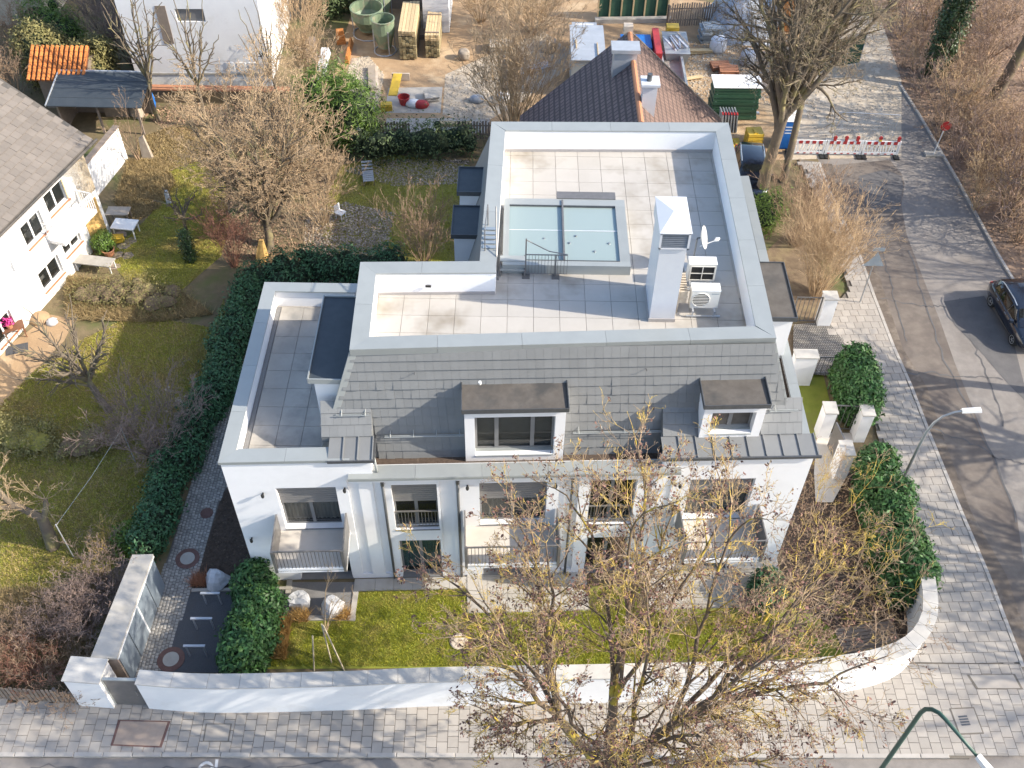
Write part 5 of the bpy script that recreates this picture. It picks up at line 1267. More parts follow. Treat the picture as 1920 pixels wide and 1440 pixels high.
def shrub(name, label, base, h, spread, ns, seed, tw='twig_tan', r=.02, kids=(4, 4, 3), cat='shrub', group=None, lean=(0, 0), rmin=.006, ang=(.25, .7), up=.06, wob=.14, trunk=None, k0=.3):
    pr = dict(PRM); pr.update(kids=(kids[0],) + tuple(kids[1:]), ang=ang, up=(up, up, up, up, up), wob=(wob * .6, wob, wob, wob * 1.2, wob), rmin=rmin, out=0, ratio=(.48, .5, .5, .5), k0=k0, seg=(.5, .34, .25, .2, .2), taper=.7)
    g = Grow(seed); g.c = np.array([base[0], base[1], 0]); rg = g.r
    for k in range(ns):
        a = rg.uniform(0, 6.283); q = math.sqrt(rg.random()); tilt = spread / h * q
        d = np.array([math.cos(a) * tilt + lean[0], math.sin(a) * tilt + lean[1], 1.0]); L = h * rg.uniform(.65, 1.05) * math.sqrt(1 + tilt * tilt) * .92
        p = np.array([base[0] + math.cos(a) * q * spread * .12, base[1] + math.sin(a) * q * spread * .12, 0.0]); g.branch(p, d, L, r * rg.uniform(.7, 1.2), 0, pr)
    t = thing(name, (base[0], base[1], 0), label, cat, group)
    if trunk: MB().tube([(base[0], base[1], -.05), (base[0], base[1], trunk[1])], [trunk[0] * 1.3, trunk[0]], 8).build('trunk', 'bark_grey', t, True)
    g.mesh('stems', tw, t, .014, 9, 5); g.mesh('twigs', tw, t, 0, .014, 3); return t
# the big maple in front
mb_ = at(1150, 1512)
tree('maple_tree', 'large bare street maple with yellow lichen and dry seed clusters before the villa', (mb_.x, mb_.y), 0, (3.9, 14.4, 8.8), (7.1, 5.6, 4.7), .31, 4.2, 21, 21, 'bark_lichen', 'twig_lichen', prm=dict(per=2, i0=2, ratio=(.55, .58, .56, .55)), kids=(6, 6, 5, 3), seeds=.09, stems=4, lean=(3.0, 12.3, 3.6), lower=-.3)
sheet('tree_pit', [(mb_.x - 1, mb_.y - 1), (mb_.x + 1, mb_.y - 1), (mb_.x + 1, mb_.y + 1), (mb_.x - 1, mb_.y + 1)], .02, 'soil', 'earth around the street maple')
# multi stemmed shrubs inside the curved wall
b_ = at(1560, 1150); shrub('bare_shrub', 'wide bare yellowish shrub in the bed inside the curved wall', (b_.x, b_.y), 4.2, 3.4, 9, 31, 'twig_lichen', .028, (6, 5, 4), ang=(.4, 1.0), wob=.2, up=.03)
b_ = at(1520, 990); shrub('bare_shrub', 'bare brown shrub beside the right corner of the villa', (b_.x, b_.y), 3.6, 2.2, 7, 32, 'twig_lichen', .022, (6, 5, 4), ang=(.4, 1.0), wob=.2, up=.03)
b_ = at(1650, 1185); shrub('bare_shrub', 'small pale bare shrub next to the curved wall and rail of the bed', (b_.x, b_.y), 2.0, 1.6, 9, 33, 'twig_brown', .016, (5, 4, 3), ang=(.4, 1.0), wob=.2)
# street tree behind the villa
b_ = at(1424, 372); tree('street_tree', 'tall bare forked tree behind the villa beside the road', (b_.x, b_.y), 0, (b_.x + 1.3, b_.y + 3.0, 11.5), (5.6, 5.2, 6.6), .34, 5.5, 14, 22, 'bark_grey', 'twig_grey', prm=dict(per=2), kids=(7, 6, 5, 3), lean=(b_.x + .35, b_.y + .3, 5.0), lower=-.6, rmin=.008)
b_ = at(1468, 340); tree('street_tree', 'slim bare tree with upright limbs just behind the forked tree', (b_.x, b_.y), 0, (b_.x + .9, b_.y + 3.4, 10.5), (3.6, 3.8, 6.5), .22, 4.5, 10, 23, 'bark_grey', 'twig_grey', kids=(6, 6, 4, 3), lower=-.3, rmin=.008)
# shrubs behind and beside the villa
b_ = at(505, 468); tree('bare_tree', 'broad bare tan tree with many limbs in the neighbouring garden', (b_.x, b_.y), 0, (b_.x - .2, b_.y + 1.6, 5.0), (4.5, 3.7, 4.4), .24, 1.1, 15, 24, 'bark_grey', 'twig_tan', prm=dict(per=3), kids=(7, 6, 4, 3), lower=-.25, rmin=.008)
b_ = at(570, 505); shrub('bare_shrub', 'thin upright bare shrub beside the pale leaf litter', (b_.x, b_.y), 4.6, 1.6, 9, 34, 'twig_tan', .03, (6, 5, 3))
b_ = at(605, 420); shrub('bare_shrub', 'tall tan shrub with arching twigs in front of the bamboo', (b_.x, b_.y), 5.2, 2.8, 26, 35, 'twig_tan', .026, (6, 5, 3), rmin=.007)
b_ = at(440, 500); shrub('bare_shrub', 'reddish brown dense bare bush beside the broad tan tree', (b_.x, b_.y), 2.9, 1.3, 46, 36, 'twig_red', .014, (5, 4, 3))
b_ = at(795, 495); shrub('bare_shrub', 'rounded bare shrub with golden tips on the lawn behind the villa', (b_.x, b_.y), 3.2, 1.8, 40, 37, 'twig_brown', .016, (5, 5, 3))
b_ = at(965, 250); shrub('bare_shrub', 'big vase shaped bare hazel behind the villa roof', (b_.x, b_.y), 6.6, 3.6, 60, 38, 'twig_tan', .032, (5, 5, 4), rmin=.009)
b_ = at(1000, 60); shrub('bare_shrub', 'pale brown bare bush next to the grey box trailer', (b_.x, b_.y), 3.0, 3.4, 60, 39, 'twig_tan', .024, (5, 5, 3), rmin=.010)
b_ = at(900, 40); shrub('bare_shrub', 'pale brown bare bush next to the stacked timber', (b_.x, b_.y), 2.6, 2.2, 36, 40, 'twig_tan', .024, (5, 4, 3), rmin=.010)
b_ = at(1530, 555); shrub('bare_shrub', 'tall brush like golden brown shrub beside the pavement and right wall', (b_.x, b_.y), 4.4, 2.5, 150, 41, 'twig_tan', .016, (4, 4, 2), lean=(.1, .25))
b_ = at(1490, 460); shrub('bare_shrub', 'reddish brown shrub between villa and road, behind the golden one', (b_.x, b_.y), 3.6, 2.2, 80, 42, 'twig_brown', .014, (4, 4, 2), lean=(.1, .2))
for k, (x, y, h, sp, tw_, lab) in enumerate(((585, 175, 4.2, 2.2, 'twig_tan', 'tall straw coloured thicket beside the white gabled house'), (560, 90, 4.0, 2.4, 'twig_tan', 'straw coloured thicket near the rubble strip'), (30, 190, 3.0, 2.4, 'twig_brown', 'brown thicket behind the neighbouring roof'), (205, 80, 4.2, 2.2, 'twig_purple', 'purplish bare bush left of the white gabled house'), (250, 120, 4.0, 1.8, 'twig_purple', 'purplish bare bush at the corner of the white gabled house'), (40, 110, 2.6, 2.4, 'twig_brown', 'rusty brown bush left of the orange roofed hut'))):
    b_ = at(x, y); shrub('bare_shrub', lab, (b_.x, b_.y), h, sp, 34, 50 + k, tw_, .022, (5, 4, 3), rmin=.009)
b_ = at(388, 240); tree('bare_tree', 'slim bare tree in front of the white gabled house', (b_.x, b_.y), 0, (b_.x, b_.y + .3, 6.4), (2.5, 2.4, 3.6), .13, 2.8, 9, 25, 'bark_grey', 'twig_brown', kids=(6, 5, 4, 2), lower=-.3, rmin=.008)
b_ = at(298, 225); tree('bare_tree', 'slim bare tree beside the blue barrel', (b_.x, b_.y), 0, (b_.x, b_.y + .3, 6.6), (2.7, 2.4, 3.8), .14, 2.6, 9, 26, 'bark_grey', 'twig_brown', kids=(6, 5, 4, 2), lower=-.3, rmin=.008)
b_ = at(525, 205); tree('bare_tree', 'slim bare tree right of the white gabled house', (b_.x, b_.y), 0, (b_.x - .4, b_.y + .3, 5.4), (2.2, 2.0, 3.2), .09, 2.0, 8, 27, 'bark_grey', 'twig_tan', kids=(6, 5, 4, 2), lower=-.2, rmin=.008)
b_ = at(262, 300); shrub('bare_shrub', 'thin bare sapling beside the white garden wall', (b_.x, b_.y), 4.0, 1.2, 6, 60, 'twig_brown', .03, (5, 4, 3))
# old fruit trees of the left garden
b_ = at(205, 770); tree('apple_tree', 'old spreading apple tree with drooping twigs on the shaded lawn', (b_.x, b_.y), 0, (b_.x - 1.6, b_.y + 1.2, 3.0), (3.6, 3.0, 1.7), .16, 1.5, 12, 28, 'bark_grey', 'twig_grey', prm=dict(up=(.0, -.02, -.03, -.02, 0), wob=(.15, .25, .3, .3, .3), per=3), kids=(7, 7, 5, 3), lower=-.15, rmin=.009)
b_ = at(300, 850); shrub('bare_shrub', 'dense grey brown bare bush beside the dark laurel hedge', (b_.x, b_.y), 3.0, 2.6, 60, 61, 'twig_purple', .018, (5, 5, 3), ang=(.3, .9))
b_ = at(350, 480); tree('apple_tree', 'small apple tree with ivy covered trunk on the sunny lawn', (b_.x, b_.y + .9), 0, (b_.x, b_.y + 1.0, 2.7), (2.3, 1.8, 1.0), .11, 1.7, 9, 29, 'bark_grey', 'twig_grey', prm=dict(up=(0, 0, 0, 0, 0)), kids=(6, 5, 3, 2), lower=-.1)
# pruned trunk
p = at(100, 1025)
pt = thing('pruned_tree', (p.x, p.y, 0), 'gnarled pruned old trunk with pale cut limbs on the shaded lawn', 'tree')
g = Grow(62); g.c = np.array([p.x, p.y, 1.5]); q = np.array([p.x, p.y, 0])
L_ = [([0, 0, -.05], [.05, .1, .7], [-.1, .35, 1.5], .30, .2), ([-.1, .35, 1.5], [-.6, .4, 2.0], [-1.1, .5, 2.2], .17, .12), ([-1.1, .5, 2.2], [-1.5, .7, 2.7], [-1.7, .9, 3.2], .13, .10), ([-.1, .3, 1.4], [.2, .5, 1.8], [.1, .8, 2.1], .14, .1), ([-.9, .45, 2.1], [-1.4, .2, 2.3], [-1.9, .1, 2.4], .10, .07)]
for a, b__, c, r0, r1 in L_: g.path([v + q for v in bez(a, b__, c, 7)], r0, r1)
g.mesh('trunk', 'bark_grey', pt, 0, 9, 8); g.S = []
pr = dict(PRM); pr.update(kids=(4, 3), wob=(.22, .25, .25, .2, .2), up=(.05, .05, .05, 0, 0), ang=(.4, 1.0), ratio=(.5, .5, .5), out=0)
for a in ((-1.7, .9, 3.2), (-1.1, .5, 2.2), (.1, .8, 2.1), (-1.9, .1, 2.4), (-.5, .4, 1.9)):
    for _ in range(9):
        v = g.r.normal(0, 1, 3); v[2] = abs(v[2]) * .7; g.branch(np.array(a) + q, v, g.r.uniform(.6, 1.3), .016, 0, pr)
g.mesh('crown', 'twig_tan', pt, 0, 9, 3)
# dead brush along the lower left fence
for k, (x, y, h, tw_) in enumerate(((40, 1210, 1.6, 'twig_brown'), (120, 1200, 1.7, 'twig_purple'), (70, 1260, 1.4, 'twig_red'), (170, 1170, 1.8, 'twig_purple'), (10, 1270, 1.3, 'twig_brown'), (205, 1110, 1.7, 'twig_purple'), (140, 1290, 1.1, 'twig_brown'))):
    b_ = at(x, y); shrub('dead_brush', 'tangled leafless brush behind the low wooden fence beside the bin store', (b_.x, b_.y), h, 1.5, 46, 70 + k, tw_, .012, (5, 4, 2), group='brush along the lower left fence', ang=(.4, 1.1), wob=.22)
b_ = at(215, 1040); shrub('young_shrub', 'small yellow twigged shrub behind the concrete bin store', (b_.x, b_.y), 1.5, .8, 26, 80, 'twig_lichen', .010, (4, 3, 2))
for k, (x, y) in enumerate(((330, 700), (385, 720), (395, 690))):
    pass
b_ = at(368, 790); shrub('hydrangea', 'hydrangea with dry tan flower heads beside the dark laurel hedge', (b_.x, b_.y), 1.3, .9, 24, 81, 'twig_tan', .012, (3,)); hyd = bpy.context.scene.objects.get('hydrangea')
rg = np.random.default_rng(5); C = []
for k in range(26):
    c = np.array([b_.x + rg.normal(0, .55), b_.y + rg.normal(0, .5), rg.uniform(.9, 1.4)]); C.append(c + rg.normal(0, .07, (26, 3)))
C = np.concatenate(C); V, F = leaf_cloud(C, rg.normal(size=C.shape), .05, .7, rg); fast('flower_heads', V, F, 'litter_pale', hyd)
# sapling with stakes on the front lawn
b_ = at(640, 1250); c_ = at(612, 1255); sp_ = at(590, 1258)
t_ = shrub('sapling', 'staked bare sapling on the front lawn beside the gravel bed', (at(605, 1190).x, at(605, 1190).y), 3.3, .9, 5, 82, 'twig_tan', .022, (4, 3))
for k, (x, y, x2, y2, lab) in enumerate(((589, 1258, 586, 1192, 'single short timber stake beside the reeds'), (622, 1243, 603, 1170, 'pale timber stake propping the sapling'), (646, 1258, 606, 1172, 'long leaning timber stake propping the sapling'))):
    a = at(x, y); top = at(x2, y2, 1.3 + (.4 if k else 0)); tag(MB().tube([(a.x, a.y, -.02), tuple(top)], .032, 6).build('stake', 'stake'), lab, 'stake', 'stakes on the front lawn')
tag(MB().lathe(at(860, 1203, .02), [(.33, 0), (.34, .04), (.30, .07), (.1, .09)], 18).build('tree_stump', 'litter_pale'), 'round pale tree stump flush with the front lawn', 'stump')
# dry flower clumps
for k, (x, y, lab) in enumerate(((375, 1092, 'reddish dry grass clump beside the boulder in the dark bed'), (565, 1158, 'orange dry grass clump at the leaning boulder'), (640, 1155, 'orange dry grass clump at the white boulder'))):
    p = at(x, y); V, F = blades([(p.x - .3, p.y - .2), (p.x + .3, p.y - .2), (p.x + .3, p.y + .2), (p.x - .3, p.y + .2)], 500, .4, .012, np.random.default_rng(90 + k), .02, .5); tag(fast('grass_clump', V, F, 'terracotta' if k == 0 else 'straw'), lab, 'grass clump')
# ---------------------------------------------------------------- the wood on the right
b_ = at(1745, 145); tree('ivy_tree', 'tall trunk wrapped in dark green ivy at the edge of the wood', (b_.x, b_.y), 0, (b_.x + 1, b_.y + 1, 13), (4.5, 4.5, 5), .30, 8.5, 11, 101, 'bark_grey', 'twig_brown', kids=(5, 4, 3), rmin=.01)
iv = bush('ivy', 'dark ivy wrapped round the trunk at the wood edge', [(b_.x + .25, b_.y + .2)], 1.15, 7.5, 9000, 'ivy', size=.10, seed=102, cat='ivy', jit=.25)
b_ = at(1862, 185); tree('leaning_tree', 'thick leaning bare trunk in the wood beside the clearing', (b_.x, b_.y), 0, (b_.x + 2.6, b_.y + 3, 12), (5, 5, 5), .36, 6.5, 12, 103, 'bark_grey', 'twig_brown', kids=(5, 5, 3), lean=(b_.x + 1.5, b_.y + 1.0, 6.5), rmin=.01)
wood_trees = [(30.0, 44.0), (28.6, 31.2), (32.5, 27), (34, 20.6), (37.5, 38), (31, 52), (36.5, 15.5)]
wt = tree('wood_tree', 'tall bare tree rising from the leaf strewn wood beyond the road', wood_trees[1], 0, (wood_trees[1][0], wood_trees[1][1], 10.5), (4.4, 4.4, 5.4), .26, 5, 12, 104, 'bark_grey', 'twig_brown', prm=dict(per=2), kids=(5, 4, 3), group='bare trees of the wood', rmin=.008)[0]
for k, (x, y) in enumerate(wood_trees):
    if k == 1: continue
    c = copy_tree(wt, (x, y, 0)); c.rotation_euler = (0, 0, 1.7 * k); s = .8 + .1 * (k % 4); c.scale = (s, s, s)
ws_ = None; rg = np.random.default_rng(6)
proto = [shrub('thicket', ('leafless brown thicket on the woodland floor', 'straw coloured leafless thicket on the woodland floor', 'purplish leafless thicket on the woodland floor')[k], (26, 40), 2.2, 1.9, 17, 110 + k, ('twig_brown', 'twig_tan', 'twig_purple')[k], .020, (5, 3, 2), group='thickets in the wood', ang=(.4, 1.1), wob=.22, rmin=.008) for k in range(3)]
spots = [(1740, 260), (1790, 250), (1840, 300), (1890, 330), (1860, 390), (1910, 420), (1800, 180), (1850, 240), (1900, 250), (1700, 90), (1720, 30), (1680, 40), (1800, 110), (1760, 200), (1905, 160), (1830, 60), (1650, 20), (1930, 480), (1880, 450), (1930, 340), (1770, 300), (1820, 350), (1690, 130)] + [(1700 + 36 * k + (17 * k * k) % 40, 175 + 62 * k * .62 + (23 * k) % 45) for k in range(9)] + [(1660 + (53 * k) % 260, 15 + (37 * k) % 130) for k in range(14)] + [(1790 + (47 * k) % 130, 210 + (61 * k) % 220) for k in range(14)]
for k, (x, y) in enumerate(spots):
    p = at(x, y); o = proto[k] if k < 3 else copy_tree(proto[k % 3])
    o.location = (p.x + .8, p.y, 0); o.rotation_euler = (0, 0, k * 1.3); s = rg.uniform(.6, 1.5); o.scale = (s, s, s)
# ---------------------------------------------------------------- neighbouring houses
def uz(fr, x, y, v=0.0):
    """where the line of sight through a photograph point meets the plane v of a frame"""
    a, c = at(x, y, 0.0), at(x, y, 5.0); d = c - a; o = fr.o + fr.n * v; t = (o - a).dot(fr.n) / d.dot(fr.n); p = a + d * t
    return (p - fr.o).dot(fr.e), p.z
cb = at(208, 435); cb2 = at(0, 668); LH = Fr(cb.x, cb.y, math.atan2(cb2.y - cb.y, cb2.x - cb.x))
nh = thing('neighbour_house', (cb.x, cb.y, 0), 'white two storey house with grey tiled roof and balconies facing the garden', 'house')
HW = 5.5
NWIN = []
def rect(x0, y0, x1, y1, x2, y2, x3, y3, v=0.0):
    q = [uz(LH, x, y, v) for x, y in ((x0, y0), (x1, y1), (x2, y2), (x3, y3))]
    us = [p[0] for p in q]; zs = sorted(p[1] for p in q); return (min(us), max(us), (zs[0] + zs[1]) / 2, (zs[2] + zs[3]) / 2)
NWIN = [rect(90, 365, 113, 345, 120, 378, 97, 395), rect(45, 430, 68, 402, 82, 432, 58, 458), rect(80, 520, 102, 480, 114, 508, 92, 538), rect(118, 445, 138, 425, 148, 450, 128, 475), rect(0, 605, 14, 590, 24, 620, 5, 645)]
NWIN = [(a - .2, c + .2, max(.15, z0 - .15), min(z1 + .15, HW - .25)) for a, c, z0, z1 in NWIN]
m = MB(); panel(m, LH, 0, 15, -.05, HW, -.35, 0, NWIN); m.box(LH, 0, 15, -9.5, -1.2, -.05, HW - .02)
m.box(LH, 0, .3, -1.2, -.35, -.05, HW)
m.build('wall', 'house_plaster', nh)
for (a, c, z0, z1) in NWIN:
    f = MB(); w = .07; f.box(LH, a, c, -.22, -.15, z0, z0 + w); f.box(LH, a, c, -.22, -.15, z1 - w, z1); f.box(LH, a, a + w, -.22, -.152, z0 + w, z1 - w); f.box(LH, c - w, c, -.22, -.152, z0 + w, z1 - w); f.box(LH, (a + c) / 2 - .05, (a + c) / 2 + .05, -.22, -.146, z0 + w, z1 - w)
    wn_ = f.build('window', 'white', nh); MB().box(LH, a + w, c - w, -.20, -.185, z0 + w, z1 - w).build('pane', 'window_glass', wn_); MB().box(LH, a - .05, c + .05, -.15, .08, z0 - .06, z0 - .01).build('sill', 'terracotta', wn_)
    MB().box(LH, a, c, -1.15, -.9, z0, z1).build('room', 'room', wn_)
def nbal(u0, u1, v1, z, h=.95):
    b = MB().box(LH, u0, u1, .0, v1, z - .18, z).build('balcony', 'white', nh)
    g = MB(); n = int((u1 - u0) / .14)
    for k in range(n + 1): u = u0 + (u1 - u0) * k / n; g.box(LH, u - .012, u + .012, v1 - .03, v1, z, z + h)
    g.box(LH, u0, u1, v1 - .04, v1 + .01, z + h, z + h + .05)
    for u in (u0, u1): g.box(LH, u - .02, u + .02, 0, v1 - .04, z + h, z + h + .05)
    for k in range(6):
        for u in (u0, u1): g.box(LH, u - .012, u + .012, v1 * (k + .5) / 6.3 - .012, v1 * (k + .5) / 6.3 + .012, z, z + h)
    g.build('railing', 'white_metal', b)
    return b
u_a, z_a = uz(LH, 175, 385, .8); u_b, z_b = uz(LH, 108, 432, .8); nbal(min(u_a, u_b), max(u_a, u_b), .9, 2.75)
u_a, z_a = uz(LH, 55, 510, .8); nbal(u_a, u_a + 4.5, .9, 2.75)
MB().box(LH, .0, 2.0, -.02, .0, 2.8, 4.9).build('wood_panel', 'timber', nh)
MB().box(LH, .25, 1.5, .0, .03, .15, 2.5).build('timber_cladding', 'straw', nh)
# roof with rows of tiles
rf = MB(); ov = .6; V0, V1, Z0, Z1 = ov, -5.2, HW + .05, HW + 3.35
rf.hexa([LH.p(-.3, V0, Z0), LH.p(15.5, V0, Z0), LH.p(15.5, V1, Z1), LH.p(-.3, V1, Z1), LH.p(-.3, V0, Z0 + .14), LH.p(15.5, V0, Z0 + .14), LH.p(15.5, V1, Z1 + .14), LH.p(-.5, V1, Z1 + .14)])
rf.hexa([LH.p(-.5, V1, Z1), LH.p(15.5, V1, Z1), LH.p(15.5, -11, Z0), LH.p(-.5, -11, Z0), LH.p(-.5, V1, Z1 + .14), LH.p(15.5, V1, Z1 + .14), LH.p(15.5, -11, Z0 + .14), LH.p(-.5, -11, Z0 + .14)])
gab = MB().add([LH.p(.0, 0, HW - .02), LH.p(.0, V1, Z1 - .05), LH.p(.0, -9.5, HW - .02), LH.p(.2, 0, HW - .02), LH.p(.2, V1, Z1 - .05), LH.p(.2, -9.5, HW - .02)], [(0, 1, 2), (5, 4, 3), (0, 3, 4, 1), (1, 4, 5, 2), (2, 5, 3, 0)]); gab.build('gable', 'plaster', nh)
nroof = rf.build('roof', 'felt', nh)
tm = MB(); nr = 17; sl = Vector(LH.p(0, V1, Z1) - LH.p(0, V0, Z0)); sl_n = sl.normalized(); nrm = LH.e.cross(sl_n); nrm = nrm if nrm.z > 0 else -nrm
ex = sl.length / nr; nro = np.random.default_rng(3)
tile_m = bpy.data.meshes.new('roof_tile'); tile_m.from_pydata([(-.5, 0, .02), (.5, 0, .02), (.5, 1.1, -.01), (-.5, 1.1, -.01), (-.5, 0, .05), (.5, 0, .05), (.5, 1.1, .01), (-.5, 1.1, .01)], [], [(4, 5, 6, 7), (0, 1, 5, 4), (1, 2, 6, 5), (3, 0, 4, 7)]); tile_m.update(); tile_m.materials.append(M['roof_grey'])
rot3 = Matrix((LH.e, sl_n, nrm)).transposed(); 
if rot3.determinant() < 0: rot3 = Matrix((-LH.e, sl_n, nrm)).transposed()
cnt = 0
for r_ in range(nr):
    for k in range(36):
        u = -.3 + (k + .5) * .42 + (.21 if r_ % 2 else 0); p = LH.p(u, V0, Z0 + .14) + sl_n * (r_ * ex)
        if u > 13.5: continue
        if cnt < 300 and u < 8.3:
            ob = piece('roof_tile', tile_m, nroof, p); ob.rotation_euler = rot3.to_euler(); ob.scale = (.41, ex, 1 + nro.uniform(-.15, .3)); cnt += 1
        else:
            w = LH.e * .205; j = nrm * nro.uniform(0, .012); q = [p - w + nrm * .02 + j, p + w + nrm * .02 + j, p + w + sl_n * ex * 1.1 + j, p - w + sl_n * ex * 1.1 + j, p - w + nrm * .05 + j, p + w + nrm * .05 + j, p + w + sl_n * ex * 1.1 + nrm * .01 + j, p - w + sl_n * ex * 1.1 + nrm * .01 + j]; tm.hexa(q)
tag(tm.build('roof_tiles', 'roof_grey', nroof), kind='stuff')
MB().tube([LH.p(-.5, V0 + .06, Z0 + .03), LH.p(15.5, V0 + .06, Z0 + .03)], .07, 8).build('gutter', 'felt', nh)
MB().hexa([LH.p(7.9, -.9, Z0 + 1.16), LH.p(8.8, -.9, Z0 + 1.16), LH.p(8.8, -2.0, Z0 + 1.78), LH.p(7.9, -2.0, Z0 + 1.78), LH.p(7.9, -.9, Z0 + 1.26), LH.p(8.8, -.9, Z0 + 1.26), LH.p(8.8, -2.0, Z0 + 1.88), LH.p(7.9, -2.0, Z0 + 1.88)]).build('roof_window', 'roof_lead', nh)
# white garden wall behind it
a, c = at(188, 362), at(240, 297); t = thing('garden_wall', (a.x, a.y, 0), 'stained white garden wall beside the neighbouring house', 'wall'); fr = Fr(a.x, a.y, math.atan2(c.y - a.y, c.x - a.x)); L = (c - a).length
MB().box(fr, -.6, L, 0, .25, -.02, 2.1).build('wall', 'render_wall', t); MB().box(fr, -.65, L + .05, -.05, .3, 2.1, 2.16).build('cap', 'old_wood', t)
# white gabled house at the top
gh = thing('gabled_house', (at(257, 160).x, at(257, 160).y, 0), 'tall plain white house at the back with one small window', 'house')
a, c = at(262, 165), at(512, 165); fr = Fr(a.x, a.y, math.atan2(c.y - a.y, c.x - a.x)); L = (c - a).length
u0, z0 = uz(fr, 338, 75); u1, z1 = uz(fr, 390, 52); op = [(u0 + .1, u1 - .05, 4.4, 5.2)]
u2, z2 = uz(fr, 320, 85); opd = (u2 - .35, u2 + .25, 3.0, 5.4)
m = MB(); panel(m, fr, 0, L, 1.0, 9.0, 0, .3, op); m.box(fr, 0, L, .3, 9, 1.0, 9.0); m.box(fr, 0.02, L - .02, .02, 8.98, -.05, 1.0)
m.build('wall', 'render_wall', gh)
MB().box(fr, opd[0], opd[1], -.03, .0, opd[2], opd[3]).build('climber_frame', 'old_wood', gh)
f = MB().box(fr, op[0][0], op[0][1], .12, .16, op[0][2], op[0][3]).build('window', 'window_frame', gh); MB().box(fr, op[0][0] + .08, op[0][1] - .08, .10, .12, op[0][2] + .08, op[0][3] - .08).build('pane', 'shutter', f)
for k in range(3): MB().box(fr, L - 2.6 + k * .7, L - 2.1 + k * .7, -.04, .0, 1.15, 1.75).build('basement_window', 'white', gh)
MB().box(fr, -.1, L + .1, -.03, 0, .92, 1.04).build('plinth_band', 'concrete', gh)
m = MB(); mx_ = L / 2
m.add([fr.p(-.4, -.4, 8.9), fr.p(L + .4, -.4, 8.9), fr.p(mx_, -.4, 12.4), fr.p(-.4, 9.4, 8.9), fr.p(L + .4, 9.4, 8.9), fr.p(mx_, 9.4, 12.4)], [(0, 2, 5, 3), (1, 4, 5, 2), (0, 1, 2), (3, 5, 4), (0, 3, 4, 1)]); m.build('roof', 'roof_grey', gh)
a, c = at(275, 175), at(500, 172); ow = thing('tiled_garden_wall', (a.x, a.y, 0), 'low garden wall with orange tile coping in front of the white house', 'wall'); fr2 = Fr(a.x, a.y - 1.0, 0)
MB().box(fr2, -2, 9.0, 0, .3, 0, .9).build('wall', 'soil', ow); MB().box(fr2, -2.05, 9.05, -.1, .4, .9, 1.0).build('coping', 'terracotta', ow)
# tile roofed house right behind the villa
RX0, RX1, RXM, RY0, RY1, ZE, ZR = .2, 10.9, 5.55, 39.3, 47.4, 4.0, 9.0
rh = thing('tiled_house', (RXM, RY1, 0), 'house with steep tiled gable roof close behind the villa', 'house')
m = MB(); m.box(W0, RX0 + .5, RX1 - .5, RY0 + .4, RY1 - .4, -.05, ZE + .1)
m.add([(RX0 + .5, RY1 - .4, ZE + .1), (RX1 - .5, RY1 - .4, ZE + .1), (RXM, RY1 - .4, ZR - .45), (RX0 + .5, RY0 + .4, ZE + .1), (RX1 - .5, RY0 + .4, ZE + .1), (RXM, RY0 + .4, ZR - .45)], [(0, 1, 2), (3, 5, 4)]); m.build('wall', 'render_wall', rh)
def slab_roof(x_e, x_r, mt):
    m = MB(); m.hexa([(x_e, RY0, ZE), (x_r, RY0, ZR), (x_r, RY1, ZR), (x_e, RY1, ZE), (x_e, RY0, ZE + .14), (x_r, RY0, ZR + .14), (x_r, RY1, ZR + .14), (x_e, RY1, ZE + .14)])
    return m.build('roof', mt, rh)
slab_roof(RX0, RXM, 'tiles_shaded'); slab_roof(RX1, RXM, 'tiles_lit')  # one tiled roof, its lit and shaded sides put into two materials
MB().tube([(RXM, RY0 - .02, ZR + .12), (RXM, RY1 + .02, ZR + .12)], .13, 8).build('ridge', 'terracotta', rh)
m = MB(); m.hexa([(RX1 + .02, RY1 - .06, ZE), (RXM, RY1 - .06, ZR + .02), (RXM, RY1 + .06, ZR + .02), (RX1 + .02, RY1 + .06, ZE), (RX1 + .02, RY1 - .06, ZE + .2), (RXM, RY1 - .06, ZR + .2), (RXM, RY1 + .06, ZR + .2), (RX1 + .02, RY1 + .06, ZE + .2)]); m.build('verge_board', 'old_wood', rh)
MB().box(W0, RXM - .3, RXM + .15, RY1 - .3, RY1 + .1, ZR + .05, ZR + .5).build('finial', 'litter_pale', rh)
cx_, cy_ = 6.0, 41.2
m = MB().box(W0, cx_ - .32, cx_ + .32, cy_ - .3, cy_ + .3, 7.2, 10.0); m.build('chimney', 'chimney_white', rh); MB().box(W0, cx_ - .42, cx_ + .42, cy_ - .4, cy_ + .4, 10.0, 10.12).build('chimney_cap', 'chimney_white', rh); MB().tube([(cx_ - .05, cy_, 10.12), (cx_ - .05, cy_, 10.45)], .12, 10).build('flue', 'dark_metal', rh); MB().box(W0, cx_ - .42, cx_ + .42, cy_ - .42, cy_ + .4, 7.1, 8.3).build('flashing', 'roof_lead', rh)
cx_, cy_ = 5.15, 44.8
MB().box(W0, cx_ - .55, cx_ + .55, cy_ - .35, cy_ + .35, 7.6, 9.6).build('chimney', 'tin', rh); MB().box(W0, cx_ - .68, cx_ + .68, cy_ - .45, cy_ + .45, 9.6, 9.78).build('chimney_cap', 'tin', rh)
MB().box(W0, 2.6, 2.9, 39.6, 39.9, 6.0, 6.9).build('roof_vent', 'roof_lead', rh)
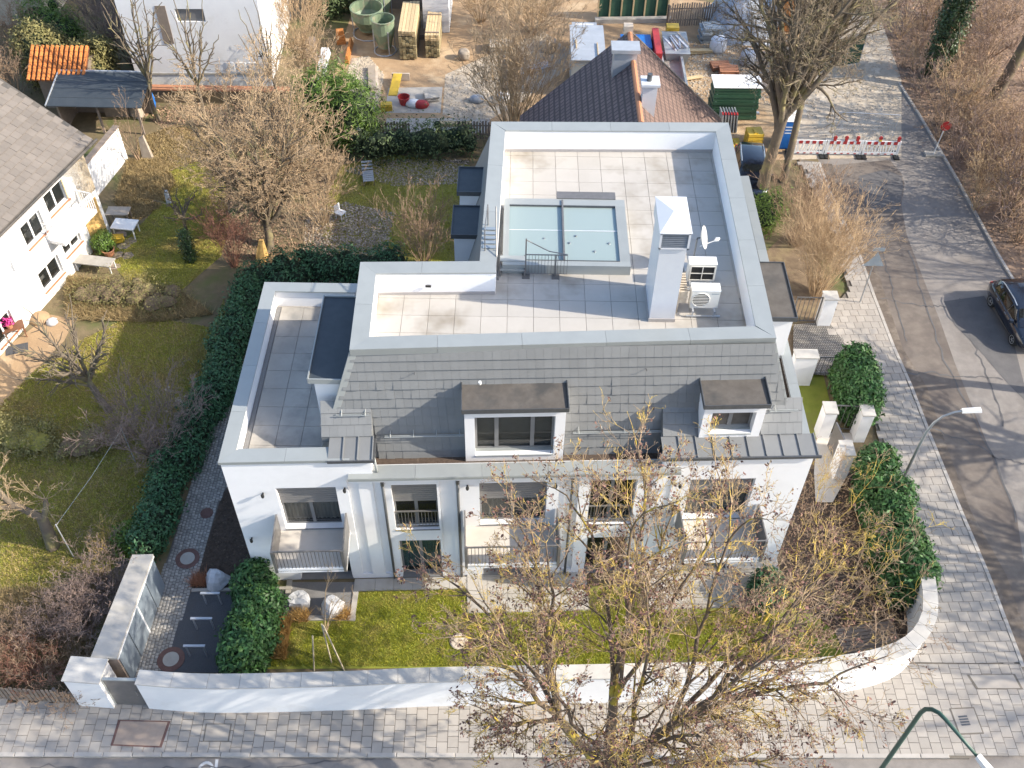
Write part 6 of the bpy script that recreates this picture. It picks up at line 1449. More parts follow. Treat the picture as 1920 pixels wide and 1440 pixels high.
# small shed and orange hut
sh = thing('garden_shed', (-24, 52, 0), 'open garden shed with dark felt lean-to roof', 'shed')
m = MB(); fr = Fr(-26.6, 51.1, -.01)
for u in (0.1, 2.4, 4.7):
    for v in (.1, 2.2): m.box(fr, u, u + .12, v, v + .12, 0, 1.95 + v * .17)
m.box(fr, .1, 4.8, 2.3, 2.38, 0, 2.3); m.box(fr, .1, .16, .1, 2.3, 0, 1.95); m.box(fr, 2.0, 3.4, 1.9, 1.98, 0, 1.7); m.build('frame', 'old_wood', sh)
for k in range(4):
    v = -.25 + k * .72; z = 2.05 + v * .17
    MB().hexa([fr.p(-.25, v, z), fr.p(5.2, v, z), fr.p(5.2, v + .76, z + .125), fr.p(-.25, v + .76, z + .125), fr.p(-.25, v, z + .05), fr.p(5.2, v, z + .05), fr.p(5.2, v + .76, z + .165), fr.p(-.25, v + .76, z + .165)]).build('roof_strip', 'felt_dark', sh)
MB().box(fr, -.3, 5.2, 2.62, 2.72, 2.45, 2.62).hexa([fr.p(-.3, -.25, 2.0), fr.p(-.24, -.25, 2.0), fr.p(-.24, 2.65, 2.5), fr.p(-.3, 2.65, 2.5), fr.p(-.3, -.25, 2.1), fr.p(-.24, -.25, 2.1), fr.p(-.24, 2.65, 2.62), fr.p(-.3, 2.65, 2.62)]).build('verge', 'tin', sh)
hu = thing('tiled_hut', (-27, 55.5, 0), 'small hut with bright orange pantile roof half covered by bushes', 'hut')
MB().box(W0, -28.3, -25.6, 53.8, 56.4, 0, 2.3).build('wall', 'old_wood', hu)
m = MB(); m.add([(-28.7, 53.2, 2.2), (-25.2, 53.2, 2.2), (-25.2, 55.1, 3.3), (-28.7, 55.1, 3.3), (-25.2, 57.0, 2.2), (-28.7, 57.0, 2.2)], [(0, 1, 2, 3), (3, 2, 4, 5)]); hr_ = m.build('roof', 'brown_wood', hu)
for r_ in range(6):
    for k in range(12):
        x = -28.55 + k * .29; y = 53.2 + r_ * .32; z = 2.24 + r_ * .185
        MB().tube([(x, y - .03, z + .03), (x, y + .34, z + .20)], .10, 6).build('pantile', 'roof_orange', hr_)
# top left corner: grey flat building and paved drive
gbl = thing('grey_building', (-33, 66, 0), 'plain beige building corner at the back left', 'house'); MB().box(W0, -40, -31.2, 63.5, 72, 0, 5).build('wall', 'litter_pale', gbl); MB().box(W0, -40.2, -31.0, 63.3, 72.2, 5, 5.2).build('roof', 'concrete', gbl)
sheet('drive', px([(10, 60), (30, 10), (110, -40), (160, -40), (60, 45)]), .01, 'asphalt_pale', 'grey paved drive behind the gardens')
# buildings of the yard
tsh = thing('tin_shed', (-8.5, 67, 0), 'dark timber shed with corrugated tin edge behind the green buckets', 'shed')
MB().box(W0, -11.6, -5.8, 66.6, 70, 0, 2.5).build('wall', 'old_wood', tsh)
m = MB()
for k in range(30): m.box(W0, -11.7 + k * .2, -11.58 + k * .2, 66.2, 70, 2.5, 2.56 + .03 * (k % 2))
m.build('roof', 'tin', tsh)
# ---------------------------------------------------------------- building site
def timber_stack(x0, x1, y0, y1, h, label, seed):
    t = thing('timber_stack', ((x0 + x1) / 2, y0, 0), label, 'timber stack', 'stacks of squared timber'); g = np.random.default_rng(seed); z = .1
    MB().box(W0, x0, x1, y0 + .3, y0 + .42, 0, .1).box(W0, x0, x1, y1 - .5, y1 - .38, 0, .1).build('bearer', 'old_wood', t)
    lay = 0
    while z < h:
        n = 5; w = (x1 - x0) / n
        for k in range(n): MB().box(W0, x0 + k * w + .01, x0 + (k + 1) * w - .01, y0 + g.uniform(-.08, .08), y1 + g.uniform(-.1, .1), z, z + .17).build('beam', 'timber' if z > h - .4 else 'timber_end', t)
        z += .18; lay += 1
        if lay % 4 == 0: MB().box(W0, x0, x1, y0 + .3, y0 + .38, z, z + .06).box(W0, x0, x1, y1 - .4, y1 - .32, z, z + .06).build('spacer', 'old_wood', t); z += .062
timber_stack(-7.55, -6.45, 59.9, 63.8, 2.0, 'tall stack of squared timber beside the green concrete buckets', 1)
timber_stack(-5.9, -5.0, 60.2, 63.2, 1.5, 'lower stack of squared timber beside the white foam boards', 2)
ins = thing('board_stack', (-5.4, 65, 0), 'tall stack of white insulation boards with printed red band', 'board stack')
for k in range(14): MB().box(W0, -6.25, -4.55, 63.4, 67.5, .05 + k * .2, .24 + k * .2).build('board', 'insulation', ins)
MB().box(W0, -6.2, -4.6, 66.4, 66.7, 2.85, 2.86).build('print_band', 'red', ins)
def bucket(x, y, r0, r1, h, label, leg=True, tilt=None):
    t = thing('concrete_bucket', (x, y, 0), label, 'concrete bucket', 'green concrete buckets'); z0 = .35
    MB().lathe((x, y, z0), [(r0, 0), (r0, .15), (r1, h * .55), (r1, h), (r1 - .05, h), (r1 - .05, h * .56), (r0 - .05, .2), (r0 - .08, .1)], 18).build('hopper', 'bucket_green', t, False)
    MB().lathe((x, y, z0 + h - .06), [(r1 + .02, 0), (r1 + .06, .03), (r1 + .06, .09), (r1 - .02, .1)], 18, None, False).build('rim', 'bucket_green', t)
    m = MB()
    for k in range(4):
        a = k * math.pi / 2 + .5; m.tube([(x + math.cos(a) * (r1 * .98), y + math.sin(a) * (r1 * .98), 0.02), (x + math.cos(a) * (r1 * 1.0), y + math.sin(a) * (r1 * 1.0), z0 + h * .7)], .035, 5)
    n = 14
    ring = [(x + math.cos(2 * math.pi * k / n) * r1, y + math.sin(2 * math.pi * k / n) * r1, .04) for k in range(n + 1)]; m.tube(ring, .04, 5, False)
    m.build('stand', 'tin', t)
    return t
bucket(-8.6, 61.0, .45, .72, 1.9, 'tall ribbed green concrete bucket on a round stand in front'); bucket(-9.9, 63.2, .6, 1.05, 1.5, 'wide tipped green concrete bucket beside the fence'); bucket(-9.3, 65.2, .6, .85, 2.0, 'rear green concrete bucket against the shed')
for k, (x, y, m_, lab, w, d, h) in enumerate(((-10.9, 60.6, 'orange', 'rusty orange steel prop stack beside the rubble', .25, 2.6, .5), (-11.6, 62.0, 'orange', 'small orange gas bottle crate by the buckets', .6, .6, .9), (-12.4, 59.0, 'insulation', 'long white wrapped pack leaning by the rubble strip', .6, 3.2, .5), (-13.2, 60.0, 'old_wood', 'weathered boards piled at the thicket edge', .8, 3.5, .6))):
    b_ = MB()
    for j in range(4): b_.box(Fr(x, y, .2 * (k % 2)), -w / 2 + .02 * j, w / 2 - .02 * j, -d / 2 + .05 * j, d / 2 - .04 * j, h * j / 4, h * (j + 1) / 4 - .01)
    tag(b_.build('site_material', m_), lab, 'site material')
p = at(738, 165); t = thing('formwork_board', (p.x, p.y, 0), 'yellow formwork panel leaning at the concrete slab', 'formwork panel'); a, c = at(728, 180), at(744, 152)
MB().hexa([(a.x, a.y, .02), (a.x + .55, a.y, .02), (a.x + .75, c.y, .5), (a.x + .2, c.y, .5), (a.x, a.y, .06), (a.x + .55, a.y, .06), (a.x + .75, c.y, .54), (a.x + .2, c.y, .54)]).build('sheet', 'yellow', t); MB().box(W0, a.x + .1, a.x + 1.2, c.y, c.y + .12, .02, .52).build('edge_beam', 'litter_pale', t)
p = at(725, 205); tag(MB().box(Fr(p.x, p.y, .1), -.35, .35, -.25, .25, .01, .35).box(Fr(p.x, p.y, .1), -.3, .3, -.2, .2, .35, .42).build('yellow_crate', 'yellow'), 'yellow crate at the edge of the concrete slab', 'crate')
p = at(758, 195); t = thing('tub', (p.x, p.y, 0), 'dark red mixing tub beside the white sacks', 'tub'); MB().lathe((p.x, p.y, .01), [(.25, 0), (.36, .5), (.38, .52), (.34, .52), (.24, .05)], 14).build('body', 'red', t); MB().tube([(p.x - .36, p.y, .5), (p.x, p.y + .05, .62), (p.x + .36, p.y, .5)], .012, 5).build('handle', 'black', t)
for k, (x, y, m_, lab) in enumerate(((775, 198, 'white', 'white cement sack beside the red tub'), (790, 200, 'red', 'red cement sack beside the white sack'), (895, 190, 'tarp', 'blue grey tarpaulin bundle under the bare hazel'), (945, 185, 'white', 'white plastic bundle under the bare hazel'))):
    p = at(x, y); b_ = MB(); b_.lathe((p.x, p.y, .0), [(.42, 0), (.50, .12), (.44, .3), (.2, .40)], 9); o = b_.build('sack', m_, None, True); o.scale = (1, .7, 1); tag(o, lab, 'sack')
# fence line behind the garden
def plank_fence(a, c, h, name, label, mt='old_wood', step=.16, w=.11):
    t = thing(name, (a.x, a.y, 0), label, 'fence'); fr = Fr(a.x, a.y, math.atan2(c.y - a.y, c.x - a.x)); L = (c - a).length; n = int(L / step); g = np.random.default_rng(n)
    me = unit_box('plank', mt, .05)
    for k in range(min(n, 290)): piece('plank', me, t, fr.p(L * (k + .5) / n, 0, .03), fr.a, (w, .025, h * g.uniform(.93, 1.04)))
    MB().box(fr, 0, L, .02, .06, h * .25, h * .25 + .08).box(fr, 0, L, .02, .06, h * .75, h * .75 + .08).build('rail', mt, t)
    k = 0
    while k < L + .1: MB().box(fr, k - .05, k + .05, .06, .16, -.02, h * .95).build('post', mt, t); k += 2.2
plank_fence(at(860, 262), at(930, 262), 1.2, 'picket_fence', 'brown picket fence at the foot of the bare hazel')
plank_fence(at(0, 1312), at(150, 1322), 1.0, 'picket_fence', 'low weathered picket fence beside the pavement and the brush')
plank_fence(at(1250, 50), at(1400, 45), 1.6, 'picket_fence', 'brown plank fence at the far side of the building site')
plank_fence(at(690, 250), at(770, 252), .8, 'timber_fence', 'low timber edge between bamboo and site path')
# scaffold net fence with timber posts at the top
nf = thing('net_fence', (at(1130, 35).x, at(1130, 35).y, 0), 'dark green site net held by pale timber posts', 'fence'); a, c = at(1120, 38), at(1250, 36); fr = Fr(a.x, a.y, math.atan2(c.y - a.y, c.x - a.x)); L = (c - a).length
MB().box(fr, 0, L, .05, .07, .1, 3.2).build('net', 'net_green', nf)
for k in range(7): MB().box(fr, L * k / 6 - .05, L * k / 6 + .05, -.04, .05, 0, 3.3).build('post', 'timber', nf)
MB().box(fr, -.2, L + .2, -.5, -.1, 0, .3).build('plinth', 'concrete', nf)
# grey box trailer
p = at(1072, 118); t = thing('site_trailer', (4.3, 56, 0), 'grey flat roofed site trailer beside the tiled roof', 'trailer')
MB().box(W0, 3.3, 5.3, 55.9, 60.0, .45, 2.5).build('body', 'grey_box', t); MB().box(W0, 3.25, 5.35, 55.85, 60.05, 2.5, 2.56).build('roof', 'tin', t); MB().box(W0, 3.5, 5.1, 60.1, 62.2, .5, 1.6).build('front_box', 'tin', t); MB().box(W0, 3.7, 4.9, 60.3, 62.0, 1.6, 1.62).build('tray', 'white', t)
MB().box(W0, 4.85, 4.9, 56.2, 57.8, 2.56, 2.66).box(W0, 3.55, 3.62, 57.2, 58.2, 2.56, 2.64).build('roof_batten', 'timber', t)
for y in (57, 59): MB().lathe((3.35, y, .35), [(.35, 0), (.35, .2)], 14, (1, 0, 0)).lathe((5.05, y, .35), [(.35, 0), (.35, .2)], 14, (1, 0, 0)).build('wheel', 'tyre', t)
sbx = thing('machine', (7.6, 57, 0), 'dark red and blue site machine behind the tiled roof', 'machine'); MB().box(W0, 6.4, 8.6, 58.4, 60.4, .4, 1.5).build('body', 'roof_purple', sbx); MB().box(W0, 6.5, 8.4, 58.6, 60.2, 1.5, 1.9).build('cab', 'blue', sbx); MB().box(W0, 8.5, 8.9, 57.4, 60.5, .3, 2.2).build('boom', 'red', sbx)
for x in (6.6, 8.2): MB().lathe((x, 58.35, .4), [(.4, 0), (.4, .25)], 14, (0, 1, 0)).build('wheel', 'tyre', sbx)
con = thing('concrete_block', (9.8, 57, 0), 'long pale concrete trough beside the site machine', 'trough'); MB().box(W0, 9.1, 10.5, 54.5, 60.0, 0, .5).build('base', 'concrete', con); MB().box(W0, 9.1, 9.25, 54.5, 60, .5, .9).box(W0, 10.35, 10.5, 54.5, 60, .5, .9).box(W0, 9.25, 10.35, 59.8, 60, .5, .9).build('side', 'grey_box', con)
# rubbish trolley
p = at(1265, 118); t = thing('rubble_skip', (p.x, p.y, 0), 'small grey skip full of scrap boards behind the tiled roof', 'skip'); x, y = p.x, p.y + .6
MB().hexa([(x - .6, y - 1.0, .1), (x + .6, y - 1.0, .1), (x + .6, y + 1.0, .1), (x - .6, y + 1.0, .1), (x - .8, y - 1.4, 1.1), (x + .8, y - 1.4, 1.1), (x + .8, y + 1.4, 1.1), (x - .8, y + 1.4, 1.1)]).build('body', 'grey_box', t); g = np.random.default_rng(4)
for k in range(9): a = g.uniform(-.4, .4); MB().box(Fr(x - .5 + k * .12, y + g.uniform(-.3, .3), math.pi / 2 + a, 1.08), -.8, .8, -.06, .06, .02 * k, .02 * k + .03).build('scrap_board', ('tin', 'white', 'litter_pale')[k % 3], t)
MB().box(W0, x - .45, x + .35, y + 1.5, y + 2.1, 0, 1.3).build('yellow_bin', 'yellow', t)
# waste sorting stack (green)
t = thing('fence_panel_stack', (12.9, 54.6, 0), 'tall stack of dark green formwork panels with pale top', 'panel stack'); fr = Fr(11.6, 53.6, .01)
for k in range(9): MB().box(fr, .05 + .04 * (k % 2), 2.85 - .04 * (k % 3), .03 * (k % 2), 1.35, .08 + k * .24, .08 + k * .24 + .2).build('panel', 'skip_green', t)
for k in range(9): MB().box(fr, .2, .3, 0.05, 1.3, .02 + k * .24, .08 + k * .24).box(fr, 2.5, 2.6, 0.05, 1.3, .02 + k * .24, .08 + k * .24).build('spacer', 'tin', t)
MB().box(fr, 0, 2.9, -.03, 1.4, 2.21, 2.26).build('top_sheet', 'white_metal', t)
t = thing('barrier_stack', (12.6, 52.6, 0), 'row of folded red and white warning boards before the green panels', 'warning boards')
for k in range(6): MB().hexa([(12.2 + k * .17, 52.3, .02), (12.27 + k * .17, 52.3, .02), (12.20 + k * .17, 53.2, .02), (12.13 + k * .17, 53.2, .02), (12.1 + k * .17, 52.35, 1.2), (12.17 + k * .17, 52.35, 1.2), (12.1 + k * .17, 53.2, 1.2), (12.03 + k * .17, 53.2, 1.2)]).build('board', 'tin', t); MB().box(W0, 12.08 + k * .17, 12.17 + k * .17, 52.33, 52.6, 1.2, 1.24).build('red_tip', 'red', t)
for k, (x, y, lab) in enumerate(((12.9, 51.0, 'yellow barrier foot beside the roof corner'), (13.9, 51.1, 'stack of yellow barrier feet near the green panels'))):
    b_ = MB()
    for j in range(1 + 3 * k): b_.box(Fr(x, y, .1), -.25 - .2 * k, .25 + .2 * k, -.3, .5, .02 + j * .24, .2 + j * .24); b_.box(Fr(x, y, .1), -.1, .1, -.2, .3, .2 + j * .24, .26 + j * .24)
    tag(b_.build('ballast_block', 'yellow'), lab, 'ballast block')
for k, (x, y, lab) in enumerate(((1365, 140, 'orange brown pallet stack before the green panels'), (1350, 128, 'broken pallet leaning on the pallet stack'))):
    p = at(x, y); t = thing('pallet', (p.x, p.y, 0), lab, 'pallet')
    for j in range(3 - k):
        for i in range(5): MB().box(Fr(p.x, p.y, .15 * k), -.6, .6, -.4 + i * .18, -.28 + i * .18, .12 + j * .15, .145 + j * .15).build('board', 'terracotta', t)
        MB().box(Fr(p.x, p.y, .15 * k), -.6, -.5, -.4, .45, .0 + j * .15, .12 + j * .15).box(Fr(p.x, p.y, .15 * k), .5, .6, -.4, .45, j * .15, .12 + j * .15).build('runner', 'brown_wood', t)
# tarpaulin covered heap and green net fence on the right
p = at(1390, 80); b_ = MB(); n = 14
g = np.random.default_rng(9)
for i in range(n + 1):
    for j in range(n + 1):
        u, v = i / n * 2 - 1, j / n * 2 - 1; z = max(0, 2.6 * (1 - abs(u) ** 2.5) * (1 - abs(v) ** 2.5)) + g.normal(0, .05) * (abs(u) < .95 and abs(v) < .95)
        b_.v.append((p.x + u * 2.0, p.y + 2.2 + v * 2.6, max(0, z)))
for i in range(n):
    for j in range(n): b_.f.append((i * (n + 1) + j, (i + 1) * (n + 1) + j, (i + 1) * (n + 1) + j + 1, i * (n + 1) + j + 1))
tag(b_.build('tarpaulin_heap', 'tarp', None, True), 'heap covered by a rumpled blue grey tarpaulin', 'tarpaulin')
p = at(1455, 60); t = thing('orange_container', (p.x + .8, p.y + 1, 0), 'upright orange brown container behind the street trees', 'container'); MB().box(W0, p.x + .1, p.x + 1.5, p.y, p.y + 1.4, .05, 3.0).build('body', 'orange', t); MB().box(W0, p.x, p.x + 1.6, p.y - .1, p.y + 1.5, 3.0, 3.1).build('lid', 'white', t); MB().box(W0, p.x - 1.5, p.x + .05, p.y, p.y + 1.4, 0, 1.6).build('side_box', 'tin', t)
nf = thing('net_fence', (at(1530, 135).x, at(1530, 135).y, 0), 'dark green windbreak net fence beside the site track', 'fence'); a, c = at(1525, 135), at(1610, 120); fr = Fr(a.x, a.y, math.atan2(c.y - a.y, c.x - a.x)); L = (c - a).length
MB().box(fr, 0, L, .03, .05, .1, 2.0).build('net', 'net_green', nf)
for k in range(4): MB().tube([fr.p(L * k / 3, 0, 0), fr.p(L * k / 3, 0, 2.05)], .025, 6).build('post', 'tin', nf)
# portable toilet
p = at(1480, 288); t = thing('portable_toilet', (p.x - .2, p.y + .6, 0), 'blue portable toilet half hidden behind the street tree', 'portable toilet'); x, y = p.x - .2, p.y + .9
MB().box(W0, x - .5, x + .5, y - .5, y + .5, .05, 1.9).build('cabin', 'blue', t); MB().hexa([(x - .55, y - .55, 1.9), (x + .55, y - .55, 1.9), (x + .55, y + .55, 1.9), (x - .55, y + .55, 1.9), (x - .4, y - .4, 2.15), (x + .4, y - .4, 2.15), (x + .4, y + .4, 2.15), (x - .4, y + .4, 2.15)]).build('roof', 'white', t); MB().box(W0, x - .35, x + .35, y - .53, y - .5, .15, 1.8).build('door', 'blue', t)
for k in range(3): MB().box(Fr(x, y - .532, .0, 1.1 + .2 * k), -.25, .22 - .05 * k, -.004, 0, 0, .07).build('lettering', 'white', t)
# red and white road barrier: three units
for k in range(3):
    xa, xb, y = 15.74 + k * 2.15, 15.74 + (k + 1) * 2.15 - .05, 50.2; t = thing('road_barrier', ((xa + xb) / 2, y, 0), ('red and white plastic barrier next to the blue toilet', 'red and white plastic barrier between the other two', 'red and white plastic barrier at the open side of the road')[k], 'barrier', 'road closing barriers')
    m = MB(); m.box(W0, xa, xb, y - .025, y + .025, .78, 1.02); m.box(W0, xa, xb, y - .025, y + .025, .12, .28); m.box(W0, xa, xa + .07, y - .03, y + .03, .1, 1.03); m.box(W0, xb - .07, xb, y - .03, y + .03, .1, 1.03); m.build('frame', 'white', t)
    for j in range(5): u = xa + .1 + (xb - xa - .2) * j / 5; MB().box(W0, u + .05, u + .27, y - .034, y + .034, .80, 1.0).build('red_field', 'red', t); MB().box(W0, u + .06, u + .2, y - .034, y + .034, .14, .2).build('red_field', 'red', t)
    g = np.random.default_rng(k)
    for j in range(13):
        u = xa + .12 + (xb - xa - .24) * j / 12; s = g.uniform(-.1, .1); MB().hexa([(u - .03, y - .02, .28), (u + .03, y - .02, .28), (u + .03, y + .02, .28), (u - .03, y + .02, .28), (u - .03 + s, y - .02, .78), (u + .03 + s, y - .02, .78), (u + .03 + s, y + .02, .78), (u - .03 + s, y + .02, .78)]).build('slat', 'white', t)
    for u in (xa + .1, xb - .1): MB().box(W0, u - .15, u + .15, y - .4, y + .4, 0, .1).build('foot', 'black', t)
for k, x in enumerate((18.3, 19.4, 20.0, 21.9, 22.2)[:5]):
    x = 15.74 + (2.55, 3.2, 3.85, 5.15, 6.2)[k]; t = thing('warning_lamp', (x, 50.2, 1.02), 'round red warning lamp on top of the road barrier', 'warning lamp', 'warning lamps on the road barrier')
    MB().box(W0, x - .08, x + .08, 50.15, 50.25, 1.02, 1.12).build('battery_box', 'yellow' if k == 3 else 'red', t); MB().lathe((x, 50.16, 1.22), [(.11, 0), (.11, .08)], 14, (0, 1, 0)).build('lens', 'red', t)
# site mesh fence panel on the ground behind the barrier
t = thing('mesh_fence', (20, 52, 0), 'galvanised mesh site fence standing behind the barrier', 'fence'); m = MB(); a, c = Vector((18.6, 51.6, 0)), Vector((22.0, 51.4, 0)); fr = Fr(a.x, a.y, math.atan2(c.y - a.y, c.x - a.x)); L = (c - a).length
MB().tube([fr.p(0, 0, .05), fr.p(0, 0, 2.0), fr.p(L, 0, 2.0), fr.p(L, 0, .05)], .025, 6).tube([fr.p(0, 0, .2), fr.p(L, 0, .2)], .02, 6).build('frame', 'tin', t)
for k in range(24): m.box(fr, L * k / 24, L * k / 24 + .006, -.003, .003, .2, 2.0)
for k in range(8): m.box(fr, 0, L, -.003, .003, .3 + k * .22, .306 + k * .22)
m.build('mesh', 'tin', t)
for u in (0, L): MB().box(fr, u - .35, u + .35, -.12, .12, 0, .14).build('foot', 'concrete', t)
# ---------------------------------------------------------------- street furniture
p = Vector((17.24, 37.61, PZ)); t = thing('road_sign', (p.x, p.y, PZ), 'triangular road sign on a thin pole seen from behind', 'road sign')
MB().tube([(p.x, p.y, PZ - .02), (p.x, p.y, 3.65)], .032, 8).build('pole', 'lamp_grey', t)
zc = 2.55; MB().add([(p.x - .5, p.y - .04, zc), (p.x + .5, p.y - .04, zc), (p.x, p.y - .04, zc + .86), (p.x - .5, p.y - .055, zc), (p.x + .5, p.y - .055, zc), (p.x, p.y - .055, zc + .86)], [(0, 1, 2), (5, 4, 3), (0, 3, 4, 1), (1, 4, 5, 2), (2, 5, 3, 0)]).build('plate', 'roof_lead', t)
MB().box(W0, p.x - .28, p.x + .28, p.y - .06, p.y - .045, zc + .92, zc + 1.12).build('small_plate', 'roof_lead', t); MB().box(W0, p.x - .3, p.x + .3, p.y - .036, p.y - .02, zc + .2, zc + .25).build('bracket', 'steel', t)
p = Vector((24.3, 50.4, 0)); t = thing('road_sign', (p.x, p.y, 0), 'small red edged sign on a concrete foot at the wood edge', 'road sign'); MB().tube([(p.x, p.y, .05), (p.x + .1, p.y, 2.1)], .03, 6).build('pole', 'white', t); MB().lathe((p.x + .1, p.y - .05, 2.0), [(.3, 0), (.3, .02)], 18, (0, -1, 0)).build('plate', 'red', t); MB().box(W0, p.x - .5, p.x + .5, p.y - .25, p.y + .25, 0, .12).build('foot', 'concrete', t)
lb = at(1690, 905); x, y = lb.x, lb.y
t = thing('street_lamp', (x, y, PZ), 'curved grey street lamp with flat pale head over the right pavement', 'street lamp')
MB().tube([(x, y, 0), (x, y, 2.6), (x + .03, y, 3.4), (x + .14, y, 3.95), (x + .36, y, 4.35), (x + .75, y, 4.62), (x + 1.1, y, 4.72)], [.07, .06, .055, .05, .045, .04, .04], 10).build('pole', 'lamp_grey', t, True)
MB().hexa([(x + 1.0, y - .1, 4.66), (x + 1.75, y - .12, 4.74), (x + 1.75, y + .12, 4.74), (x + 1.0, y + .1, 4.66), (x + 1.0, y - .07, 4.78), (x + 1.72, y - .1, 4.84), (x + 1.72, y + .1, 4.84), (x + 1.0, y + .07, 4.78)]).build('lamp_head', 'white', t)
q0, hd = at(1748, 1306, 7.0), at(1850, 1428, 7.0); x, y = q0.x - .12, q0.y - .12
t = thing('street_lamp', (x, y, 0), 'tall dark green arched street lamp with white head in front of the corner', 'street lamp')
d = Vector((hd.x - x, hd.y - y, 0)).normalized()
pts = [Vector((x, y, 0)), Vector((x, y, 3)), Vector((x, y, 6.2))] + [Vector((x, y, 6.2)) + d * (.55 * (1 - math.cos(a))) + Vector((0, 0, .75 * math.sin(a))) for a in (R(25), R(50), R(75), R(100))] + [Vector((x, y, 6.9)) + d * 1.05, Vector((x, y, 6.82)) + d * 1.9]
MB().tube(pts, [.085, .075, .07, .068, .066, .064, .06, .055, .045], 12).build('pole', 'lamp_green', t, True)
h0 = Vector((x, y, 6.8)) + d * 1.85; w = Vector((-d.y, d.x, 0))
MB().hexa([h0 - w * .09, h0 + d * .75 - w * .15 - Vector((0, 0, .1)), h0 + d * .75 + w * .15 - Vector((0, 0, .1)), h0 + w * .09, h0 - w * .07 + Vector((0, 0, .14)), h0 + d * .72 - w * .1 + Vector((0, 0, .06)), h0 + d * .72 + w * .1 + Vector((0, 0, .06)), h0 + w * .07 + Vector((0, 0, .14))]).build('lamp_head', 'white', t)
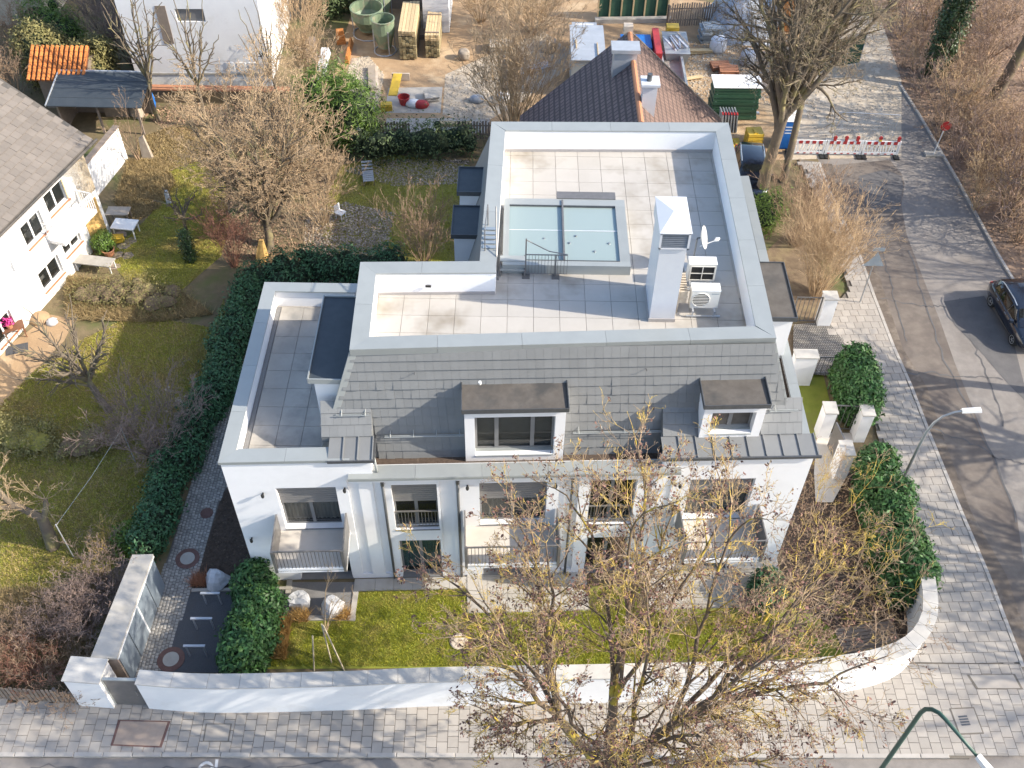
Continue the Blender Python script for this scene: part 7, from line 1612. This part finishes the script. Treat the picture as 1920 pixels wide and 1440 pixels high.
# ---------------------------------------------------------------- cars
def car(cx, cy, ang, label):
    """compact five door car, length along the frame's u, nose at +u"""
    t = thing('parked_car', (cx, cy, 0), label, 'car', 'parked dark cars'); fr = Fr(cx, cy, ang)
    # stations: u, half width, z floor, z belt, roofline z, half width at roof
    st = [(-2.15, .70, .42, .80), (-2.08, .82, .30, .98), (-1.75, .89, .26, 1.05), (-1.0, .91, .25, 1.04), (0, .915, .25, 1.0), (.8, .91, .25, .97), (1.2, .90, .26, .95), (1.75, .86, .28, .84), (2.05, .76, .32, .70), (2.14, .62, .40, .58)]
    m = MB(); ring = 10
    for (u, hw, z0, z1) in st:
        zm = z0 + (z1 - z0) * .5
        for (a, b_) in ((-hw * .86, z0), (-hw, z0 + .12), (-hw * 1.01, zm), (-hw * .97, z1 - .05), (-hw * .80, z1), (hw * .80, z1), (hw * .97, z1 - .05), (hw * 1.01, zm), (hw, z0 + .12), (hw * .86, z0)): m.v.append(tuple(fr.p(u, a, b_)))
    for i in range(len(st) - 1):
        for j in range(ring): j2 = (j + 1) % ring; m.f.append((i * ring + j, i * ring + j2, (i + 1) * ring + j2, (i + 1) * ring + j))
    m.f.append(tuple(range(ring - 1, -1, -1))); m.f.append(tuple((len(st) - 1) * ring + j for j in range(ring)))
    body = m.build('body', 'car_paint', t, True)
    # greenhouse
    gs = [(-2.02, .70, .96, .68, 1.0), (-1.75, .80, 1.02, .60, 1.38), (-1.2, .84, 1.02, .63, 1.50), (-.2, .85, 1.0, .64, 1.52), (.35, .85, .98, .62, 1.46), (1.22, .80, .93, .74, .97)]
    m = MB()
    for (u, hb, zb, ht, zt) in gs:
        for (a, b_) in ((-hb, zb), (-ht - .04, zt - .05), (-ht + .08, zt), (ht - .08, zt), (ht + .04, zt - .05), (hb, zb)): m.v.append(tuple(fr.p(u, a, b_)))
    for i in range(len(gs) - 1):
        for j in range(5): m.f.append((i * 6 + j, i * 6 + j + 1, (i + 1) * 6 + j + 1, (i + 1) * 6 + j))
    m.build('cabin', 'car_paint', t, True)
    def gl(name, a, b_, c, d, mt='car_glass', off=.012):
        n = (Vector(b_) - Vector(a)).cross(Vector(d) - Vector(a)).normalized(); cen = (Vector(a) + Vector(b_) + Vector(c) + Vector(d)) / 4; out = cen - fr.p(-.2, 0, .8)
        if n.dot(out) < 0: n = -n
        q = [Vector(v) + n * off for v in (a, b_, c, d)]; r_ = [Vector(v) - n * .01 for v in (a, b_, c, d)]
        MB().hexa(r_ + q).build(name, mt, t)
    P = fr.p
    gl('windscreen', P(1.12, -.70, .985), P(1.12, .70, .985), P(.42, .58, 1.44), P(.42, -.58, 1.44)); gl('rear_window', P(-1.96, -.58, 1.06), P(-1.96, .58, 1.06), P(-1.78, .52, 1.34), P(-1.78, -.52, 1.34))
    for s in (-1, 1):
        gl('side_window', P(.95, s * .815, 1.0), P(.1, s * .845, 1.03), P(.1, s * .69, 1.43), P(.45, s * .68, 1.40)); gl('side_window', P(0.02, s * .845, 1.03), P(-.85, s * .845, 1.05), P(-.85, s * .685, 1.43), P(.02, s * .69, 1.44)); gl('side_window', P(-.93, s * .845, 1.05), P(-1.55, s * .82, 1.06), P(-1.45, s * .665, 1.37), P(-.93, s * .685, 1.42))
        gl('headlight', P(1.78, s * .80, .66), P(2.08, s * .56, .60), P(2.0, s * .52, .74), P(1.70, s * .72, .83), 'headlamp', .02); gl('tail_light', P(-2.12, s * .80, .80), P(-2.13, s * .55, .80), P(-2.10, s * .55, .95), P(-2.06, s * .80, .95), 'red', .02)
        MB().hexa([P(.72, s * .9, .98), P(.92, s * .9, .98), P(.9, s * 1.1, .98), P(.74, s * 1.1, .98), P(.74, s * .9, 1.12), P(.9, s * .9, 1.12), P(.88, s * 1.09, 1.12), P(.76, s * 1.09, 1.12)]).build('mirror', 'car_paint', t)
        MB().tube([P(-1.5, s * .62, 1.47), P(-1.2, s * .63, 1.54), P(-.1, s * .64, 1.57), P(.25, s * .63, 1.50)], .022, 6).build('roof_rail', 'alloy', t)
        for u in (-1.33, 1.35):
            wt_ = MB().lathe(P(u, s * .70, .325), [(.20, -.02), (.315, -.02), (.325, .03), (.325, .17), (.30, .205), (.205, .205)], 22, fr.n * s).build('wheel', 'tyre', t, False)
            MB().lathe(P(u, s * .70, .325), [(.215, .10), (.215, .212), (.19, .212), (.18, .16)], 22, fr.n * s, False).lathe(P(u, s * .70, .325), [(.06, .1), (.06, .205), (.02, .215)], 12, fr.n * s).build('rim', 'alloy', wt_)
            m = MB()
            for k in range(5):
                a = 2 * math.pi * k / 5; dv = fr.e * math.cos(a) + Vector((0, 0, 1)) * math.sin(a); c0 = P(u, s * (.70 + .19), .325); pv = dv.cross(fr.n)
                m.hexa([c0 + dv * .03 - pv * .03, c0 + dv * .2 - pv * .02, c0 + dv * .2 + pv * .02, c0 + dv * .03 + pv * .03] + [v + fr.n * s * .015 for v in (c0 + dv * .03 - pv * .03, c0 + dv * .2 - pv * .02, c0 + dv * .2 + pv * .02, c0 + dv * .03 + pv * .03)])
            m.build('spoke', 'alloy', wt_)
        MB().box(fr, .0, .2, s * .925 - .012, s * .925 + .012, .86, .885).box(fr, -.95, -.75, s * .925 - .012, s * .925 + .012, .88, .905).build('door_handle', 'alloy', t)
    MB().box(fr, 2.08, 2.16, -.45, .45, .42, .56).build('grille', 'black', t); MB().box(fr, 2.13, 2.17, -.26, .26, .34, .42).build('number_plate', 'white', t)
    MB().tube([P(-1.5, 0, 1.5), P(-1.62, 0, 1.62)], .01, 5).build('aerial', 'black', t)
    return t
w0, w1 = at(1853, 573), at(1893, 645); dv = (w1 - w0).normalized(); ang = math.atan2(dv.y, dv.x); cc = (w0 + w1) / 2; nrm_ = Vector((-dv.y, dv.x, 0)); nrm_ = nrm_ if nrm_.x > 0 else -nrm_
cc = cc + nrm_ * .88; car(cc.x, cc.y, ang, 'dark blue black compact car parked on the road at the wood edge')
cp2 = at(1395, 345); car(cp2.x + .3, cp2.y + .3, R(-95), 'dark car parked behind the villa beside the forked tree')
# ---------------------------------------------------------------- garden furniture
def lounger(x, y, label):
    p = at(x, y); t = thing('garden_lounger', (p.x, p.y, 0), label, 'lounger'); fr = Fr(p.x, p.y, R(100))
    for k in range(9):
        u = -.2 + k * .17; z = .32 + max(0, k - 5) * .10; MB().box(fr, u, u + .14, -.3, .3, z, z + .03).build('slat', 'tin', t)
    m = MB()
    for v in (-.3, .27): m.box(fr, -.25, 1.0, v, v + .04, .26, .32); m.box(fr, -.2, -.15, v, v + .04, 0, .26); m.box(fr, .9, .95, v, v + .04, 0, .3)
    m.build('frame', 'old_wood', t)
lounger(692, 345, 'grey wooden lounger on the lawn behind the villa')
def table(x, y, w, d, h, ang, mt, label, legm='dark_metal'):
    p = at(x, y); t = thing('garden_table', (p.x, p.y, 0), label, 'table'); fr = Fr(p.x, p.y, ang); MB().box(fr, -w / 2, w / 2, -d / 2, d / 2, h - .05, h).build('table_top', mt, t)
    for u in (-w / 2 + .08, w / 2 - .12):
        for v in (-d / 2 + .08, d / 2 - .12): MB().box(fr, u, u + .05, v, v + .05, 0, h - .05).build('leg', legm, t)
table(240, 440, 1.25, .85, .72, -.1, 'white', 'white garden table by the corner of the neighbouring house', 'white')
table(228, 415, 1.2, .7, .72, 0, 'litter_pale', 'beige garden table behind the white one', 'old_wood')
table(182, 505, 2.0, .7, .6, -.15, 'concrete', 'long pale plank table by the terrace door', 'white')
table(33, 632, 1.0, .6, .72, .5, 'brown_wood', 'red brown wooden table with pink flowers on the patio', 'brown_wood')
p = at(18, 612, .8); b_ = MB(); b_.lathe((p.x, p.y, .72), [(.12, 0), (.16, .2), (.17, .22)], 10); tpot = thing('flower_pot', (p.x, p.y, .72), 'pot of bright pink flowers on the brown table', 'flower pot'); b_.build('pot', 'terracotta', tpot)
rg = np.random.default_rng(12); C = np.array([p.x, p.y, 1.12]) + rg.normal(0, .11, (160, 3)); V, F = leaf_cloud(C, rg.normal(size=C.shape), .06, .8, rg); fast('flowers', V, F, 'pink', tpot)
p = at(32, 655); tag(MB().box(Fr(p.x, p.y, .35), -.5, .5, -.3, .3, .009, .03).box(Fr(p.x, p.y, .35), -.45, .45, -.25, .25, .03, .034).build('door_mat', 'gravel'), 'dark grey mat on the sandy patio', 'mat')
p = at(75, 598); b_ = MB(); b_.lathe((p.x, p.y, 0), [(.5, 0), (.46, .12), (.3, .26), (.08, .32)], 14); tag(b_.build('covered_heap', 'dirt_yard', None, True), 'rounded sandy heap against the patio wall', 'heap'); p = at(98, 605); b_ = MB(); b_.lathe((p.x, p.y, 0), [(.3, 0), (.27, .12), (.12, .22)], 8); tag(b_.build('covered_heap', 'rock', None, True), 'small grey stone heap beside the sandy heap', 'heap')
p = at(640, 410); t = thing('garden_chair', (p.x, p.y, 0), 'small white chair under the tan shrub', 'chair'); fr = Fr(p.x, p.y, R(60)); MB().box(fr, -.22, .22, -.22, .22, .4, .44).build('seat', 'white', t); MB().box(fr, -.22, .22, .2, .24, .44, .85).build('backrest', 'white', t)
for u in (-.2, .16):
    for v in (-.2, .16): MB().box(fr, u, u + .04, v, v + .04, 0, .4).build('leg', 'white', t)
p = at(583, 497); tag(MB().tube([(p.x, p.y, -.02), (p.x, p.y, 1.1)], [.03, .025], 6).build('white_post', 'white'), 'thin white post among the pale leaves', 'post')
p = at(492, 488); tag(MB().hexa([(p.x - .35, p.y - .2, 0), (p.x + .2, p.y - .2, 0), (p.x + .25, p.y + .4, 0), (p.x - .3, p.y + .4, 0), (p.x + .02, p.y + .0, 1.3), (p.x + .2, p.y + .0, 1.3), (p.x + .25, p.y + .12, 1.3), (p.x + .05, p.y + .12, 1.3)]).build('wood_wedge', 'straw'), 'orange brown leaning boards at the foot of the tan tree', 'boards')
p = at(676, 282); t = thing('parasol', (p.x, p.y, 0), 'folded pale grey parasol beside the bamboo', 'parasol'); MB().tube([(p.x, p.y, 0), (p.x, p.y, 2.2)], .025, 6).build('pole', 'white', t); MB().lathe((p.x, p.y, .55), [(.10, 0), (.20, .25), (.16, .9), (.04, 1.6)], 10).build('canopy', 'insulation', t)
p = at(278, 298); t = thing('standing_stone', (p.x, p.y, 0), 'pale upright stone slab leaning in the dry back garden', 'stone'); MB().hexa([(p.x - .3, p.y - .12, 0), (p.x + .3, p.y - .12, 0), (p.x + .3, p.y + .15, 0), (p.x - .3, p.y + .15, 0), (p.x - .25, p.y + .05, 1.3), (p.x + .05, p.y + .05, 1.5), (p.x + .05, p.y + .2, 1.5), (p.x - .25, p.y + .2, 1.3)]).build('slab', 'litter_pale', t)
p = at(317, 380); tag(MB().hexa([(p.x - .12, p.y - .1, 0), (p.x + .15, p.y - .1, 0), (p.x + .15, p.y + .1, 0), (p.x - .12, p.y + .1, 0), (p.x - .1, p.y - .02, .75), (p.x + .05, p.y - .02, .8), (p.x + .05, p.y + .1, .8), (p.x - .1, p.y + .1, .75)]).build('standing_stone', 'rock'), 'slim grey upright stone on the sunny lawn', 'stone')
p = at(283, 203); t = thing('rain_barrel', (p.x, p.y, 0), 'bright blue rain barrel beside the garden shed', 'barrel'); MB().lathe((p.x, p.y, 0), [(.30, 0), (.36, .3), (.36, .7), (.31, 1.0), (.27, 1.02)], 16).build('body', 'blue', t, True); MB().lathe((p.x, p.y, .33), [(.375, 0), (.375, .04)], 16).lathe((p.x, p.y, .66), [(.375, 0), (.375, .04)], 16).build('hoop', 'blue', t)
p = at(258, 208); tag(MB().hexa([(p.x - .5, p.y - .4, 0), (p.x + .3, p.y - .9, 0), (p.x + .6, p.y - .5, 0), (p.x - .1, p.y + .3, 0), (p.x - .3, p.y - .2, 1.0), (p.x + .2, p.y - .6, .5), (p.x + .4, p.y - .3, .5), (p.x, p.y + .2, 1.0)]).build('board_heap', 'litter_pale'), 'pale boards heaped beside the rain barrel', 'boards')
p = at(222, 452); tag(MB().box(Fr(p.x, p.y, .1), -.28, .28, -.18, .18, 0, .28).box(Fr(p.x, p.y, .1), -.31, .31, -.21, .21, .28, .32).build('yellow_box', 'yellow'), 'yellow plastic box under the white garden table', 'box')
p = at(206, 478); t = thing('plant_pot', (p.x, p.y, 0), 'terracotta tub by the round leafy plant', 'plant pot'); MB().lathe((p.x, p.y, 0), [(.22, 0), (.32, .38), (.35, .40), (.29, .40), (.26, .34)], 14).build('pot', 'terracotta', t); MB().lathe((p.x, p.y, .3), [(.27, 0), (.27, .04)], 14).build('earth', 'soil', t)
p = at(158, 470); t = thing('wooden_tub', (p.x, p.y, 0), 'brown wooden planter against the house wall', 'planter'); MB().box(Fr(p.x, p.y, .3), -.5, .5, -.25, .25, 0, .45).build('box', 'brown_wood', t); MB().box(Fr(p.x, p.y, .3), -.45, .45, -.2, .2, .45, .47).build('earth', 'soil', t)
# ivy column of the small apple tree, stone rail at the wall bed
b_ = at(352, 505); bush('ivy_post', 'short trunk wrapped in dark ivy on the sunny lawn', [(b_.x, b_.y + .6)], .55, 1.9, 2500, 'ivy', size=.06, seed=120, cat='ivy')
# clothes lines
a, c = at(105, 985, 2.2), at(228, 805, 2.2)
tag(MB().tube([a, (a + c) / 2 - Vector((0, 0, .12)), c], .005, 4).build('clothes_line', 'white'), 'thin clothes line strung over the shaded lawn', 'clothes line')
for k, (q, lab) in enumerate(((a, 'grey line post beside the pruned trunk'), (c, 'grey line post beside the grey brown bush'))): tag(MB().tube([(q.x, q.y, -.02), (q.x, q.y, q.z + .05)], .025, 6).build('line_post', 'tin'), lab, 'post')
# flagstones
g = np.random.default_rng(14)
for k, (x, y) in enumerate(((232, 462), (222, 478), (245, 452), (215, 500), (238, 480), (228, 440))):
    p = at(x, y); tag(MB().prism([(p.x + .35 * math.cos(a + .3 * k) * g.uniform(.7, 1.1), p.y + .3 * math.sin(a + .3 * k) * g.uniform(.7, 1.1)) for a in np.linspace(0, 5.3, 6)], 0, .03).build('flagstone', 'manhole_plate'), 'reddish flagstone set in the sunny lawn by the white garden table', 'flagstone', 'flagstones by the garden table')
# timber steps in the corner bed
t = thing('deck_boards', (at(1600, 1215).x, at(1600, 1215).y, 0), 'small grey timber deck in the corner bed beside the curved wall', 'deck'); p = at(1580, 1235); fr = Fr(p.x, p.y, R(10))
for k in range(8): MB().box(fr, .1, 2.4, k * .15, k * .15 + .13, .03, .09).build('board', 'old_wood', t)
# ---------------------------------------------------------------- more clutter on the building site
cg = np.random.default_rng(31)
def pile(x, y, w, d, n, ang, mt, name, label, cat, th=.06, tilt=0.0):
    p = at(x, y); t = thing(name, (p.x, p.y, 0), label, cat); z = 0.0
    for k in range(n):
        fr = Fr(p.x + cg.normal(0, .05), p.y + cg.normal(0, .05), ang + cg.normal(0, .05)); m = MB()
        m.box(fr, -w / 2 * cg.uniform(.85, 1), w / 2 * cg.uniform(.85, 1), -d / 2, d / 2, z, z + th); m.build('board', mt, t); z += th + .004
pile(700, 150, .5, 2.6, 4, .15, 'litter_pale', 'board_pile', 'pale scaffold boards lying on the rubble strip', 'boards')
pile(672, 190, .4, 2.8, 3, -.25, 'old_wood', 'board_pile', 'dark weathered boards at the lower end of the rubble strip', 'boards')
pile(810, 185, .9, .9, 5, .2, 'concrete', 'slab_pile', 'small pile of concrete slabs on the bare slab', 'slabs', .07)
pile(850, 235, 2.2, .3, 3, .05, 'timber', 'board_pile', 'fresh boards along the site path', 'boards')
pile(1000, 130, 2.4, .5, 4, .5, 'insulation', 'sheet_pile', 'white sheets lying beside the bare hazel', 'sheets', .05)
pile(940, 95, 1.6, 1.0, 6, .1, 'rubble', 'slab_pile', 'broken concrete slabs near the lower timber stack', 'slabs', .09)
pile(1290, 150, 2.0, .25, 3, .35, 'timber', 'board_pile', 'fresh boards beside the pallet stack', 'boards')
pile(1300, 100, 2.6, .3, 4, .05, 'timber', 'board_pile', 'long pale planks behind the tiled roof', 'boards')
pile(1330, 75, 1.4, 1.0, 8, .1, 'grey_box', 'crate_pile', 'grey crates next to the tarpaulin heap', 'crates', .13)
pile(1440, 160, 1.5, 1.1, 3, .3, 'old_wood', 'board_pile', 'dark boards at the foot of the street trees', 'boards')
pile(1400, 215, 1.6, .2, 3, .1, 'tin', 'pipe_pile', 'steel pipes beside the green panels', 'pipes', .05)
pile(790, 60, .8, 2.0, 5, .0, 'old_wood', 'board_pile', 'dark planks behind the lower timber stack', 'boards')
for k, (x, y, r_, h_, mt_, lab) in enumerate(((1400, 120, .5, .9, 'rock', 'pale round sack of gravel beside the pallets'), (1345, 95, .55, .9, 'insulation', 'white bulk bag behind the pallets'), (870, 110, .38, .6, 'litter_pale', 'pale bulk bag beside the timber'), (1030, 95, .5, .8, 'litter_pale', 'beige bulk bag beside the trailer'), (1480, 175, .45, .7, 'gravel', 'dark rubbish bag at the street trees'))):
    p = at(x, y); m = MB(); m.lathe((p.x, p.y, 0), [(r_ * .9, 0), (r_ * 1.05, h_ * .3), (r_, h_ * .8), (r_ * .8, h_), (r_ * .3, h_ * .95)], 10); tag(m.build('bulk_bag', mt_, None, True), lab, 'bag')
# broken stones strewn over the rubble
for k, (poly, n_, lab) in enumerate(((P2((618, 235), (660, 110), (690, 105), (720, 140), (705, 215), (680, 240)), 900, 'loose stones on the rubble strip beside the site'), (P2((830, 215), (835, 140), (900, 110), (1020, 60), (1090, 110), (980, 190), (900, 235)), 1500, 'loose stones under the bare hazel'), (P2((1290, 190), (1290, 80), (1480, 60), (1480, 200)), 1200, 'loose stones on the right part of the site'), (P2((1500, 290), (1520, 180), (1620, 50), (1680, 170), (1680, 290)), 700, 'loose stones on the dusty track'))):
    P = scatter_in(poly, n_ * 2, cg); n = len(P); s = cg.uniform(.03, .12, (n, 1)); o = np.array([[1, 0, 0], [-.4, .9, 0], [-.5, -.8, 0], [0, 0, .8]]); V = np.empty((n, 4, 3))
    a = cg.uniform(0, 6.28, n)
    for j in range(4):
        V[:, j, 0] = P[:, 0] + s[:, 0] * (o[j, 0] * np.cos(a) - o[j, 1] * np.sin(a)); V[:, j, 1] = P[:, 1] + s[:, 0] * (o[j, 0] * np.sin(a) + o[j, 1] * np.cos(a)); V[:, j, 2] = .01 + s[:, 0] * o[j, 2]
    b4 = (np.arange(n) * 4)[:, None]; F = np.concatenate([b4 + np.array([[0, 1, 3]]), b4 + np.array([[1, 2, 3]]), b4 + np.array([[2, 0, 3]])])
    tag(fast('rubble_stones', V.reshape(-1, 3), F, 'rubble'), lab, 'stones', kind='stuff')
